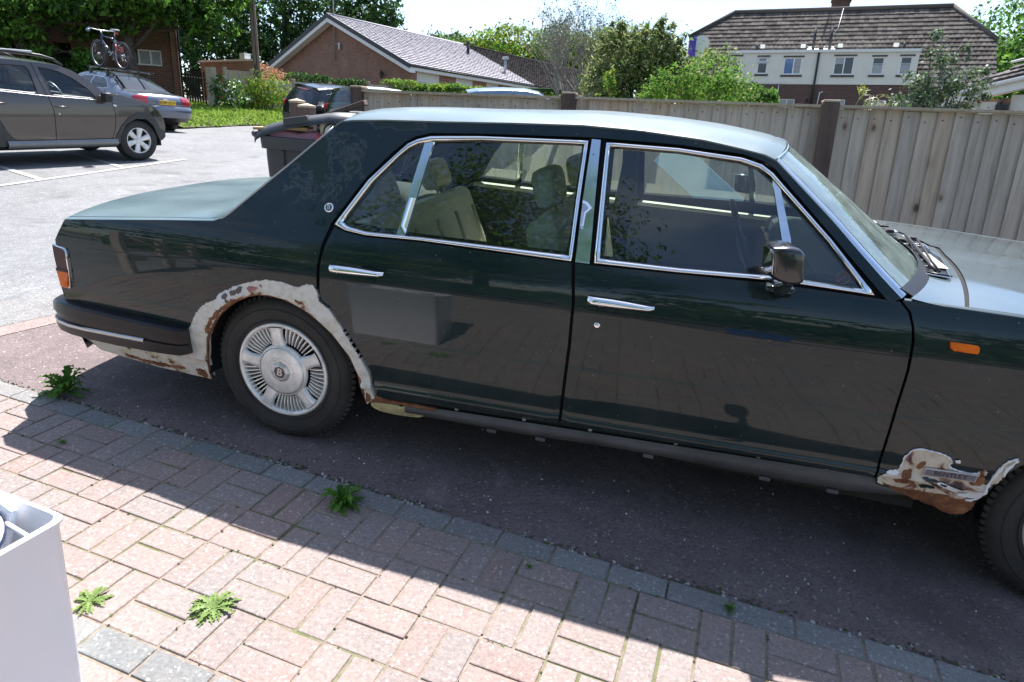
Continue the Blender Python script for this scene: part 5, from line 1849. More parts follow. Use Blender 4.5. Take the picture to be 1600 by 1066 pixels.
def small_wheel(parent, x, y, z, side, rt=0.33, rr=0.215, width=0.205, spokes=5, mat='alloy', hole=False):
    w = empty('wheel', (x, y, z)); w.parent = parent
    mb = MB()
    k = rt / .33
    mb.lathe([(rr, 0.01), (rr + .012, -.004), (rr + (rt - rr) * .5, -.012), (rt - .018, -.004), (rt - .004, .016), (rt, .035), (rt, width - .035), (rt - .02, width), (rr, width - .01)], 40, 0, 'Y')
    mb.build('tyre', 'tyre', w)
    mb = MB()
    mb.lathe([(rr - .012, .05), (rr - .010, .004), (rr, -.002), (rr + .004, .01)], 40, 0, 'Y')
    for s in range(spokes):
        a = 2 * PI * s / spokes + .3
        rows = []
        for i in range(5):
            f = i / 4
            r_ = .03 + (rr - .038) * f
            hw = .036 - .004 * math.sin(f * PI) + .018 * f
            ca, sa = math.cos(a), math.sin(a)
            rows.append([(r_ * ca - q * hw * sa, yy + .012 * (1 - f), r_ * sa + q * hw * ca) for q, yy in ((-1, .03), (-.9, .004), (0, .0), (.9, .004), (1, .03))])
        mb.grid(rows)
    mb.lathe([(0, .002), (.03, .002), (.05, .010), (.055, .03)], 24, 0, 'Y')
    for s in range(5):
        a = 2 * PI * s / 5
        mb.lathe([(0, .0), (.009, .001), (.010, .01)], 8, 0, 'Y', (.036 * math.cos(a), .0, .036 * math.sin(a)))
    mb.build('rim', mat, w)
    mb = MB(); mb.lathe([(0, .06), (rr - .012, .06)], 24, 0, 'Y'); mb.build('brake_disc', 'under', w)
    w.rotation_euler = (0, 0, PI if side == 1 else 0)
    return w

def lens(fl, name, poly, mat, parent, side, off=0.006):
    return fl.panel(name, poly, mat, parent, side, off, 0.02, step=0.05, dens=0.03)

class Shell:
    """outer skin of a car from its centreline profile, split into named pieces, plus two flanks"""
    def __init__(s, root, prof, w, crown=0.05, bulge_r=0.12, bulge_f=0.12, r=0.06):
        s.root, s.prof, s.fl, s.crown, s.br, s.bf, s.r = root, prof, Flank(w), crown, bulge_r, bulge_f, r
        s.xmin, s.xmax = min(p[0] for p in prof), max(p[0] for p in prof)
        n = len(prof)
        s.nr = []
        for i in range(n):
            a, b = prof[max(i - 1, 0)], prof[min(i + 1, n - 1)]
            t = Vector((b[0] - a[0], b[1] - a[1])).normalized()
            s.nr.append(Vector((-t.y, t.x)))
    def pt(s, i, t):
        x, z = s.prof[i]; n = s.nr[i]
        a = abs(t)
        k = max(0.0, (a - .80) / .20)
        ins = s.r * (1 - math.sqrt(max(0, 1 - k * k)))
        g = 1 - a ** 2.2
        xx = x - n.x * ins; zz = z - n.y * ins
        up = max(0, n.y)
        zz += s.crown * g * up
        if x < (s.xmin + s.xmax) / 2:
            xx -= s.br * g * max(0, -n.x)
        else:
            xx += s.bf * g * max(0, n.x)
        return (xx, t * s.fl.w(xx, zz), zz)
    def piece(s, name, i0, i1, mat, off=0.0, tmax=1.0):
        ts_ = [math.sin(PI / 2 * k / 12) * tmax for k in range(-12, 13)]
        mb = MB()
        rows = []
        for i in range(i0, i1 + 1):
            rows.append([tuple(Vector(s.pt(i, t)) + Vector((s.nr[i].x, 0, s.nr[i].y)) * off) for t in ts_])
        mb.grid(rows)
        return mb.build(name, mat, s.root, auto=60)
    def edge(s):
        out = []
        for i in range(len(s.prof)):
            n = s.nr[i]
            out.append((s.prof[i][0] - n.x * s.r, s.prof[i][1] - n.y * s.r))
        return out

# ---- the taupe SUV on the road, side towards the camera
suv_w = lambda x, z: float(np.interp(z, [.2, .5, .75, .95, 1.05, 1.35, 1.6, 1.7], [.84, .895, .905, .885, .86, .745, .64, .60])) * (1 - .10 * min(max((x - .05) / .75, 0), 1) ** 2)
dus = empty('suv_car', mat=Matrix(((0.25856, -0.96412, 0.05978, -8.7362), (0.96494, 0.25563, -0.06254, 7.0762), (0.04506, 0.07201, 0.99625, 0.7280), (0, 0, 0, 1))))
_m = dus.matrix_world.copy()
_f = Vector((_m[0][0], _m[1][0], _m[2][0])); _u = Vector((_m[0][2], _m[1][2], _m[2][2])); _l = _u.cross(_f).normalized()
dus.matrix_world = Matrix(((_f.x, _l.x, _u.x, -8.7362), (_f.y, _l.y, _u.y, 7.0762), (_f.z, _l.z, _u.z, .7280), (0, 0, 0, 1)))
tag(dus, 'taupe brown SUV with roof rails parked on the road, its nose to the right', 'car')
DF = Flank(suv_w)
top = [(-3.28, 1.05), (-3.22, 1.25), (-3.05, 1.50), (-2.9, 1.56), (-2.4, 1.565), (-1.87, 1.545), (-1.63, 1.535), (-1.466, 1.522), (-1.22, 1.505), (-1.028, 1.478), (-.883, 1.425), (-.741, 1.33), (-.589, 1.212), (-.511, 1.138), (-.42, 1.097), (-.25, 1.080), (-.107, 1.056), (.03, 1.025), (.159, .986), (.27, .945), (.354, .905), (.425, .831), (.483, .734), (.52, .59), (.505, .45)]
ai_ = [(-.345, .30), (-.33, .436), (-.235, .615), (-.05, .712), (.143, .711), (.275, .60), (.345, .43)]
rai = [(x - 2.673, z) for x, z in [(-.33, .30), (-.316, .436), (-.224, .615), (-.043, .711), (.143, .711), (.274, .591), (.345, .40), (.36, .30)]]
wf = [(-1.389, 1.459), (-1.25, 1.442), (-1.109, 1.412), (-.927, 1.322), (-.738, 1.17), (-.661, 1.065), (-.652, 1.02), (-1.0, 1.038), (-1.327, 1.055), (-1.351, 1.233)]
wr_ = [(-2.35, 1.45), (-1.891, 1.469), (-1.56, 1.463), (-1.525, 1.40), (-1.513, 1.066), (-2.018, 1.108), (-2.42, 1.135)]
wq = [(-2.95, 1.40), (-2.46, 1.445), (-2.52, 1.145), (-2.82, 1.18)]
for sd in (-1, 1):
    side_poly = top[4:] + [(.43, .36)] + ai_[::-1] + [(-.42, .33), (-2.2, .36)] + rai[::-1] + [(-3.25, .35), (-3.30, .75)] + top[:4]
    bd_ = DF.panel('body_side', side_poly, 'taupe', dus, sd, 0, .02, step=.09, dens=.06, holes=[wf, wr_, wq])
    for nm, q in (('front_side_glass', wf), ('rear_side_glass', wr_), ('quarter_glass', wq)):
        g_ = DF.panel(nm, q, 'clear_glass', dus, sd, -.012, 0, step=.12)
        q2 = [(sum(p[0] for p in q) / len(q) + (p[0] - sum(a[0] for a in q) / len(q)) * .955, sum(p[1] for p in q) / len(q) + (p[1] - sum(a[1] for a in q) / len(q)) * .925) for p in q]
        DF.ring('window_seal', q, q2, 'black', g_, sd, ((0, .003), (.5, .004), (1, -.006)))
    # shut lines
    for ln in ([(-.43, 1.075), (-.414, 1.033), (-.382, .772), (-.42, .543), (-.479, .37)], [(-1.469, 1.513), (-1.43, 1.25), (-1.388, 1.027), (-1.347, .835), (-1.372, .375)], [(-2.25, 1.12), (-2.3, .85), (-2.12, .679), (-2.054, .523), (-1.966, .412), (-1.868, .385), (-.473, .36)]):
        DF.line('shut_line', ln, .0055, 'dark', bd_, sd, -.002)
    DF.line('waist_trim', [(-.66, 1.008), (-1.33, 1.040), (-1.5, 1.052), (-2.02, 1.094), (-2.42, 1.12)], .005, 'steel', bd_, sd, .005)
    # grey wheel-arch mouldings and sill
    ao_ = [(-.42, .30), (-.405, .437), (-.305, .600), (-.165, .735), (.031, .818), (.207, .812), (.315, .722), (.393, .557), (.50, .50), (.51, .40), (.46, .35)]
    cl = DF.panel('wheel_arch_trim', ao_ + [(.40, .33)] + ai_[::-1], 'cladding', dus, sd, .012, .03, step=.06, dens=.04)
    DF.panel('wheel_arch_trim', [(-1.80, .30), (-1.86, .378), (-1.966, .42), (-2.054, .523), (-2.16, .72), (-2.45, .86), (-2.72, .86), (-2.98, .72), (-3.08, .5), (-3.1, .34), (-3.02, .32)] + [(x, z) for x, z in rai], 'cladding', dus, sd, .012, .03, step=.06, dens=.04)
    mb = MB()
    mb.grid([[(x, sd * y_, z_) for x in (-2.07, -1.4, -.7, -.40)] for y_, z_ in ((.895, .385), (.925, .355), (.925, .315), (.88, .27), (.70, .26))])
    mb.build('sill', 'cladding_pale', dus)
    # roof rail, mirror, handles, repeater
    mb = MB()
    rp = [(-3.0, 1.56), (-2.9, 1.635), (-2.3, 1.66), (-1.828, 1.650), (-1.50, 1.636), (-1.31, 1.622), (-1.125, 1.578), (-1.00, 1.497)]
    mb.tube([(x, sd * (suv_w(x, 1.50) - .015), z) for x, z in rp], [.02, .026, .026, .026, .024, .022, .020, .014], 8)
    rr_ = mb.build('roof_rail', 'black', dus)
    mb = MB(); mb.box((-2.7, sd * (suv_w(-2, 1.50) - .015) - .018, 1.638), (-1.42, sd * (suv_w(-2, 1.50) - .015) + .018, 1.682), 0, .01); mb.build('rail_bar', 'silver', rr_)
    mb = MB(); mb.box((-.60, sd * .97 - .075, .985), (-.46, sd * .97 + .09, 1.13), 0, .04); mb.box((-.53, sd * .86 - .04, .985), (-.47, sd * .90 + .02, 1.03), 0, .01); mb.build('door_mirror', 'black', dus)
    for hx, hz in ((-1.225, .886), (-2.09, .925)):
        mb = MB()
        mb.tube([DF.p(hx - .10, hz + .004, sd, -.005), DF.p(hx - .06, hz + .006, sd, .022), DF.p(hx + .05, hz + .003, sd, .022), DF.p(hx + .10, hz - .002, sd, -.005)], [.010, .014, .014, .010], 8)
        hd = mb.build('door_handle', 'taupe', dus)
    mb = MB(); mb.lathe([(0, .01), (.016, .008), (.018, -.004)], 14, 0, 'Y'); lk = mb.build('lock', 'silver', dus); lk.matrix_local = Matrix.Translation(DF.p(-1.276, .785, sd)) @ DF.nrm(-1.276, .785, sd).to_track_quat('Y', 'Z').to_matrix().to_4x4()
    lens(DF, 'side_repeater', [(-.40, .915), (-.345, .905), (-.345, .935), (-.395, .94)], 'white_plastic', dus, sd)
    DF.panel('headlamp', [(.20, .93), (.36, .86), (.45, .76), (.47, .66), (.36, .68), (.24, .80)], 'clear_glass', dus, sd, .006, .02, step=.06)
    DF.panel('tail_lamp', [(-3.22, 1.15), (-3.05, 1.18), (-3.05, .80), (-3.24, .78)], 'lamp_red', dus, sd, .006, .02, step=.08)
    for wx in (0.0, -2.673):
        small_wheel(dus, wx, sd * .865, .343, sd, .343, .215, .215, 6)
    for wx in (0.0, -2.673):
        mb = MB(); mb.grid([[(wx + .38 * math.cos(a), sd * y_, .33 + .38 * math.sin(a)) for a in [R(q) for q in range(-10, 191, 10)]] for y_ in (.87, .60)]); mb.grid([[(wx + k * .38 * math.cos(a), sd * .62, .33 + k * .38 * math.sin(a)) for a in [R(q) for q in range(-10, 191, 10)]] for k in (1, .02)]); mb.build('wheel_well', 'dark', dus)
    mb = MB(); mb.box((-2.36, sd * .80 - .08, .13), (-2.33, sd * .80 + .08, .36)); mb.build('mud_flap', 'black', dus)
S_ = Shell(dus, top, suv_w, .045, .08, .10, .0)
ia, ib, ic = 3, 9, 14
S_.piece('tailgate', 0, 1, 'taupe'); S_.piece('rear_window', 1, 3, 'window_dark')
S_.piece('roof', 3, 9, 'taupe'); S_.piece('windscreen', 9, 14, 'clear_glass', 0.0, .96); S_.piece('bonnet', 14, 21, 'taupe'); S_.piece('front_bumper', 21, 24, 'cladding')
mb = MB(); mb.box((-3.2, -.80, .24), (.45, .80, .42)); mb.box((-3.25, -.84, .40), (-3.05, .84, 1.0)); mb.build('underbody', 'under', dus)
for y_ in (-.38, .38):
    mb = MB(); mb.box((-1.75, y_ - .24, .55), (-1.58, y_ + .24, 1.18), 0, .05); mb.box((-1.80, y_ - .13, 1.18), (-1.70, y_ + .13, 1.38), 0, .04); mb.build('front_seat', 'green_leather', dus)
mb = MB(); mb.box((-2.6, -.62, .6), (-2.45, .62, 1.2), 0, .05); mb.build('rear_seat', 'green_leather', dus)
mb = MB(); mb.box((-.95, -.70, .75), (-.50, .70, 1.02), 0, .06); mb.build('dashboard', 'green_leather', dus)
mb = MB(); mb.lathe([(.185 + .013 * math.cos(a), .013 * math.sin(a)) for a in [2 * PI * k / 8 for k in range(9)]], 28, 0, 'X'); mb.box((-.02, -.16, -.03), (.02, .16, .03), 0, .01)
q_ = mb.build('steering_wheel', 'steel', dus); q_.location = (-1.02, -.38, 1.06); q_.rotation_euler = (0, R(-25), 0)

# ---- generic saloon/hatch seen mostly from behind
def rear_car(root, prof, w, cuts, paint, wheels, rt, side_win, lamps, plate=None, lip=None, spokes=5, crown=.04, br=.12, r=.07, glass='window_dark', pillars=True):
    sh = Shell(root, prof, w, crown, br, .14, r)
    for nm, a, b, mt in cuts:
        if mt == 'window_dark':
            sh.piece('pillar_panel', a, b, paint, -.004)
            sh.piece(nm, a, b, mt, 0.004, .86)
        else:
            sh.piece(nm, a, b, mt if mt else paint)
    e = sh.edge()
    fl = sh.fl
    x0, x1 = wheels
    arch = lambda cx: [(cx + (rt + .055) * math.cos(R(d_)), rt + (rt + .05) * math.sin(R(d_))) for d_ in range(170, 9, -16)]
    low = [(e[-1][0], .26)] + [(q[0], max(q[1], .26)) for q in arch(x1)[::-1]] + [(q[0], max(q[1], .26)) for q in arch(x0)[::-1]] + [(e[0][0], .26)]
    for sd in (-1, 1):
        fl.panel('body_side', e + low, paint, root, sd, 0, .02, step=.10, dens=.07)
        for nm, q in side_win:
            g_ = fl.panel(nm, q, glass, root, sd, .004, .008, step=.12)
            c0 = (sum(p[0] for p in q) / len(q), sum(p[1] for p in q) / len(q))
            fl.ring('window_trim', [(c0[0] + (p[0] - c0[0]) * 1.04, c0[1] + (p[1] - c0[1]) * 1.07) for p in q], q, 'chrome' if r > .08 else 'black', g_, sd, ((0, .001), (.5, .008), (1, .004)))
        for cx in wheels:
            small_wheel(root, cx, sd * (w(cx, .4) - .02), rt, sd, rt, rt * .64, .2, spokes)
            mb = MB(); mb.grid([[(cx + k * (rt + .05) * math.cos(a), sd * .66, rt + k * (rt + .05) * math.sin(a)) for a in [R(q) for q in range(-10, 191, 10)]] for k in (1, .02)]); mb.build('wheel_well', 'dark', root)
        for ln in side_lines(e, wheels, rt):
            fl.line('shut_line', ln, .005, 'dark', root, sd, 0)
        for hx, hz in ((x0 + .75, .86), (x0 + 1.65, .84)):
            mb = MB(); mb.tube([fl.p(hx - .1, hz, sd, .0), fl.p(hx, hz, sd, .02), fl.p(hx + .1, hz, sd, .0)], .014, 6); mb.build('door_handle', paint, root)
        mb = MB(); mx = x1 - .75; mb.box((mx - .07, sd * (w(mx, 1.0) + .09) - .09, .95), (mx + .07, sd * (w(mx, 1.0) + .09) + .09, 1.09), 0, .04); mb.build('door_mirror', paint, root)
    for nm, i0, i1, t0, t1, mt in lamps:
        for sd in (-1, 1):
            mb = MB()
            rows = []
            for i in np.linspace(i0, i1, 5):
                a = int(min(i, len(prof) - 2)); f = i - a
                row = []
                for t in np.linspace(t0, t1, 7):
                    p = Vector(sh.pt(a, sd * t)).lerp(Vector(sh.pt(a + 1, sd * t)), f)
                    nn = Vector((sh.nr[a].x, 0, sh.nr[a].y)) * (1 - max(0, t - .8) * 2) + Vector((0, sd, 0)) * max(0, t - .7) * 2
                    row.append(tuple(p + nn.normalized() * .012))
                rows.append(row)
            mb.grid(rows); mb.build(nm, mt, root)
    mb = MB(); mb.box((e[0][0] + .25, -.72, .2), (e[-1][0] - .2, .72, .42)); mb.build('underbody', 'under', root)
    if plate:
        i_, txt, h_ = plate
        a = int(i_); f = i_ - a
        p = Vector(sh.pt(a, 0)).lerp(Vector(sh.pt(a + 1, 0)), f)
        n2 = sh.nr[a]
        pm = frame_mtx(p + Vector((n2.x, 0, n2.y)) * .012, (0, -1, 0), (n2.x, 0, n2.y))
        mb = MB(); mb.box((-.26, -.0555, -.008), (.26, .0555, .004), 0, .003)
        pl = mb.build('number_plate', 'plate_yellow', root); pl.matrix_local = pm
        if txt:
            text_obj('lettering', txt, .098, 'black', pl, Matrix.Translation((.01, -.002, .0055)), .0005, bold=.002)
            mb = MB(); mb.box((-.255, -.05, .004), (-.215, .05, .0055)); mb.build('plate_band', 'blue', pl)
    return sh
def side_lines(e, wheels, rt):
    x0, x1 = wheels
    return [[(x0 + 1.2, 1.0), (x0 + 1.22, .35)], [(x0 + .28, .95), (x0 + .30, .72), (x0 + .45, .40)], [(x1 - .55, .95), (x1 - .48, .4)]]

# blue-grey saloon ahead of the SUV: rear wheel on the road at the verge
jag = car_root('saloon_car', -13.32, 12.82, 166, 'blue grey saloon seen from behind with a mountain bike on its roof bars', 'car')
jw = lambda x, z: float(np.interp(z, [.2, .4, .65, .85, .95, 1.15, 1.33, 1.42], [.84, .885, .895, .88, .85, .74, .60, .50])) * (1 - .07 * min(max((-.35 - x) / .65, 0), 1) ** 2 - .10 * min(max((x - 2.7) / .9, 0), 1) ** 2)
jp = [(-.78, .30), (-.93, .42), (-.985, .56), (-.965, .68), (-.90, .72), (-.905, .80), (-.885, .90), (-.84, .955), (-.62, .985), (-.30, 1.00), (-.16, 1.03), (.10, 1.16), (.38, 1.285), (.55, 1.345), (.85, 1.385), (1.25, 1.39), (1.6, 1.36), (1.78, 1.31), (2.1, 1.14), (2.40, .985), (2.55, .93), (2.95, .88), (3.35, .78), (3.55, .66), (3.62, .50), (3.55, .32)]
rear_car(jag, jp, jw, [('rear_skirt', 0, 1, 'black'), ('rear_bumper', 1, 4, None), ('tail_panel', 4, 7, None), ('boot_lid', 7, 10, None), ('rear_window', 10, 13, 'window_dark'), ('roof', 13, 17, None), ('windscreen', 17, 19, 'window_dark'), ('bonnet', 19, 22, None), ('nose', 22, 25, None)],
         'blue_grey', (0.0, 2.71), .325, [('rear_side_glass', [(.22, 1.03), (.30, 1.13), (.45, 1.22), (.62, 1.265), (.98, 1.275), (.98, 1.0), (.40, .99)]), ('front_side_glass', [(1.03, 1.0), (1.03, 1.275), (1.45, 1.25), (1.75, 1.15), (2.02, 1.0)])],
         [('tail_lamp', 4.3, 6.6, .60, .99, 'lamp_red')], (5.0, 'EG09 ZCV', 0), crown=.035, br=.13, r=.085)
mb = MB(); mb.tube([(-.985, -.36, .86), (-1.01, 0, .875), (-.985, .36, .86)], .012, 8); mb.build('boot_trim', 'chrome', jag)
# roof bars and the bike carrier belong to the car
for x_ in (.55, 1.30):
    mb = MB(); mb.box((x_ - .025, -.66, 1.455), (x_ + .025, .66, 1.48), 0, .008)
    for y_ in (-.58, .58):
        mb.box((x_ - .04, y_ - .03, 1.30), (x_ + .04, y_ + .03, 1.46), 0, .01)
    mb.build('roof_bar', 'black', jag)
for y_ in (-.30, .34):
    mb = MB(); mb.box((-.10, y_ - .03, 1.482), (1.75, y_ + .03, 1.51), 0, .006)
    mb.tube([(.9, y_ + .05, 1.50), (.80, y_ + .05, 1.75), (.74, y_ + .03, 1.86 if y_ < 0 else 2.05)], .014, 6)
    mb.build('bike_carrier', 'black', jag)

# the bike, stood in the left-hand carrier
def mountain_bike(parent_m):
    b = empty('mountain_bike', mat=parent_m)
    tag(b, 'black mountain bike standing upright on the roof of the blue grey saloon', 'bicycle')
    mb = MB()
    for cx in (0, 1.06):
        w = empty('wheel', (cx, 0, .345)); w.parent = b
        m2 = MB(); m2.lathe([(.322 + .030 * math.cos(a), .030 * math.sin(a)) for a in [2 * PI * k / 8 for k in range(9)]], 40, 0, 'Y'); m2.build('tyre', 'black', w)
        m2 = MB(); m2.lathe([(.292, -.010), (.306, -.011), (.306, .011), (.292, .010), (.292, -.010)], 40, 0, 'Y')
        m2.lathe([(0, -.04), (.02, -.04), (.02, .04), (0, .04)], 12, 0, 'Y')
        m2.build('rim', 'steel', w)
        m2 = MB()
        for k in range(24):
            a = 2 * PI * k / 24
            m2.tube([(.02 * math.cos(a + .6), .03 * (-1) ** k, .02 * math.sin(a + .6)), (.288 * math.cos(a), 0, .288 * math.sin(a))], .0013, 4)
        sp = m2.build('spokes', 'steel', w)
    bb, seat_, head, hub = (.44, 0, .32), (.30, 0, .78), (.86, 0, .80), (0, 0, .345)
    m2 = MB()
    m2.tube([(.31, 0, .74), (.84, 0, .80)], .020, 8); m2.tube([bb, (.86, 0, .70)], .024, 8); m2.tube([bb, (.29, 0, .82)], .019, 8)
    m2.tube([(.85, 0, .84), (.885, 0, .66)], .024, 8)
    for y_ in (-.06, .06):
        m2.tube([(0, y_, .345), (.30, y_ * .3, .73)], .010, 6); m2.tube([(0, y_, .345), (.43, y_ * .5, .32)], .011, 6)
    m2.build('bike_frame', 'navy', b)
    m2 = MB()
    for y_ in (-.065, .065):
        m2.tube([(.90, y_, .64), (1.06, y_, .345)], .017, 8)
    m2.tube([(.90, -.065, .66), (.90, .065, .66)], .016, 8); m2.build('fork', 'black', b)
    m2 = MB(); m2.tube([(.85, 0, .86), (.90, 0, .93)], .016, 8); m2.tube([(.86, -.34, .955), (.905, -.10, .935), (.905, .10, .935), (.86, .34, .955)], .014, 8); m2.build('handlebar', 'silver', b)
    m2 = MB(); m2.box((.15, -.07, .955), (.33, .07, .99), 0, .015); m2.box((.30, -.025, .955), (.43, .025, .985), 0, .012); m2.build('saddle', 'silver', b)
    m2 = MB(); m2.tube([(.29, 0, .80), (.27, 0, .955)], .013, 8); m2.build('seat_post', 'silver', b)
    m2 = MB(); m2.lathe([(.0, -.075), (.085, -.075), (.09, -.07), (.085, -.065), (0, -.065)], 24, 0, 'Y', bb); m2.lathe([(0, -.03), (.045, -.03), (.045, -.045), (0, -.045)], 20, 0, 'Y', hub)
    m2.tube([(.44, -.09, .32), (.58, -.095, .24)], .011, 6); m2.tube([(.44, .08, .32), (.30, .085, .40)], .011, 6)
    m2.box((.53, -.18, .225), (.63, -.10, .25), 0, .006); m2.box((.25, .09, .39), (.35, .17, .415), 0, .006)
    m2.build('crankset', 'steel', b)
    m2 = MB(); m2.box((.17, -.035, .86), (.235, .035, .92), 0, .015); m2.build('rear_lamp', 'red', b)
    m2 = MB(); m2.box((.02, -.05, .44), (.13, -.03, .56), 0, .01); m2.tube([(.20, .05, .60), (.09, .07, .50), (.05, .07, .42)], .02, 6); m2.build('lock_bag', 'red', b)
    m2 = MB(); m2.lathe([(0, .03), (.04, .03), (.045, 0), (.03, -.05), (0, -.06)], 16, 0, 'X', (.96, .30, .90)); m2.build('front_lamp', 'sky_paint', b)
    return b
mountain_bike(jag.matrix_world @ Matrix.Translation((.22, .34, 1.50)))

# black SUV and dark green hatchback nose-in behind the gate piers, pale blue car behind the fence
bs_ = car_root('suv_car', -10.85, 17.85, 66, 'black SUV parked by the grass verge, seen from behind', 'car', 'cars parked beyond the fence')
bw = lambda x, z: float(np.interp(z, [.2, .5, .8, 1.0, 1.1, 1.4, 1.6, 1.7], [.85, .93, .945, .925, .89, .76, .66, .58])) * (1 - .08 * min(max((-.4 - x) / .5, 0), 1) ** 2 - .10 * min(max((x - 2.7) / .9, 0), 1) ** 2)
bp_ = [(-.70, .32), (-.86, .42), (-.90, .60), (-.87, .66), (-.86, .88), (-.84, 1.02), (-.80, 1.08), (-.60, 1.42), (-.50, 1.52), (-.55, 1.58), (-.2, 1.63), (.5, 1.66), (1.2, 1.65), (1.7, 1.58), (2.3, 1.22), (2.55, 1.08), (3.2, 1.0), (3.5, .9), (3.6, .7), (3.55, .35)]
rear_car(bs_, bp_, bw, [('rear_bumper', 0, 3, 'cladding'), ('tailgate', 3, 6, None), ('rear_window', 6, 8, 'window_dark'), ('spoiler', 8, 10, None), ('roof', 10, 13, None), ('windscreen', 13, 15, 'window_dark'), ('bonnet', 15, 17, None), ('nose', 17, 19, None)],
         'black_paint', (0.0, 2.70), .36, [('quarter_glass', [(-.45, 1.15), (-.30, 1.42), (.05, 1.47), (.05, 1.12)]), ('rear_side_glass', [(.12, 1.12), (.12, 1.475), (.95, 1.49), (.95, 1.10)]), ('front_side_glass', [(1.02, 1.10), (1.02, 1.49), (1.5, 1.46), (2.1, 1.10)])],
         [('tail_lamp', 4.0, 6.0, .72, .99, 'lamp_red')], (3.5, '', 0), crown=.03, br=.10, r=.06)
mb = MB(); mb.box((-.67, -.30, 1.475), (-.62, .30, 1.51), 0, .008); mb.build('brake_light', 'lamp_red', bs_)
mn = car_root('hatchback_car', -8.66, 16.65, 68, 'dark green hatchback seen from behind, right of the black SUV', 'car', 'cars parked beyond the fence', dz=0.10)
mw = lambda x, z: float(np.interp(z, [.2, .5, .8, 1.0, 1.1, 1.35, 1.5, 1.6], [.82, .90, .905, .88, .84, .74, .66, .56])) * (1 - .09 * min(max((-.4 - x) / .4, 0), 1) ** 2 - .10 * min(max((x - 2.5) / .8, 0), 1) ** 2)
mp_ = [(-.62, .32), (-.75, .42), (-.78, .60), (-.74, .66), (-.75, .86), (-.72, 1.0), (-.68, 1.05), (-.52, 1.36), (-.46, 1.42), (-.52, 1.475), (-.2, 1.525), (.5, 1.555), (1.2, 1.54), (1.6, 1.46), (2.1, 1.15), (2.25, 1.05), (2.9, .97), (3.2, .85), (3.28, .65), (3.2, .35)]
rear_car(mn, mp_, mw, [('rear_bumper', 0, 3, 'cladding'), ('tailgate', 3, 6, None), ('rear_window', 6, 8, 'window_dark'), ('spoiler', 8, 10, None), ('roof', 10, 13, 'silver'), ('windscreen', 13, 15, 'window_dark'), ('bonnet', 15, 17, None), ('nose', 17, 19, None)],
         'green_paint', (0.0, 2.6), .33, [('rear_side_glass', [(-.35, 1.08), (-.22, 1.36), (.75, 1.40), (.75, 1.05)]), ('front_side_glass', [(.82, 1.05), (.82, 1.40), (1.4, 1.36), (1.9, 1.06)])],
         [('tail_lamp', 4.1, 5.9, .66, .97, 'lamp_red')], None, crown=.03, br=.10, r=.06)
bl_ = car_root('parked_car', -4.75, 17.2, 20, 'pale blue car of which only the roof shows above the fence', 'car', 'cars parked beyond the fence', dz=0.08)
rear_car(bl_, [(x, z + .0) for x, z in mp_], mw, [('rear_bumper', 0, 3, None), ('tailgate', 3, 6, None), ('rear_window', 6, 8, 'window_dark'), ('spoiler', 8, 10, None), ('roof', 10, 13, None), ('windscreen', 13, 15, 'window_dark'), ('bonnet', 15, 17, None), ('nose', 17, 19, None)],
         'sky_paint', (0.0, 2.6), .33, [('rear_side_glass', [(-.35, 1.08), (-.22, 1.36), (.75, 1.40), (.75, 1.05)]), ('front_side_glass', [(.82, 1.05), (.82, 1.40), (1.4, 1.36), (1.9, 1.06)])], [('tail_lamp', 4.1, 5.9, .66, .97, 'lamp_red')], None, crown=.05, br=.10, r=.06)

# ------------------------------------------------------------------ buildings
def house_root(name, x, y, z, az, label, cat):
    t = empty(name, (x, y, z), (0, 0, R(az)))
    return tag(t, label, cat)

def wall_panel(name, poly, mat, parent, y=0.0, th=0.12, holes=(), plane='XZ'):
    """a wall with real openings; local XZ plane at y, thickness inwards (+y)"""
    loops = [list(poly)] + [list(h) for h in holes]
    pts, edges = [], []
    for L in loops:
        b = len(pts); pts += L
        edges += [(b + i, b + (i + 1) % len(L)) for i in range(len(L))]
    res = geometry.delaunay_2d_cdt([Vector(q) for q in pts], edges, [], 0, 1e-5)
    vv = res[0]; tri = []
    for t in res[2]:
        c = (sum(vv[i][0] for i in t) / 3, sum(vv[i][1] for i in t) / 3)
        if inside(c, loops[0]) and not any(inside(c, L) for L in loops[1:]):
            a, b_, d_ = (vv[i] for i in t)
            if (b_[0] - a[0]) * (d_[1] - a[1]) - (b_[1] - a[1]) * (d_[0] - a[0]) < 0:
                t = list(t)[::-1]
            tri.append(tuple(t))
    P = (lambda a, b_, d_: (a, d_, b_)) if plane == 'XZ' else (lambda a, b_, d_: (d_, a, b_))
    V = [P(q[0], q[1], y) for q in vv] + [P(q[0], q[1], y + th) for q in vv]
    n = len(vv)
    F = list(tri) + [tuple(i + n for i in t[::-1]) for t in tri]
    cnt = {}
    for t in tri:
        for i in range(3):
            cnt[t[i], t[(i + 1) % 3]] = 1
    for (a, b_) in list(cnt):
        if (b_, a) not in cnt:
            F.append((b_, a, a + n, b_ + n))
    mb = MB(); mb.add(V, F)
    return mb.build(name, mat, parent)

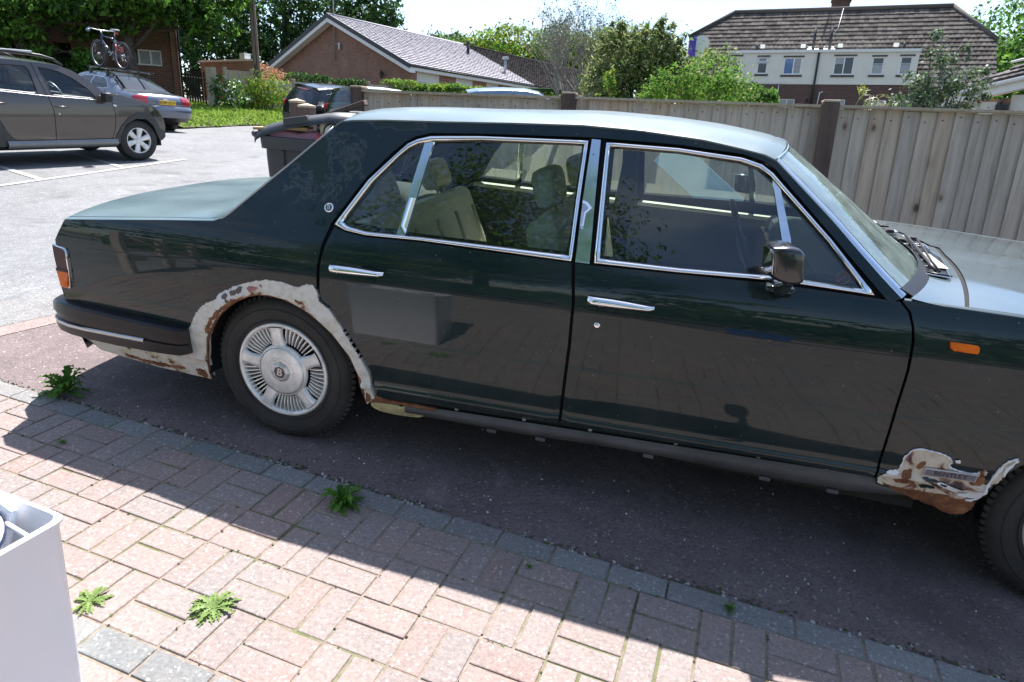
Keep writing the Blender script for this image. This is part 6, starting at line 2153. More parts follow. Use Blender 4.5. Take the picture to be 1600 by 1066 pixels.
def window(parent, x0, z0, x1, z1, y, lights=((0, 1, 0, 1),), mat='window_dark', opener=None, frame=.055, sill=True, depth=.06, lintel=None, plane='XZ'):
    """upvc window: lights are (u0,u1,v0,v1) fractions of the opening"""
    P = (lambda a, d_, b_: (a, d_, b_)) if plane == 'XZ' else (lambda a, d_, b_: (d_, a, b_))
    mb = MB()
    def bx(a0, b0, a1, b1, d0, d1):
        p, q = P(a0, d0, b0), P(a1, d1, b1)
        mb.box([min(p[i], q[i]) for i in range(3)], [max(p[i], q[i]) for i in range(3)])
    w, h = x1 - x0, z1 - z0
    bx(x0, z0, x1, z0 + frame, y, y + depth); bx(x0, z1 - frame, x1, z1, y, y + depth)
    bx(x0, z0 + frame, x0 + frame, z1 - frame, y, y + depth); bx(x1 - frame, z0 + frame, x1, z1 - frame, y, y + depth)
    us = sorted({q for l in lights for q in (l[0], l[1])} - {0, 1})
    for u in us:
        bx(x0 + w * u - frame * .55, z0 + frame, x0 + w * u + frame * .55, z1 - frame, y - .004, y + depth + .004)
    for l in lights:
        for v in (l[2], l[3]):
            if 0 < v < 1:
                bx(x0 + w * l[0] + frame * .5, z0 + h * v - frame * .45, x0 + w * l[1] - frame * .5, z0 + h * v + frame * .45, y + .002, y + depth - .002)
    o = mb.build('window', 'upvc', parent)
    for k, l in enumerate(lights):
        mb = MB()
        g = frame * .5
        p, q = P(x0 + w * l[0] + g, y + depth * .55, z0 + h * l[2] + g), P(x0 + w * l[1] - g, y + depth * .75, z0 + h * l[3] - g)
        mb.box([min(p[i], q[i]) for i in range(3)], [max(p[i], q[i]) for i in range(3)])
        mt = mat[k] if isinstance(mat, (list, tuple)) else mat
        mb.build('pane', mt, o)
    if sill:
        mb = MB()
        p, q = P(x0 - .05, y - .07, z0 - .05), P(x1 + .05, y + .03, z0 - .004)
        mb.box([min(p[i], q[i]) for i in range(3)], [max(p[i], q[i]) for i in range(3)], 0, .008)
        mb.build('sill', 'upvc' if sill is True else sill, o)
    return o

def tile_roof(name, org, ud, vd, poly, mat, parent, gauge=0.32, tw=0.30, lift=0.035, jit=0.004):
    """tiles laid course by course inside a polygon given in (u along eave, v up the slope)"""
    org, ud, vd = Vector(org), Vector(ud).normalized(), Vector(vd).normalized()
    nd = ud.cross(vd).normalized()
    if nd.z < 0:
        nd = -nd
    mb = MB()
    us = [p[0] for p in poly]; vs_ = [p[1] for p in poly]
    v = min(vs_); row = 0
    while v < max(vs_):
        xs_ = []
        vm = v + gauge * .5
        n = len(poly)
        for i in range(n):
            (u0, v0), (u1, v1) = poly[i], poly[(i + 1) % n]
            if (v0 > vm) != (v1 > vm):
                xs_.append(u0 + (u1 - u0) * (vm - v0) / (v1 - v0))
        xs_.sort()
        for a, b in zip(xs_[::2], xs_[1::2]):
            u = a - (tw * .5 if row % 2 else 0)
            while u < b:
                ua, ub = max(u, a), min(u + tw - .006, b)
                u += tw
                if ub - ua < .02:
                    continue
                v1 = min(v + gauge * 1.15, max(vs_) + .02)
                j = random.uniform(-jit, jit)
                P = lambda uu, q, h: org + ud * uu + vd * q + nd * (h + j)
                hm = lift * 1.0
                V = [P(ua, v, hm), P((ua + ub) / 2, v, hm * 1.25), P(ub, v, hm), P(ub, v1, .006), P((ua + ub) / 2, v1, .012), P(ua, v1, .006), P(ua, v, .004), P(ub, v, .004)]
                mb.add(V, [(0, 1, 4, 5), (1, 2, 3, 4), (0, 6, 7, 2, 1), (0, 5, 6), (2, 7, 3)])
        v += gauge; row += 1
    m = len(poly)
    o = mb.build(name, mat, parent)
    under = MB()
    V = [tuple(org + ud * p[0] + vd * p[1] + nd * -.004) for p in poly]
    under.add(V, [tuple(range(m))])
    under.build('roof_felt', 'slate_grey', o)
    return o

# ---- left: brick house behind the tree
bh = house_root('brick_house', -19.671, 21.938, 0.0, 34.70, 'red brick house with white windows behind the large tree and the bike', 'house')
hz0 = 1.7
op1 = [(-1.71, 3.68), (-.63, 3.68), (-.63, 4.28), (-1.71, 4.28)]
op2 = [(-5.92, 3.80), (-5.33, 3.80), (-5.33, 4.24), (-5.92, 4.24)]
op3 = [(-4.43, 2.6), (-3.85, 2.6), (-3.85, 4.30), (-4.43, 4.30)]
wall_panel('front_wall', [(-12, hz0), (0, hz0), (0, 7.6), (-12, 7.6)], 'brick_house', bh, 0, .25, [op1, op2, op3])
sw_ = wall_panel('side_wall', [(.02, hz0), (7.5, hz0), (7.5, 7.6), (.02, 7.6)], 'brick_house', bh, -.002, -.25, plane='YZ'); sw_.rotation_euler = (0, 0, R(30))
window(bh, -1.71, 3.68, -.63, 4.28, .05, ((0, .22, 0, 1), (.22, .62, 0, 1), (.62, 1, 0, 1)), ['window_dark', 'curtain', 'curtain'], sill='brick_house')
w2_ = window(bh, -5.92, 3.80, -5.33, 4.24, .05, ((0, 1, 0, 1),), 'window_dark', sill=False)
mb = MB()   # top-hung sash pushed open
mm = Matrix.Translation((-5.62, .03, 4.22)) @ Matrix.Rotation(R(-32), 4, 'X')
for a, b in (((-.27, -.02, -.40), (.27, .02, -.345)), ((-.27, -.02, -.055), (.27, .02, 0)), ((-.27, -.02, -.40), (-.215, .02, 0)), ((.215, -.02, -.40), (.27, .02, 0))):
    mb.box(a, b, 0, 0, mm)
mb.box((-.22, -.004, -.36), (.22, .004, -.04), 1, 0, mm)
mb.build('open_sash', ['upvc', 'window_dark'], w2_)
mb = MB(); mb.box((-4.47, .20, 2.6), (-3.81, .30, 4.3)); mb.build('dark_opening', 'dark', bh)  # near-black sheet stands in for the dark behind the opening
tile_roof('roof', (-12.3, -.35, 7.5), (1, 0, 0), (0, 4.1, 2.7), [(0, 0), (12.6, 0), (12.6, 4.9), (0, 4.9)], 'tile_brown', bh)
mb = MB(); mb.tube([(.06, -.06, 2.0), (.06, -.06, 7.5)], .045, 8); mb.build('drainpipe', 'black', bh)

# ---- middle: the grey-roofed bungalow and the darker one joined to it
def bungalow(name, y0, y1, tile, label, gable, panels, front):
    r = house_root(name, -14.43, 33.75, 2.6, -19.43, label, 'bungalow')
    zw, ze, zr = 2.62, 2.56, 5.50       # wall top, eave, ridge above the root
    xl, xr, xm = -12.55, -.36, -6.6
    if gable:
        wall_panel('gable_wall', [(xl, -.6), (xr, -.6), (xr, ze + .05), (xm, zr - .12), (xl, ze + .05)], 'brick_bung', r, y0 + .55, .2)
    holes = [[(a, b0), (b, b0), (b, zw - .12), (a, zw - .12)] for a, b, b0, kind in panels]
    wall_panel('side_wall', [(y0 + .56, -.6), (y1 - .3, -.6), (y1 - .3, zw), (y0 + .56, zw)], 'brick_bung', r, xr - .002, -.2, holes, 'YZ')
    for a, b, b0, kind in panels:
        if kind == 'win':
            mb = MB(); mb.box((xr - .11, a + .01, 1.78), (xr - .05, b - .01, zw - .125)); mb.build('infill_panel', 'panel_white', r)
            window(r, a + .05, b0 + .0, b - .05, 1.76, xr - .12, ((0, .6, 0, 1), (.6, 1, 0, 1)), 'blue_pane', sill=False, plane='YZ')
        else:
            mb = MB(); mb.box((xr - .11, a + .01, b0), (xr - .05, b - .01, zw - .125)); mb.build('infill_panel', 'panel_white', r)
    # slopes
    dx, dz = xr + .36 - xm, zr - ze
    L = math.hypot(dx, dz)
    tile_roof('roof', (.0, y0, ze), (0, 1, 0), (-dx, 0, dz), [(0, 0), (y1 - y0, 0), (y1 - y0, L), (0, L)], tile, r, .34, .32, .075)
    tile_roof('roof', (-13.2, y0, ze), (0, 1, 0), (dx, 0, dz), [(0, 0), (y1 - y0, 0), (y1 - y0, L), (0, L)], tile, r, .34, .32, .040)
    mb = MB(); mb.tube([(xm, y0 - .02, zr + .02), (xm, y1, zr + .02)], .11, 8); mb.build('ridge_tiles', tile, r)
    mb = MB(); mb.box((-.06, y0 - .0, ze - .26), (-.02, y1, ze - .02)); mb.box((-.34, y0, ze - .27), (-.06, y1, ze - .24)); mb.build('fascia', 'fascia', r)
    mb = MB(); mb.tube([(.03, y0, ze - .04), (.03, y1, ze - .06)], .05, 8); mb.build('gutter', 'black', r)
    if gable:
        for s in (1, -1):
            a = Vector((xm, 0, zr + .05)); b = Vector((0.05 if s == 1 else -13.25, 0, ze + .02))
            mb = MB()
            n = Vector((0, 0, 1))
            for (h0, h1), m_, yo in (((-.20, .06), 0, -.06), ((-.42, -.20), 1, -.03)):
                V = [a + n * h0, b + n * h0, b + n * h1, a + n * h1]
                V = [(p.x, y0 + yo, p.z) for p in V] + [(p.x, y0 + yo + (.10 if m_ == 0 else .5), p.z) for p in V]
                mb.add(V, [(0, 1, 2, 3), (7, 6, 5, 4), (0, 4, 5, 1), (1, 5, 6, 2), (2, 6, 7, 3), (3, 7, 4, 0)], m_)
            mb.build('bargeboard', ['slate_grey', 'fascia'], r)
    return r
b1 = bungalow('bungalow', 0, 13.0, 'tile_grey', 'brick bungalow with a pale grey tiled roof and gable facing the road', True,
              [(1.05, 3.10, 1.05, 'win'), (4.60, 6.38, -.4, 'pan'), (7.78, 9.20, 1.3, 'win'), (10.5, 11.6, .2, 'pan')], True)
b2 = bungalow('bungalow', 13.05, 32.0, 'tile_dark', 'low bungalow with a dark mottled roof beyond the grey roofed one', False,
              [(13.9, 15.3, 1.3, 'pan'), (17.8, 19.0, -.4, 'pan'), (20.5, 21.8, 1.2, 'pan'), (24, 25.3, .2, 'pan'), (27.2, 28.6, 1.2, 'pan')], False)
for (lx, lz) in ((-9.71, 2.20), (-2.51, 2.08)):
    mb = MB()
    mb.tube([(lx, .55, lz + .05), (lx, .40, lz + .16), (lx, .36, lz + .14)], .02, 6)
    mb.lathe([(0, .28), (.03, .25), (.13, .17), (.12, .15), (.09, -.10), (.05, -.14), (0, -.16)], 6, 0, 'Z', (lx, .36, lz), smooth=False)
    mb.build('wall_lantern', 'black', b1)
mb = MB()
mb.tube([(-6.55, .46, 3.0), (-6.55, .46, 9.6)], .028, 6)
mb.tube([(-6.55, .46, 4.0), (-6.1, .40, 3.9)], .02, 6); mb.box((-6.15, .36, 3.6), (-6.0, .44, 4.0), 0, .02)
mb.build('antenna_mast', 'steel', b1)
mb = MB(); mb.tube([(-4.4, 10.9, 3.5), (-4.4, 10.9, 5.35)], .11, 10); mb.tube([(-4.4, 10.9, 5.25), (-4.4, 10.9, 5.4)], .14, 10); mb.build('flue_pipe', 'black', b1)
mb = MB(); mb.tube([(-1.6, 11.6, 3.2), (-1.6, 11.6, 4.25)], .10, 10); mb.box((-1.78, 11.42, 4.2), (-1.42, 11.78, 4.36), 0, .02); mb.build('flue_pipe', 'steel', b1)
mb = MB(); mb.tube([(-3.0, 20.5, 3.8), (-3.0, 20.5, 5.1)], .16, 10); mb.build('flue_pipe', 'black', b2)

# ---- right: semi-detached house, cream upper storey, hipped tile roof
wh = house_root('semi_house', 2.91, 41.96, 0.0, -7.38, 'large house with cream upper storey and half hipped brown tiled roof', 'house')
xl, xr = -2.65, 13.75
gw = [(3.17, 3.3), (4.06, 3.3), (4.06, 4.34), (3.17, 4.34)]
gw2 = [(5.84, 3.3), (6.78, 3.3), (6.78, 4.36), (5.84, 4.36)]
gw3 = [(8.05, 3.3), (8.9, 3.3), (8.9, 4.36), (8.05, 4.36)]
wall_panel('front_wall', [(xl, 1.6), (xr, 1.6), (xr, 5.0), (9.9, 5.0), (9.9, 5.14), (0, 5.14), (0, 5.0), (xl, 5.0)], 'brick_dark', wh, 0, .25, [gw, gw2, gw3])
wins = [(.18, 5.72, .72, 6.69, 1), (1.69, 5.74, 2.25, 6.65, 1), (3.16, 5.70, 4.14, 6.62, 3), (5.87, 5.69, 6.90, 6.66, 2), (7.82, 5.70, 8.43, 6.62, 1), (9.22, 5.70, 9.80, 6.64, 1)]
wall_panel('upper_wall', [(0, 5.16), (10.1, 5.16), (10.1, 6.93), (0, 6.93)], 'render', wh, -.04, .2, [[(a, b), (c, b), (c, d_), (a, d_)] for a, b, c, d_, k in wins])
for a, b, c, d_, k in wins:
    if k == 1:
        window(wh, a, b, c, d_, -.01, ((0, 1, 0, .62), (0, 1, .62, 1)), ['window_dark', 'curtain'] if a < 5 else ['curtain', 'window_dark'], sill=False)
    elif k == 3:
        window(wh, a, b, c, d_, -.01, ((0, .55, 0, 1), (.55, 1, 0, .55), (.55, 1, .55, 1)), ['blue_pane', 'curtain', 'curtain'], sill=False)
    else:
        window(wh, a, b, c, d_, -.01, ((0, .5, 0, .62), (0, .5, .62, 1), (.5, 1, 0, 1)), ['window_dark', 'curtain', 'window_dark'], sill=False)
    mb = MB(); mb.box((a - .10, -.09, b - .13), (c + .10, -.043, b - .02)); mb.build('window_ledge', 'tile_brown', wh)
    mb = MB(); mb.box((a - .06, -.08, d_ + .02), (c + .10, -.043, d_ + .10)); mb.build('window_head', 'tile_brown', wh)
mb = MB()  # one top light propped open
mm = Matrix.Translation((1.97, -.03, 6.63)) @ Matrix.Rotation(R(-30), 4, 'X')
for a, b in (((-.26, -.02, -.34), (.26, .02, -.29)), ((-.26, -.02, -.05), (.26, .02, 0)), ((-.26, -.02, -.34), (-.21, .02, 0)), ((.21, -.02, -.34), (.26, .02, 0))):
    mb.box(a, b, 0, 0, mm)
mb.build('open_sash', 'upvc', wh)
for g_ in (gw, gw2, gw3):
    window(wh, g_[0][0], g_[0][1], g_[1][0], g_[2][1], .05, ((0, .5, 0, 1), (.5, 1, 0, 1)), 'curtain', sill=False)
# roof plane: eave z 4.78 at y -.30, rising 1.133 per metre
sl = 1.133; ln_ = math.hypot(1, sl)
Vf = lambda y: (y + .30) * ln_
rf = [(xl - .2, Vf(-.30)), (0 - .0, Vf(-.30)), (0 - .0, Vf(1.62)), (10.12, Vf(1.62)), (10.12, Vf(-.30)), (xr + .25, Vf(-.30)), (xr + .25, Vf(2.30)), (11.85, Vf(4.15)), (-.42, Vf(4.15)), (xl - .2, Vf(2.75))]
tile_roof('roof', (0, -.30, 4.78), (1, 0, 0), (0, 1, sl), rf, 'tile_brown', wh, .345, .26, .055, .008)
tile_roof('roof', (0, 8.6, 4.78), (1, 0, 0), (0, -1, sl), [(xl - .2, 0), (xr + .25, 0), (xr + .25, Vf(2.30)), (11.85, Vf(4.15)), (-.42, Vf(4.15)), (xl - .2, Vf(2.75))], 'tile_brown', wh, .345, .26, .055)
zz = lambda y: 4.78 + (y + .30) * sl
for tri_ in ([(xr + .25, 2.30, zz(2.30)), (xr + .25, 6.0, zz(2.30)), (11.85, 4.15, zz(4.15))], [(xl - .2, 2.75, zz(2.75)), (xl - .2, 5.55, zz(2.75)), (-.42, 4.15, zz(4.15))]):
    mb = MB(); mb.add(tri_, [(0, 1, 2)]); mb.add([(p[0], p[1], p[2] - .06) for p in tri_], [(2, 1, 0)]); mb.build('hip_slope', 'tile_brown', wh)
mb = MB()
mb.tube([(-.42, 4.15, zz(4.15) + .06), (11.85, 4.15, zz(4.15) + .06)], .13, 8)
mb.tube([(11.85, 4.15, zz(4.15) + .05), (xr + .28, 2.30, zz(2.30) + .05)], .12, 8)
mb.tube([(-.42, 4.15, zz(4.15) + .05), (xl - .23, 2.75, zz(2.75) + .05)], .12, 8)
mb.build('ridge_tiles', 'tile_brown', wh)
for x_ in (xl, xr):
    wall_panel('gable_wall', [(0, 1.6), (8.3, 1.6), (8.3, 5.0), (5.8, zz(2.3) - .2), (2.5, zz(2.3) - .2), (0, 5.0)], 'brick_dark', wh, x_, .2 if x_ < 0 else -.2, plane='YZ')
mb = MB(); mb.box((-.06, -.14, 6.93), (10.16, 1.75, 7.02)); mb.box((-.06, -.145, 6.88), (10.16, -.10, 7.03)); mb.build('dormer_roof', 'fascia', wh)
for x_ in (-.015, 10.06):
    wall_panel('dormer_cheek', [(.16, 5.2), (1.62, 6.92), (.16, 6.92)], 'tile_brown', wh, x_, .07, plane='YZ')
mb = MB(); mb.tube([(4.98, -.11, 6.88), (4.98, -.11, 3.0)], .06, 8); mb.tube([(4.72, -.08, 4.35), (4.72, -.08, 3.2)], .04, 8); mb.build('drainpipe', 'black', wh)
mb = MB(); mb.tube([(3.05, -.06, 5.1), (3.05, -.06, 3.2)], .025, 6); mb.tube([(.02, -.06, 5.22), (3.6, -.06, 5.24), (3.6, -.06, 5.4)], .015, 6); mb.tube([(5.5, -.10, 4.75), (5.35, -.10, 4.7), (5.30, -.10, 3.9)], .03, 6); mb.build('overflow_pipe', 'upvc', wh)
mb = MB(); mb.box((5.30, 4.75, 8.4), (6.35, 5.4, 10.75)); mb.box((5.24, 4.69, 10.45), (6.41, 5.46, 10.56)); ch = mb.build('chimney', 'brick_dark', wh)
for x_ in (5.55, 5.85, 6.12):
    mb = MB(); mb.lathe([(.10, 10.7), (.11, 11.1), (.13, 11.15), (.11, 11.2)], 12, 0, 'Z', (x_, 5.05, 0)); mb.build('chimney_pot', 'brick_bung', ch)
for x_, k in ((1.72, 0), (4.05, 0), (6.1, 0), (9.05, 0)):
    y_ = 2.05
    mb = MB(); mb.box((x_ - .14, y_ - .18, zz(y_) - .05), (x_ + .14, y_ + .08, zz(y_) + .16), 0, .02, None); mb.build('roof_vent', 'fascia', wh)
for x_, h_ in ((4.62, 1.25), (5.52, 1.25), (1.42, .5), (9.45, .5)):
    y_ = 1.85 if h_ > 1 else 1.75
    mb = MB(); mb.tube([(x_, y_, zz(y_) - .1), (x_, y_, zz(y_) + h_)], .075, 8); mb.build('vent_pipe', 'black', wh)
for x_ in (4.62, 5.52):
    mb = MB(); V = [(x_ - .35, 1.70, zz(1.70) + .075), (x_ + .35, 1.70, zz(1.70) + .075), (x_ + .30, 2.0, zz(2.0) + .085), (x_ - .30, 2.0, zz(2.0) + .085)]
    mb.add(V, [(0, 1, 2, 3)]); mb.build('flashing', 'steel', wh)
mb = MB(); mb.tube([(6.0, 4.0, 9.9), (5.85, 3.0, zz(3.0) + .1), (5.45, 2.4, zz(2.4) + .1)], .011, 5); mb.build('aerial_cable', 'upvc', wh)
mb = MB()
mb.tube([(5.3, 4.2, 10.4), (5.1, 4.2, 11.4)], .02, 5)
for k in range(5):
    mb.tube([(4.9 - .05 * k, 4.0, 10.5 + .16 * k), (5.25 - .05 * k, 4.4, 10.5 + .16 * k)], .012, 4)
mb.build('tv_aerial', 'black', wh)

# ---- far right: low bungalow with tile roof, white gutter
rb = house_root('bungalow', 7.69, 17.13, 0.0, -30, 'near bungalow on the right with white gutter and brick piers', 'bungalow')
wall_panel('front_wall', [(.0, .2), (9, .2), (9, 3.02), (.0, 2.72)], 'brick_bung', rb, .42, .2, [[(.42, .2), (.72, .2), (.72, 2.72), (.42, 2.72)], [(1.30, .2), (2.6, .2), (2.6, 2.86), (1.30, 2.86)]])
wall_panel('end_wall', [(.425, .2), (7, .2), (7, 2.5), (.425, 2.5)], 'brick_bung', rb, -.002, .2, plane='YZ')
mb = MB(); mb.box((.43, .47, .2), (.71, .53, 2.71)); mb.build('infill_panel', 'panel_white', rb)
mb = MB(); mb.box((1.31, .47, 2.45), (2.59, .53, 2.85)); mb.build('infill_panel', 'panel_white', rb)
window(rb, 1.33, 1.4, 2.57, 2.44, .46, ((0, .4, 0, 1), (.4, 1, 0, 1)), 'curtain', sill=False)
mb = MB(); mb.box((.72, .36, 1.2), (1.05, .415, 2.68)); mb.build('meter_panel', 'panel_white', rb)
mb = MB(); V0 = Vector((-.15, .0, 2.84)); V1 = Vector((9, 0, 4.95))
gs = .245
mb.tube([(-.12, .02, 2.80), (9, .02, 2.80 + 9.12 * gs)], .062, 10); mb.build('gutter', 'upvc', rb)
mb = MB(); mb.add([(-.1, .08, 2.56), (9, .08, 2.56 + 9.1 * gs), (9, .08, 2.80 + 9.1 * gs), (-.1, .08, 2.80), (-.1, .40, 2.56), (9, .40, 2.56 + 9.1 * gs)], [(0, 1, 2, 3), (0, 4, 5, 1)]); mb.build('fascia', 'fascia', rb)
tile_roof('roof', (-.15, -.02, 2.84), (1, 0, gs), (0, 3.4, 1.5), [(0, 0), (9.4, 0), (9.4, 4.4), (7.5, 3.7), (0, .22)], 'tile_right', rb, .33, .17, .055)
mb = MB(); mb.box((.08, .30, 2.50), (.35, .40, 2.60), 0, .02); mb.build('wall_lamp', 'black', rb)
mb = MB(); mb.tube([(1.15, .38, 2.75), (1.15, .26, 2.62), (1.22, .24, 2.52)], .03, 6); mb.box((1.05, .22, 2.48), (1.32, .34, 2.62), 0, .02); mb.build('floodlight', 'black', rb)
mb = MB(); mb.box((1.9, 2.4, 4.0 + .3), (2.9, 2.5, 4.16 + .3)); mb.tube([(.9, 1.7, 3.75), (2.6, 1.7, 4.15)], .035, 6); mb.build('roof_trim', 'upvc', rb)

# ------------------------------------------------------------------ close-board fence beyond the drive
gf = empty('garden_fence', tuple(D(.67, 1.99)))
tag(gf, 'weathered close board garden fence with dark posts beyond the saloon', 'fence')
gf.matrix_world = Matrix.Translation(D(.67, 1.99))
inv = gf.matrix_world.inverted()
post_xy = [(-1.12 + 1.79 * k, 2.10 - .109 * k) for k in range(6)]
topz = lambda x: 1.603 - .0115 * (x + 1.12)
for k, (px, py) in enumerate(post_xy):
    b = D(px, py); zt = topz(px) + .012
    mb = MB(); q = inv @ b
    h_ = zt - b.z
    mb.box((q.x - .052, q.y - .105, q.z - .3), (q.x + .052, q.y - .005, q.z + h_), 0, .006)
    po = mb.build('fence_post', 'post_wood', gf)
    mb = MB()
    mb.box((q.x - .053, q.y - .106, q.z + h_ + .001), (q.x + .053, q.y - .004, q.z + h_ + .016), 0, .005)
    mb.build('post_cap', 'pale_wood', po)
for k in range(5):
    (x0, y0), (x1, y1) = post_xy[k], post_xy[k + 1]
    d_ = Vector((x1 - x0, y1 - y0)).normalized()
    L = math.hypot(x1 - x0, y1 - y0)
    mb = MB()
    nb = 17
    s0 = .056; pitch = (L - .112) / nb
    for i in range(nb):
        s = s0 + i * pitch
        wv = pitch * 1.22
        dz_ = random.uniform(-.006, .003)
        def P(ss, off, top):
            bx_, by_ = x0 + d_.x * ss - d_.y * off, y0 + d_.y * ss + d_.x * off
            g_ = D(bx_, by_)
            z_ = topz(bx_) - .022 + dz_ if top else g_.z + .02
            return tuple(inv @ Vector((g_.x, g_.y, z_)))
        e = min(s + wv, L - .054)
        t0, t1 = -.060, -.042
        lean_ = random.uniform(-.003, .003)
        V = [P(s, t0, 0), P(e, t1, 0), P(e, t1 + .006, 0), P(s, t0 + .014, 0), P(s + lean_, t0, 1), P(e + lean_, t1, 1), P(e + lean_, t1 + .006, 1), P(s + lean_, t0 + .014, 1)]
        mb.add(V, [(3, 2, 1, 0), (4, 5, 6, 7), (0, 1, 5, 4), (1, 2, 6, 5), (2, 3, 7, 6), (3, 0, 4, 7)])
    bd = mb.build('fence_panel', 'fence_wood', gf)
    mb = MB()
    A, B = D(x0, y0), D(x1, y1)
    for zt_, hh, y_off in ((None, .016, -.05), (.9, .07, -.005), (.3, .07, -.005)):
        p0 = Vector((A.x, A.y, topz(x0) - .018 if zt_ is None else A.z + zt_)) + Vector((d_.x, d_.y, 0)) * .056
        p1 = Vector((B.x, B.y, topz(x1) - .018 if zt_ is None else B.z + zt_)) - Vector((d_.x, d_.y, 0)) * .056
        p0, p1 = inv @ p0, inv @ p1
        n_ = Vector((-d_.y, d_.x, 0))
        hw = .046 if zt_ is None else .02
        V = []
        for p in (p0, p1):
            c = p + n_ * y_off
            V += [c - n_ * hw, c + n_ * hw, c + n_ * hw + Vector((0, 0, hh)), c - n_ * hw + Vector((0, 0, hh))]
        mb.add(V, [(0, 1, 2, 3), (7, 6, 5, 4), (0, 4, 5, 1), (1, 5, 6, 2), (2, 6, 7, 3), (3, 7, 4, 0)])
    mb.build('fence_rail', 'pale_wood', bd)
    mb = MB()
    for i in range(nb):
        s = s0 + (i + .30) * pitch
        for h_ in (.08,):
            g_ = D(x0 + d_.x * s + d_.y * .060, y0 + d_.y * s - d_.x * .060)
            c = inv @ Vector((g_.x, g_.y, topz(x0 + d_.x * s) - .05 - random.uniform(0, .05)))
            mb.lathe([(0, -.003), (.0035, -.002), (.004, .004)], 6, 0, 'Y', c)
    no = mb.build('nails', 'dark', bd); no['kind'] = 'stuff'

# ------------------------------------------------------------------ wheelie bin with its rubbish, plank, piers
EX = Vector((.976, .22, 0)); EYY = Vector((-.22, .976, 0))
bo = Vector((-1.527, 1.213, 0)) + EX * .37 + EYY * .29
bin_m = SLOPE @ Matrix(((EX.x, EYY.x, 0, bo.x), (EX.y, EYY.y, 0, bo.y), (0, 0, 1.065, 0), (0, 0, 0, 1)))
wb = empty('wheelie_bin', mat=bin_m)
tag(wb, 'dark grey wheelie bin with its lid propped open by rubbish', 'bin')
mb = MB()
rows = []
for z, hx, hy in ((.03, .24, .22), (.08, .27, .235), (.5, .305, .255), (.86, .335, .272), (.90, .335, .272), (.905, .362, .292), (.985, .370, .295), (.990, .362, .287), (.90, .325, .262), (.3, .29, .24)):
    r_ = []
    for sx_, sy_ in ((-1, -1), (1, -1), (1, 1), (-1, 1)):
        c = Vector((sx_ * (hx - .04), sy_ * (hy - .04)))
        a0 = math.atan2(sy_, sx_)
        for k in range(4):
            a = a0 - PI / 4 + PI / 2 * k / 3
            r_.append((c.x + .04 * math.cos(a) - (.02 * (.9 - z) if z < .9 else 0), c.y + .04 * math.sin(a), z))
    rows.append(r_)
mb.grid(rows, wrap=True, smooth=True)
mb.add(rows[0], [tuple(range(len(rows[0])))])
for x_ in (-.20, 0, .2):
    mb.box((x_ - .012, -.285, .76), (x_ + .012, -.255, .90), 0, .004)
wbb = mb.build('body', 'bin', wb, auto=45)
mb = MB(); mb.tube([(-.40, -.22, .97), (-.43, -.22, .99), (-.43, .22, .99), (-.40, .22, .97)], .02, 8); mb.build('handle', 'bin', wb)
for y_ in (-.24, .24):
    mb = MB(); mb.lathe([(.05, -.03), (.095, -.03), (.10, -.02), (.10, .02), (.095, .03), (.05, .03), (0, .02)], 20, 0, 'Y', (-.27, y_, .10)); mb.build('bin_wheel', 'black', wb)
LM = Matrix.Translation((-.385, 0, .995)) @ Matrix.Rotation(R(-10.5), 4, 'Y')
mb = MB(); rows = []
for x_, z_ in ((-.02, .0), (0, .025), (.05, .045), (.30, .075), (.56, .075), (.70, .055), (.735, .02), (.735, -.01)):
    rows.append([tuple(LM @ Vector((x_, y_, z_ - (.05 if abs(y_) > .285 else .0) * (0.5 if abs(y_) < .295 else 1)))) for y_ in (-.30, -.29, -.24, -.1, .1, .24, .29, .30)])
mb.grid(rows); mb.grid([[(x, y, z - .012) for x, y, z in r_] for r_ in rows]); mb.box((.22, -.305, .03), (.40, -.24, .078), 0, .006, LM)
mb.build('lid', 'bin', wb)
def on_bin(x, y, z):
    return bin_m @ Vector((x, y, z))
def rub(name, label, cat, mb, mat, mtx):
    o = mb.build(name, mat)
    o.matrix_world = bin_m @ mtx
    return tag(o, label, cat, 'rubbish in the bin')
mb = MB(); rows = []
for i in range(9):
    f = i / 8
    rows.append([(-.30 + .36 * f, -.165 + .09 * math.cos(a) * (1 - .3 * f), .985 + .045 * math.sin(a) * (1 + .3 * math.sin(f * 9))) for a in [2 * PI * k / 10 for k in range(10)]])
mb.grid(rows, wrap=True); mb.add(rows[0], [tuple(range(10))]); mb.add(rows[-1], [tuple(range(10))])
rub('folded_towel', 'pink towel stuffed in the top of the grey bin', 'towel', mb, 'pink', Matrix())
mb = MB(); mb.box((-.34, -.27, 1.045), (.06, -.13, 1.062), 0, .003); rub('cardboard_sheet', 'brown cardboard strip under the bin lid', 'cardboard', mb, 'cardboard', Matrix.Rotation(R(-4), 4, 'Y'))
mb = MB(); mb.lathe([(0, .02), (.055, .02), (.060, .0), (.055, -.02), (0, -.02)], 24, 0, 'Y'); mb.lathe([(.058, .004), (.066, .004), (.066, -.022), (.058, -.022)], 24, 1, 'Y'); mb.box((-.006, -.026, -.05), (.006, -.018, .05), 1)
rub('plate', 'white plate with a black rim standing on edge in the bin', 'plate', mb, ['white_cloth', 'black'], Matrix.Translation((.165, -.25, 1.04)))
mb = MB(); mb.lathe([(0, .08), (.03, .07), (.055, .02), (.05, -.04), (0, -.06)], 14, 0, 'Z'); rub('soft_toy', 'beige lump of rubbish between towel and plate', 'rubbish', mb, 'ivory', Matrix.Translation((.11, -.20, 1.06)))
mb = MB(); mb.box((-.03, -.03, -.03), (.03, .03, .03), 0, .012); rub('food_packet', 'small red packet in the bin beside the plate', 'packet', mb, 'red', Matrix.Translation((.085, -.27, .995)))
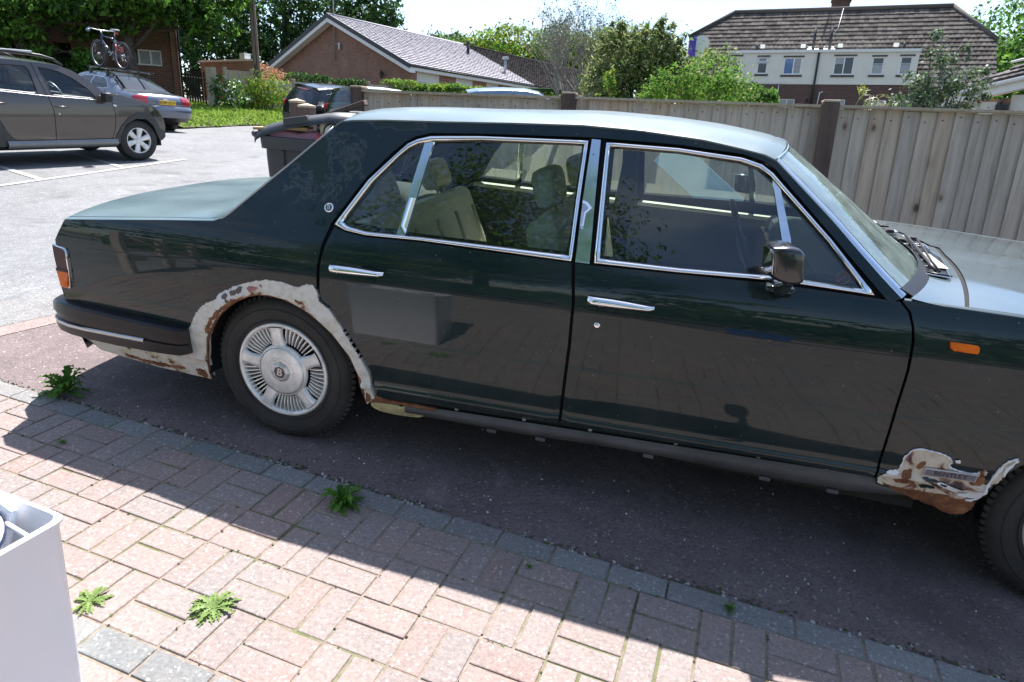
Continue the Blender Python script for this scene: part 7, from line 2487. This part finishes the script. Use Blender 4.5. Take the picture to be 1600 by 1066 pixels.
mb = MB(); mb.box((-.05, -.03, -.05), (.05, .03, .06), 0, .01); rub('brown_bottle', 'brown box at the back of the bin mouth', 'box', mb, 'cardboard', Matrix.Translation((.27, -.18, 1.06)))
mb = MB(); mb.box((-.30, -.13, 1.075), (.38, .10, 1.155), 0, .012)
pk = mb.build('broken_board', 'post_wood'); tag(pk, 'broken brown board with a pale upper edge lying on the bin lid', 'board')
pk.matrix_world = SLOPE @ Matrix.Translation((-1.16, 1.60, .16)) @ Matrix.Rotation(R(12), 4, 'Z') @ Matrix.Rotation(R(-10.5), 4, 'Y') @ Matrix.Translation((.0, 0, -1.06)) @ Matrix.Scale(1.0, 4)
pk.matrix_world = bin_m @ Matrix.Translation((.20, .0, 1.175)) @ Matrix.Rotation(R(-22), 4, 'Y') @ Matrix.Scale(.46, 4) @ Matrix.Translation((0, 0, -1.08))
# two short dark gate piers
for px_, w_, zt, lab in ((-3.70, .14, 1.665, 'brown timber gate pier, the left and taller of two by the hatchback'), (-3.53, .17, 1.605, 'brown timber gate pier with a pale chipped cap, right of the pair')):
    y_ = 5.24 if w_ == .14 else 5.20
    g_ = gz(px_, y_)
    mb = MB(); mb.box((-w_ / 2, -.09, -.2), (w_ / 2, .09, zt - g_ - .03), 0, .01)
    mb2 = MB(); mb2.box((-w_ / 2 - .002, -.092, zt - g_ - .03), (w_ / 2 + .002, .092, zt - g_ - .005), 0, .006)
    mb2.add([(-w_ / 2 - .008, -.098, zt - g_ - .004), (w_ / 2 + .008, -.098, zt - g_ - .004), (w_ / 2 + .008, .098, zt - g_ - .004), (-w_ / 2 - .008, .098, zt - g_ - .004), (0, 0, zt - g_ + .03)], [(0, 1, 4), (1, 2, 4), (2, 3, 4), (3, 0, 4)])
    t = empty('gate_pier', (px_, y_, g_)); tag(t, lab, 'gate pier', 'gate piers')
    mb.build('pier_shaft', 'post_wood', t); mb2.build('pier_cap', 'pale_wood', t)
# pale board leaning between the car and the fence
mb = MB(); mb.box((-.86, -.105, -.011), (.86, .105, .011), 0, .003)
lb = mb.build('leaning_board', 'pale_blue_board'); tag(lb, 'pale blue board leaning on the fence, seen through the front side window', 'board')
p0, p1 = D(2.75, 1.30, .26), D(1.35, 1.55, 1.23)
lb.matrix_world = frame_mtx((p0 + p1) / 2, p1 - p0, Vector((.0, -1, .25)))

# ------------------------------------------------------------------ white tub in the near left corner
tub_m = SLOPE @ Matrix.Translation((.272, -2.165, 0)) @ Matrix.Diagonal((1, 1, 1.035, 1)) @ Matrix.Rotation(R(-6), 4, 'Z')
tub = empty('storage_box', mat=tub_m)
tag(tub, 'white plastic storage box of oddments at the lower left corner', 'box')
mb = MB(); rows = []
W_, D_ = .56, .40
for z, ins in ((0, .012), (.48, 0), (.490, -.006), (.4955, -.006), (.5, -.001), (.4985, .006), (.48, .008), (.02, .02)):
    r_ = []
    for cx, cy, a0 in ((-ins - .03, -ins - .03, 0), (-W_ + ins + .03, -ins - .03, 90), (-W_ + ins + .03, -D_ + ins + .03, 180), (-ins - .03, -D_ + ins + .03, 270)):
        for k in range(5):
            a = R(a0 + 90 * k / 4)
            r_.append((cx + .03 * math.cos(a), cy + .03 * math.sin(a), z))
    rows.append(r_)
mb.grid(rows, wrap=True); mb.add(rows[-1], [tuple(range(20))]); mb.add(rows[0], [tuple(range(20))])
mb.build('shell', 'white_plastic', tub, auto=40)
def in_tub(name, label, cat, mb, mat, x, y, z, rot=(0, 0, 0)):
    o = mb.build(name, mat)
    o.matrix_world = tub_m @ Matrix.Translation((x, y, z)) @ Matrix.Rotation(R(rot[0]), 4, 'X') @ Matrix.Rotation(R(rot[1]), 4, 'Y')
    return tag(o, label, cat, 'things in the white box')
mb = MB(); mb.lathe([(0, -.03), (.10, -.03), (.135, .0), (.142, .012), (.150, .014), (.150, .022), (.140, .022), (.125, .01), (0, .006)], 36, 0, 'Z'); mb.lathe([(.1405, .0235), (.1475, .0235)], 36, 1, 'Z'); mb.lathe([(0, .008), (.11, .010)], 36, 2, 'Z')
in_tub('pan_lid', 'dark blue round lid with a cream ring lying in the white box', 'lid', mb, ['navy', 'ivory', 'steel_blue'], -.175, -.195, .455, (6, 2))
mb = MB(); mb.box((-.06, -.012, -.12), (.06, .012, .12), 0, .01); in_tub('plastic_tray', 'white plastic tray standing in the box beside the blue lid', 'tray', mb, 'white_plastic', -.20, -.055, .40, (-12, 14))
mb = MB(); mb.box((-.10, -.06, -.10), (.10, .06, .10), 0, .02); in_tub('white_carton', 'white carton at the back of the storage box', 'carton', mb, 'white_cloth', -.42, -.14, .36, (8, 6))
mb = MB(); mb.tube([(-.05, 0, -.05), (-.05, 0, .04), (-.03, 0, .055), (.03, 0, .055), (.05, 0, .04), (.05, 0, -.05)], .007, 6); in_tub('plastic_hook', 'white plastic handle sticking up in the storage box', 'handle', mb, 'white_plastic', -.09, -.06, .42, (0, 10))

# ------------------------------------------------------------------ roadside: verge, gate, fences, pole
vg = [(-13.2, 14.2), (-12.9, 15.3), (-12.8, 17.15), (-12.2, 17.7), (-11.2, 16.5), (-11.25, 17.4), (-12.6, 20.6), (-14.0, 24.2), (-16.0, 24.5), (-18.6, 22.6), (-20.0, 22.3), (-17.5, 18.8), (-15.0, 15.3)]
mb = MB()
mb.add([Vector((x, y, gz(x, y) + .03)) for x, y in vg], [tuple(range(len(vg)))])
V = []
o = mb.build('verge', 'soil', None); tag(o, kind='structure')
pts = []
while len(pts) < 9000:
    x, y = random.uniform(-20, -11), random.uniform(14, 24.5)
    if inside((x, y), vg):
        pts.append((x, y, gz(x, y) + .05))
nn = np.tile(np.array([0, 0.25, 0.9]), (len(pts), 1))
gr = leaf_mesh('verge_grass', pts, .17, 'grass', None, droop=-1.6, narrow=.30, nrm=None)
tag(gr, 'sunlit green grass on the verge below the pole', 'grass', kind='stuff')

def slat_run(name, label, cat, p0, p1, h, mat, gap=0.0, bw=.11, posts=2, post_mat='pale_wood', group=None, rails=True, post_h=.1, post_r=.06):
    t = empty(name, (p0[0], p0[1], gz(*p0))); tag(t, label, cat, group)
    d = Vector((p1[0] - p0[0], p1[1] - p0[1], 0)); L = d.length; d.normalize(); n = Vector((-d.y, d.x, 0))
    mb = MB(); s = 0
    while s < L - bw * .5:
        c = Vector((p0[0], p0[1], 0)) + d * (s + bw / 2)
        z0 = gz(c.x, c.y) - gz(*p0)
        m = Matrix.Translation((c.x - p0[0], c.y - p0[1], z0)) @ Matrix.Rotation(math.atan2(d.y, d.x), 4, 'Z')
        mb.box((-bw / 2 + .003, -.011, .04), (bw / 2 - .003, .011, h + random.uniform(-.01, .01)), 0, 0, m)
        s += bw + gap
    mb.build('boards', mat, t)
    if rails:
        mb = MB()
        for hh in (.25, h - .25):
            a = Vector((0, 0, hh)); b = d * L + Vector((0, 0, gz(*p1) - gz(*p0) + hh))
            mb.tube([a + n * .03, b + n * .03], .035, 4, smooth=False)
        mb.build('rail', mat, t)
    for k in range(posts):
        c = d * (L * k / max(1, posts - 1)); z0 = gz(p0[0] + c.x, p0[1] + c.y) - gz(*p0)
        mb = MB(); mb.box((c.x - post_r, c.y - post_r, z0 - .1), (c.x + post_r, c.y + post_r, z0 + h + post_h), 0, .01); mb.build('post', post_mat, t)
    return t
slat_run('wooden_gate', 'dark slatted wooden garden gate beside the brick house', 'gate', (-19.25, 21.72), (-17.55, 21.05), 1.28, 'dark_wood', .10, .10, 0)
mb = MB(); t = empty('gate_post', (-17.25, 20.80, gz(-17.25, 20.8))); tag(t, 'thick pale timber gate post right of the dark gate', 'post')
mb.box((-.17, -.12, -.1), (.17, .12, 1.50), 0, .02); mb.build('shaft', 'pale_wood', t)
slat_run('board_fence', 'brown board fence between the gate post and the pole', 'fence', (-17.0, 21.3), (-16.45, 22.3), 1.45, 'pale_wood', 0, .12, 2)
slat_run('board_fence', 'grey green board fence running behind the pole to the black SUV', 'fence', (-16.5, 22.6), (-14.2, 24.6), 1.18, 'fence_wood', 0, .12, 3)
mb = MB(); t = empty('brick_wall', (-20.6, 24.4, gz(-20.6, 24.4)), (0, 0, R(-14))); tag(t, 'low red brick wall with white cap showing over the dark gate', 'wall')
mb.box((0, 0, 0), (3.6, .22, 1.62)); mb.build('wall', 'brick_bung', t); mb = MB(); mb.box((-.05, -.04, 1.625), (3.65, .26, 1.70)); mb.box((2.7, -.06, 1.70), (3.0, .28, 1.95)); mb.build('coping', 'panel_white', t)
pole = empty('utility_pole', (-15.97, 21.98, gz(-15.97, 21.98))); tag(pole, 'brown wooden utility pole standing on the grass verge', 'pole')
mb = MB(); mb.tube([(0, 0, -.2), (-.02, .0, 2.0), (-.06, .01, 5.0), (-.10, .02, 9.0)], [.135, .130, .120, .105], 12); mb.build('shaft', 'pole_wood', pole)
mb = MB(); mb.box((-.02, -.135, 1.5), (.02, -.11, 1.75)); mb.tube([(.07, -.10, 0), (.05, -.09, 6)], .015, 5); mb.build('cable_guard', 'black', pole)

# shrubs of the verge
plant('white_flower_shrub', 'shrub with white flowers against the fence left of the pole', 'shrub', (-16.35, 20.75, gz(-16.35, 20.75)), [((0, 0, .55), (.75, .6, .55)), ((-.35, .1, .85), (.5, .45, .4))], 1500, .12, ['leaf_green', 'white_cloth'], weights=[.86, .14])
plant('golden_shrub', 'bright yellow green shrub around the foot of the pole', 'shrub', (-15.45, 21.75, gz(-15.45, 21.75)), [((-.1, 0, .75), (.75, .6, .75)), ((.35, .1, .65), (.7, .6, .65)), ((-.6, -.1, .45), (.5, .5, .45))], 2600, .11, ['leaf_yellow', 'leaf_fresh'], weights=[.6, .4])
plant('copper_shrub', 'rounded copper pink shrub behind the fence left of the pole', 'shrub', (-20.0, 27.4, gz(-20, 27.4)), [((0, 0, 1.15), (1.25, 1.0, .65)), ((1.2, .1, .95), (.8, .7, .5))], 2400, .13, 'leaf_rust')
def hedge(name, label, p0, p1, w, h, nleaf, size, mats, weights=None, group=None, zoff=0.0, bulge=.0):
    t = empty(name, (p0[0], p0[1], gz(*p0) + zoff)); tag(t, label, 'hedge', group)
    d = Vector((p1[0] - p0[0], p1[1] - p0[1], 0)); L = d.length; d.normalize(); n = Vector((-d.y, d.x, 0))
    P, Nn = [], []
    dzg = gz(*p1) - gz(*p0)
    for _ in range(nleaf):
        s = random.uniform(0, L); f = random.random()
        if f < .45:
            q, z, nr = random.uniform(-w / 2, w / 2), h, Vector((0, 0, 1))
        elif f < .8:
            q, z, nr = -w / 2, random.uniform(.1, h), -n
        else:
            q, z, nr = w / 2, random.uniform(.1, h), n
        lump = .10 * math.sin(s * 2.1 + q * 3) + .07 * math.sin(s * 5.3 + z * 4) + .05 * math.sin(s * 11)
        ends = min(1, s / .35, (L - s) / .35)
        z = z * (.78 + .22 * ends ** .5) if bulge else z
        c = d * s + n * (q * (1 + lump * .5)) + Vector((0, 0, z * (1 + lump * .35) + dzg * s / L)) + nr * random.gauss(0, .045)
        P.append(tuple(c)); Nn.append(tuple(nr))
    leaf_mesh('foliage', P, size, mats, t, nrm=np.array(Nn), jitter=.6, weights=weights)
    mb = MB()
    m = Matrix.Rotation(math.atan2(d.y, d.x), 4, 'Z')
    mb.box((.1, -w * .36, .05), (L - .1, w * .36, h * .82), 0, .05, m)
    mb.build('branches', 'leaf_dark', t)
    return t
hedge('clipped_hedge', 'dark ivy hedge in front of the gable, left of the black SUV roof', (-16.6, 25.0), (-13.3, 26.2), .9, 1.38, 3000, .13, ['leaf_dark', 'leaf_green'], [.8, .2])
hedge('clipped_hedge', 'long bright green clipped hedge in front of the grey roofed bungalow', (-12.8, 27.2), (-4.0, 25.6), .9, 1.47, 6500, .13, ['leaf_yellow', 'leaf_green', 'leaf_fresh'], [.35, .30, .35])
hedge('clipped_hedge', 'rounded clipped hedge below the cream house wall', (1.55, 28.6), (4.75, 28.2), 1.6, 2.25, 5200, .12, ['leaf_green', 'leaf_fresh', 'leaf_dark'], [.5, .3, .2], bulge=1)
mb = MB(); t = slat_run('board_fence', 'low grey fence behind the black SUV in front of the gable wall', 'fence', (-13.2, 26.3), (-11.6, 26.9), 1.32, 'fence_wood', 0, .12, 2)

# ------------------------------------------------------------------ trees and big shrubs
def rel(base, pts):
    return [((x - base[0], y - base[1], z - base[2]), r) for (x, y, z), r in pts]
b = (-19.5, 19.2, gz(-19.5, 19.2))
tree('broadleaf_tree', 'large broadleaf tree overhanging the blue grey saloon and the bike', 'tree', b, 7.5, .20,
     rel(b, [((-19.2, 19.0, 6.1), (2.6, 1.8, 1.15)), ((-18.2, 19.5, 6.0), (1.7, 1.5, 1.25)), ((-17.3, 21.6, 6.6), (1.5, 1.0, 1.1)), ((-22.6, 17.6, 5.9), (2.6, 1.9, 1.1)), ((-17.2, 20.9, 5.0), (1.0, .8, .8)), ((-17.6, 20.0, 5.45), (1.1, 1.0, .7)), ((-20.6, 18.6, 5.0), (1.6, 1.3, .7)), ((-25.0, 16.0, 5.4), (2.4, 1.8, 1.0)), ((-21.0, 20.0, 7.3), (4.2, 2.8, 1.3)), ((-23.6, 17.2, 4.4), (1.0, .9, .7))]),
     19000, .25, ['leaf_green', 'leaf_dark', 'leaf_fresh'], weights=[.45, .35, .20], limbs=12, clump=.26, shell=.45)
b = (-22.4, 17.3, gz(-22.4, 17.3))
tree('small_tree', 'thin sapling with sparse leaves at the far left above the SUV', 'tree', b, 4.6, .10, rel(b, [((-22.6, 17.2, 4.6), (.9, .8, .7)), ((-21.9, 17.6, 3.9), (.6, .5, .5)), ((-23.4, 16.9, 3.7), (.7, .6, .6)), ((-20.9, 18.2, 3.7), (.5, .5, .45))]), 1900, .19, ['leaf_green', 'leaf_fresh'], limbs=8)
plant('ivy_bush', 'green bush at the foot of the brick house behind the bike', 'bush', (-20.9, 18.6, gz(-20.9, 18.6)), [((0, 0, .7), (1.1, .8, .7)), ((-1.3, -.7, .8), (.9, .8, .8))], 2600, .17, ['leaf_dark', 'leaf_green'])
cb = [(-30.5, 41, 6.6, 3.4), (-27.2, 41.5, 7.4, 3.4), (-24.0, 42.5, 7.6, 3.2), (-21.2, 43.8, 6.7, 2.6), (-33.8, 40.0, 6.5, 3.2)]
clab = ['leftmost dark evergreen tree behind the brick house', 'dark evergreen tree directly behind the utility pole', 'tall dark evergreen left of the bungalow gable', 'dark evergreen tree showing above the bungalow gable apex', 'dark evergreen at the back left behind the broadleaf crown']
for (x, y, h_, r_), lb_ in zip(cb, [clab[0], clab[1], clab[2], clab[3], clab[4]]):
    z = gz(x, y)
    tree('evergreen_tree', lb_, 'tree', (x, y, z), h_ + 1.5, .25, [((0, 0, h_ * .35), (r_ * .95, r_ * .8, h_ * .38)), ((0, 0, h_ * .72), (r_ * .8, r_ * .7, h_ * .36)), ((.5, 0, h_ * 1.0), (r_ * .5, r_ * .5, h_ * .28))], 5200, .34, ['leaf_dark', 'leaf_green'], 'evergreen trees behind the bungalow', weights=[.86, .14], clump=.24)
yb = [(-17.5, 67, 4.0, 4.2), (-13.0, 70, 4.4, 4.6), (-22.5, 72, 4.6, 4.2), (-8.6, 72, 3.8, 4.2), (-27.5, 74, 4.8, 3.0)]
ylab = ['yellow green tree behind the ridge of the grey roof', 'yellow green tree between the grey and the dark roof', 'dull rounded tree peeping over the left of the grey roof ridge', 'yellow green tree behind the dark roof by the bare shrub', 'small dull tree far behind the grey ridge']
for (x, y, h_, r_), lb_ in zip(yb, ylab):
    z = gz(x, y)
    tp = 12.5 + (y - 67) * .10
    tree('distant_tree', lb_, 'tree', (x, y, z), tp - z, .25, [((0, 0, tp - z - h_ * .55), (r_, r_ * .8, h_ * .5)), ((r_ * .5, 0, tp - z - h_ * .75), (r_ * .7, r_ * .6, h_ * .5)), ((-r_ * .5, 0, tp - z - h_ * .75), (r_ * .7, r_ * .6, h_ * .45))], 4600, .42, ['leaf_yellow', 'leaf_fresh'] if 'yellow' in lb_ else ['leaf_dull', 'leaf_green'], 'trees beyond the bungalows', clump=.25)

# nearly bare multi-stemmed shrub
def bare_shrub():
    x, y = -3.30, 24.25
    z = gz(x, y)
    t = empty('bare_tree', (x, y, z)); tag(t, 'tall nearly leafless multi stemmed tree in front of the dark roof', 'tree')
    mb = MB(); tips = []
    def grow(p, d, L, r, n):
        e = p + d * L
        m = p.lerp(e, .5) + Vector((random.gauss(0, .03), random.gauss(0, .03), 0)) * L
        mb.tube([p, m, e], [r, r * .8, r * .6], 5, cap=False)
        if n == 0:
            tips.append(e); return
        for _ in range(random.choice((2, 3, 3))):
            nd = (d + Vector((random.gauss(0, .36), random.gauss(0, .36), random.uniform(-.05, .28)))).normalized()
            grow(e, nd, L * random.uniform(.55, .8), r * .58, n - 1)
    for k in range(13):
        a = 2 * PI * k / 13
        sp = random.uniform(.10, .42)
        d = Vector((math.cos(a) * sp, math.sin(a) * sp, 1)).normalized()
        grow(Vector((math.cos(a) * .22, math.sin(a) * .22, -.1)), d, random.uniform(1.25, 1.8), .055, 5)
    mb.build('branches', 'bark_pale', t)
    P = [tuple(p + Vector((random.gauss(0, .08), random.gauss(0, .08), random.gauss(0, .08)))) for p in tips for _ in range(2)]
    leaf_mesh('foliage', P, .085, ['leaf_dull', 'leaf_silver'], t)
bare_shrub()
x, y = -.95, 21.6
bl_ = [((-.5, 0, 2.6), (.85, .8, 1.0)), ((.35, .1, 2.85), (.9, .8, .95)), ((.9, .2, 2.1), (.75, .8, 1.0)), ((-.75, -.1, 1.8), (.75, .7, .9)), ((1.4, .2, 2.6), (.5, .6, .7))]
for k in range(16):
    xx = random.uniform(-1.25, 1.7)
    bl_.append(((xx, random.uniform(-.4, .4), 3.55 - .22 * (xx - .1) ** 2 + random.uniform(-.25, .3)), (.17, .17, .42)))
plant('bamboo_clump', 'tall feathery bamboo clump right of the bare tree', 'bamboo', (x, y, gz(x, y)), bl_, 11500, .22, ['leaf_bamboo', 'leaf_dull', 'leaf_green'], narrow=.20, stems=22, weights=[.66, .2, .14], clump=.34, bark='leaf_bamboo')
plant('evergreen_shrub', 'dark evergreen shrub against the right side of the bamboo', 'shrub', (.15, 22.4, gz(.15, 22.4)), [((.2, 0, 2.3), (.85, .8, 1.5)), ((-.6, -.3, 1.6), (.9, .7, 1.2))], 4200, .15, ['leaf_dark', 'leaf_green'], weights=[.75, .25])
x, y = 1.15, 12.3
plant('bright_shrub', 'bright green shrub just behind the fence, left of the flag', 'shrub', (x, y, gz(x, y)), [((-.1, 0, 1.75), (.55, .5, .45)), ((.35, .1, 1.95), (.55, .5, .42)), ((-.55, .1, 1.45), (.45, .45, .38)), ((.9, .2, 1.75), (.5, .5, .45)), ((.2, 0, 1.1), (1.1, .7, .6))], 5200, .085, ['leaf_fresh', 'leaf_green', 'leaf_yellow'], weights=[.55, .3, .15], clump=.28)
plant('small_sapling', 'thin upright young shoot left of the bright green shrub', 'shrub', (-.35, 12.2, gz(-.35, 12.2)), [((0, 0, 1.65), (.14, .14, .42)), ((-.2, 0, 1.4), (.12, .12, .25))], 420, .08, ['leaf_yellow', 'leaf_fresh'], stems=3)
plant('loose_shrub', 'loose pale shrub between the flag and the cream house', 'shrub', (1.9, 21.5, gz(1.9, 21.5)), [((0, 0, 2.5), (.8, .7, .75)), ((-.9, .2, 2.3), (.7, .6, .7)), ((.8, .1, 2.0), (.7, .6, .6)), ((0, 0, 1.5), (1.2, .8, .8))], 4200, .12, ['leaf_bamboo', 'leaf_green', 'leaf_fresh'], weights=[.4, .3, .3])
x, y = 6.15, 12.6
plant('silver_shrub', 'silvery leaved shrub in front of the right end of the brown roof', 'shrub', (x, y, gz(x, y)), [((-.1, 0, 2.35), (.45, .4, .62)), ((.35, .0, 2.15), (.5, .45, .45)), ((-.45, .0, 1.95), (.45, .4, .5)), ((.0, .0, 1.55), (.85, .6, .6)), ((-.25, .05, 3.0), (.16, .16, .34)), ((.28, 0, 2.82), (.14, .14, .28)), ((.85, .1, 2.3), (.18, .18, .35))], 5200, .085, ['leaf_silver', 'leaf_dull', 'leaf_green'], weights=[.6, .25, .15], clump=.26, stems=10)
plant('dry_grass_clump', 'clump of tall dry yellow grass beside the silvery shrub', 'grass clump', (4.95, 12.6, gz(4.95, 12.6)), [((0, 0, 1.7), (.22, .22, .45)), ((.2, 0, 1.4), (.3, .3, .5))], 700, .16, ['leaf_yellow', 'ivory'], narrow=.12, stems=12, bark='ivory')
# wooded hill to the right: trees one can tell apart at its edge
hb = [(24.0, 62, 13.6, 4.6), (29.0, 66, 16.2, 5.6), (25.2, 56, 11.2, 3.6), (31.5, 60, 14.0, 5.2), (35, 70, 18.2, 6.0), (27.5, 52, 9.2, 3.6), (21.5, 70, 13.3, 4.0), (40, 64, 17.0, 6.0)]
hlab = ['tree at the left edge of the wood beside the brown roof', 'tall rounded tree in the middle of the wood on the right', 'lower tree of the wood just past the hip of the brown roof', 'broad tree of the wood above the near bungalow roof', 'highest tree of the wood at the top right corner', 'yellowish tree of the wood low above the near bungalow', 'farthest tree of the wood, its tip over the roof hip', 'tree at the far right of the wood']
for (x, y, tp, r_), lb_ in zip(hb, hlab):
    z = gz(x, y)
    yel = 'yellowish' in lb_
    H_ = tp - z
    tree('woodland_tree', lb_, 'tree', (x, y, z), H_, .3, [((0, 0, H_ - r_ * .75), (r_, r_ * .9, r_ * .8)), ((r_ * .5, -r_ * .2, H_ - r_ * 1.5), (r_ * .8, r_ * .8, r_ * .8)), ((-r_ * .5, -r_ * .2, H_ - r_ * 1.5), (r_ * .8, r_ * .8, r_ * .8)), ((0, -r_ * .3, H_ - r_ * 2.2), (r_ * 1.0, r_ * .8, r_ * .9))], 9000, .38, ['leaf_yellow', 'leaf_fresh'] if yel else ['leaf_green', 'leaf_dark', 'leaf_fresh'], 'trees of the wood on the right', clump=.24)
# flag on a pole
fp_ = empty('flagpole', (.86, 23.3, gz(1.12, 23.3))); tag(fp_, 'thin flagpole rising out of the shrubs', 'flagpole')
mb = MB(); mb.tube([(0, 0, 0), (.06, .05, 3.85)], .022, 8); mb.build('shaft', 'upvc', fp_)
mb = MB(); rows = []
for i in range(17):
    f = i / 16
    rows.append([(.06 + .74 * f + .02 * math.sin(f * 9), .04 + .10 * math.sin(f * 7.5 + v * 1.2), 4.02 - .62 * v - .16 * f * f - .05 * math.sin(f * 6) + (.05 * (1 - v) * math.sin(f * PI))) for v in [k / 8 for k in range(9)]])
mb.grid(rows)
for k in range(len(mb.m)):
    i, j = divmod(k, 8)
    mb.m[k] = 0 if i < 6 else (2 if (i > 11 and j > 4) or i > 14 else 1)
for k in range(6):
    a = 2 * PI * k / 6
fl_ = mb.build('flag', ['violet', 'white_cloth', 'yellow_cloth'], None, recalc=False)
fl_.matrix_world = Matrix.Translation((.86, 23.3, gz(1.12, 23.3) - .30))
tag(fl_, 'violet, white and yellow flag flying from the thin pole', 'flag')

# ------------------------------------------------------------------ on the photographer's side of the drive (seen only in the paintwork and glass)
gt = [(-9.5, -12.0, 5.2, 3.0, ['leaf_green', 'leaf_dark'], 'rounded green tree behind the photographer, left of centre'),
      (-4.2, -10.6, 6.0, 2.2, ['leaf_yellow', 'leaf_fresh'], 'yellow green tree behind the photographer'),
      (-2.6, -12.8, 13.5, 3.6, ['leaf_dark', 'leaf_green'], 'tallest dark leaved tree behind the photographer'),
      (2.4, -13.5, 5.6, 2.3, ['leaf_green', 'leaf_fresh'], 'light green tree straight behind the photographer'),
      (8.0, -13.0, 4.6, 2.6, ['leaf_green', 'leaf_dark'], 'low dark tree behind the photographer on the right'),
      (-15.5, -9, 5.0, 3.0, ['leaf_dark', 'leaf_green'], 'broad dark tree far left behind the photographer')]
for x, y, h_, r_, mt, lb_ in gt:
    z = gz(x, y)
    lo = [((0, 0, h_ * .78), (r_ * .8, r_ * .8, h_ * .20)), ((r_ * .5, .3, h_ * .52), (r_ * .75, r_ * .7, h_ * .17)), ((-r_ * .55, .2, h_ * .55), (r_ * .75, r_ * .7, h_ * .17)), ((.1, .4, h_ * .33), (r_ * .85, r_ * .7, h_ * .16))]
    tree('garden_tree', lb_, 'tree', (x, y, z), h_, .18, lo, (34000 if h_ > 12 else 12000) if h_ > 12 or h_ == 6.0 else 2600, .17 if h_ > 12 or h_ == 6.0 else .28, mt, 'garden trees behind the photographer', clump=.22)
hedge('clipped_hedge', 'long green hedge at the back of the paved drive behind the photographer', (-9, -7.6), (9, -8.8), 1.0, 1.15, 4200, .20, ['leaf_green', 'leaf_dark', 'leaf_fresh'], [.5, .3, .2])
def gate():
    g = empty('field_gate', tuple(D(-2.95, -3.35)), (0, 0, R(68))); tag(g, 'grey timber field gate across the paved drive beside the photographer', 'gate')
    mb = MB()
    for z in (.25, .48, .71, .94):
        mb.box((-.85, -.02, z - .045), (.85, .02, z + .045), 0, .006)
    mb.build('rail', 'fence_wood', g)
    for x_ in (-.85, .85, 0):
        mb = MB(); mb.box((x_ - .055, -.045, 0), (x_ + .055, .045, 1.08), 0, .01); mb.build('post', 'fence_wood', g)
    mb = MB(); mb.tube([(-.8, -.03, .25), (.8, -.03, .94)], .04, 6); mb.build('brace', 'fence_wood', g)
gate()
for x_, y_ in ((2.35, -4.9),):
    t = empty('recycling_box', mat=SLOPE @ Matrix.Translation((x_, y_, 0))); tag(t, 'blue recycling box on the bricks behind the photographer', 'box')
    mb = MB(); rows = [[(sx_ * w_, sy_ * d2, z) for sx_, sy_ in ((-1, -1), (1, -1), (1, 1), (-1, 1))] for z, w_, d2 in ((0, .24, .17), (.33, .28, .20), (.33, .30, .22), (.36, .30, .22), (.36, .27, .19), (.03, .23, .16))]
    mb.grid(rows, wrap=True, smooth=False); mb.add(rows[-1], [(0, 1, 2, 3)]); mb.add(rows[0], [(3, 2, 1, 0)]); mb.build('shell', 'blue', t)
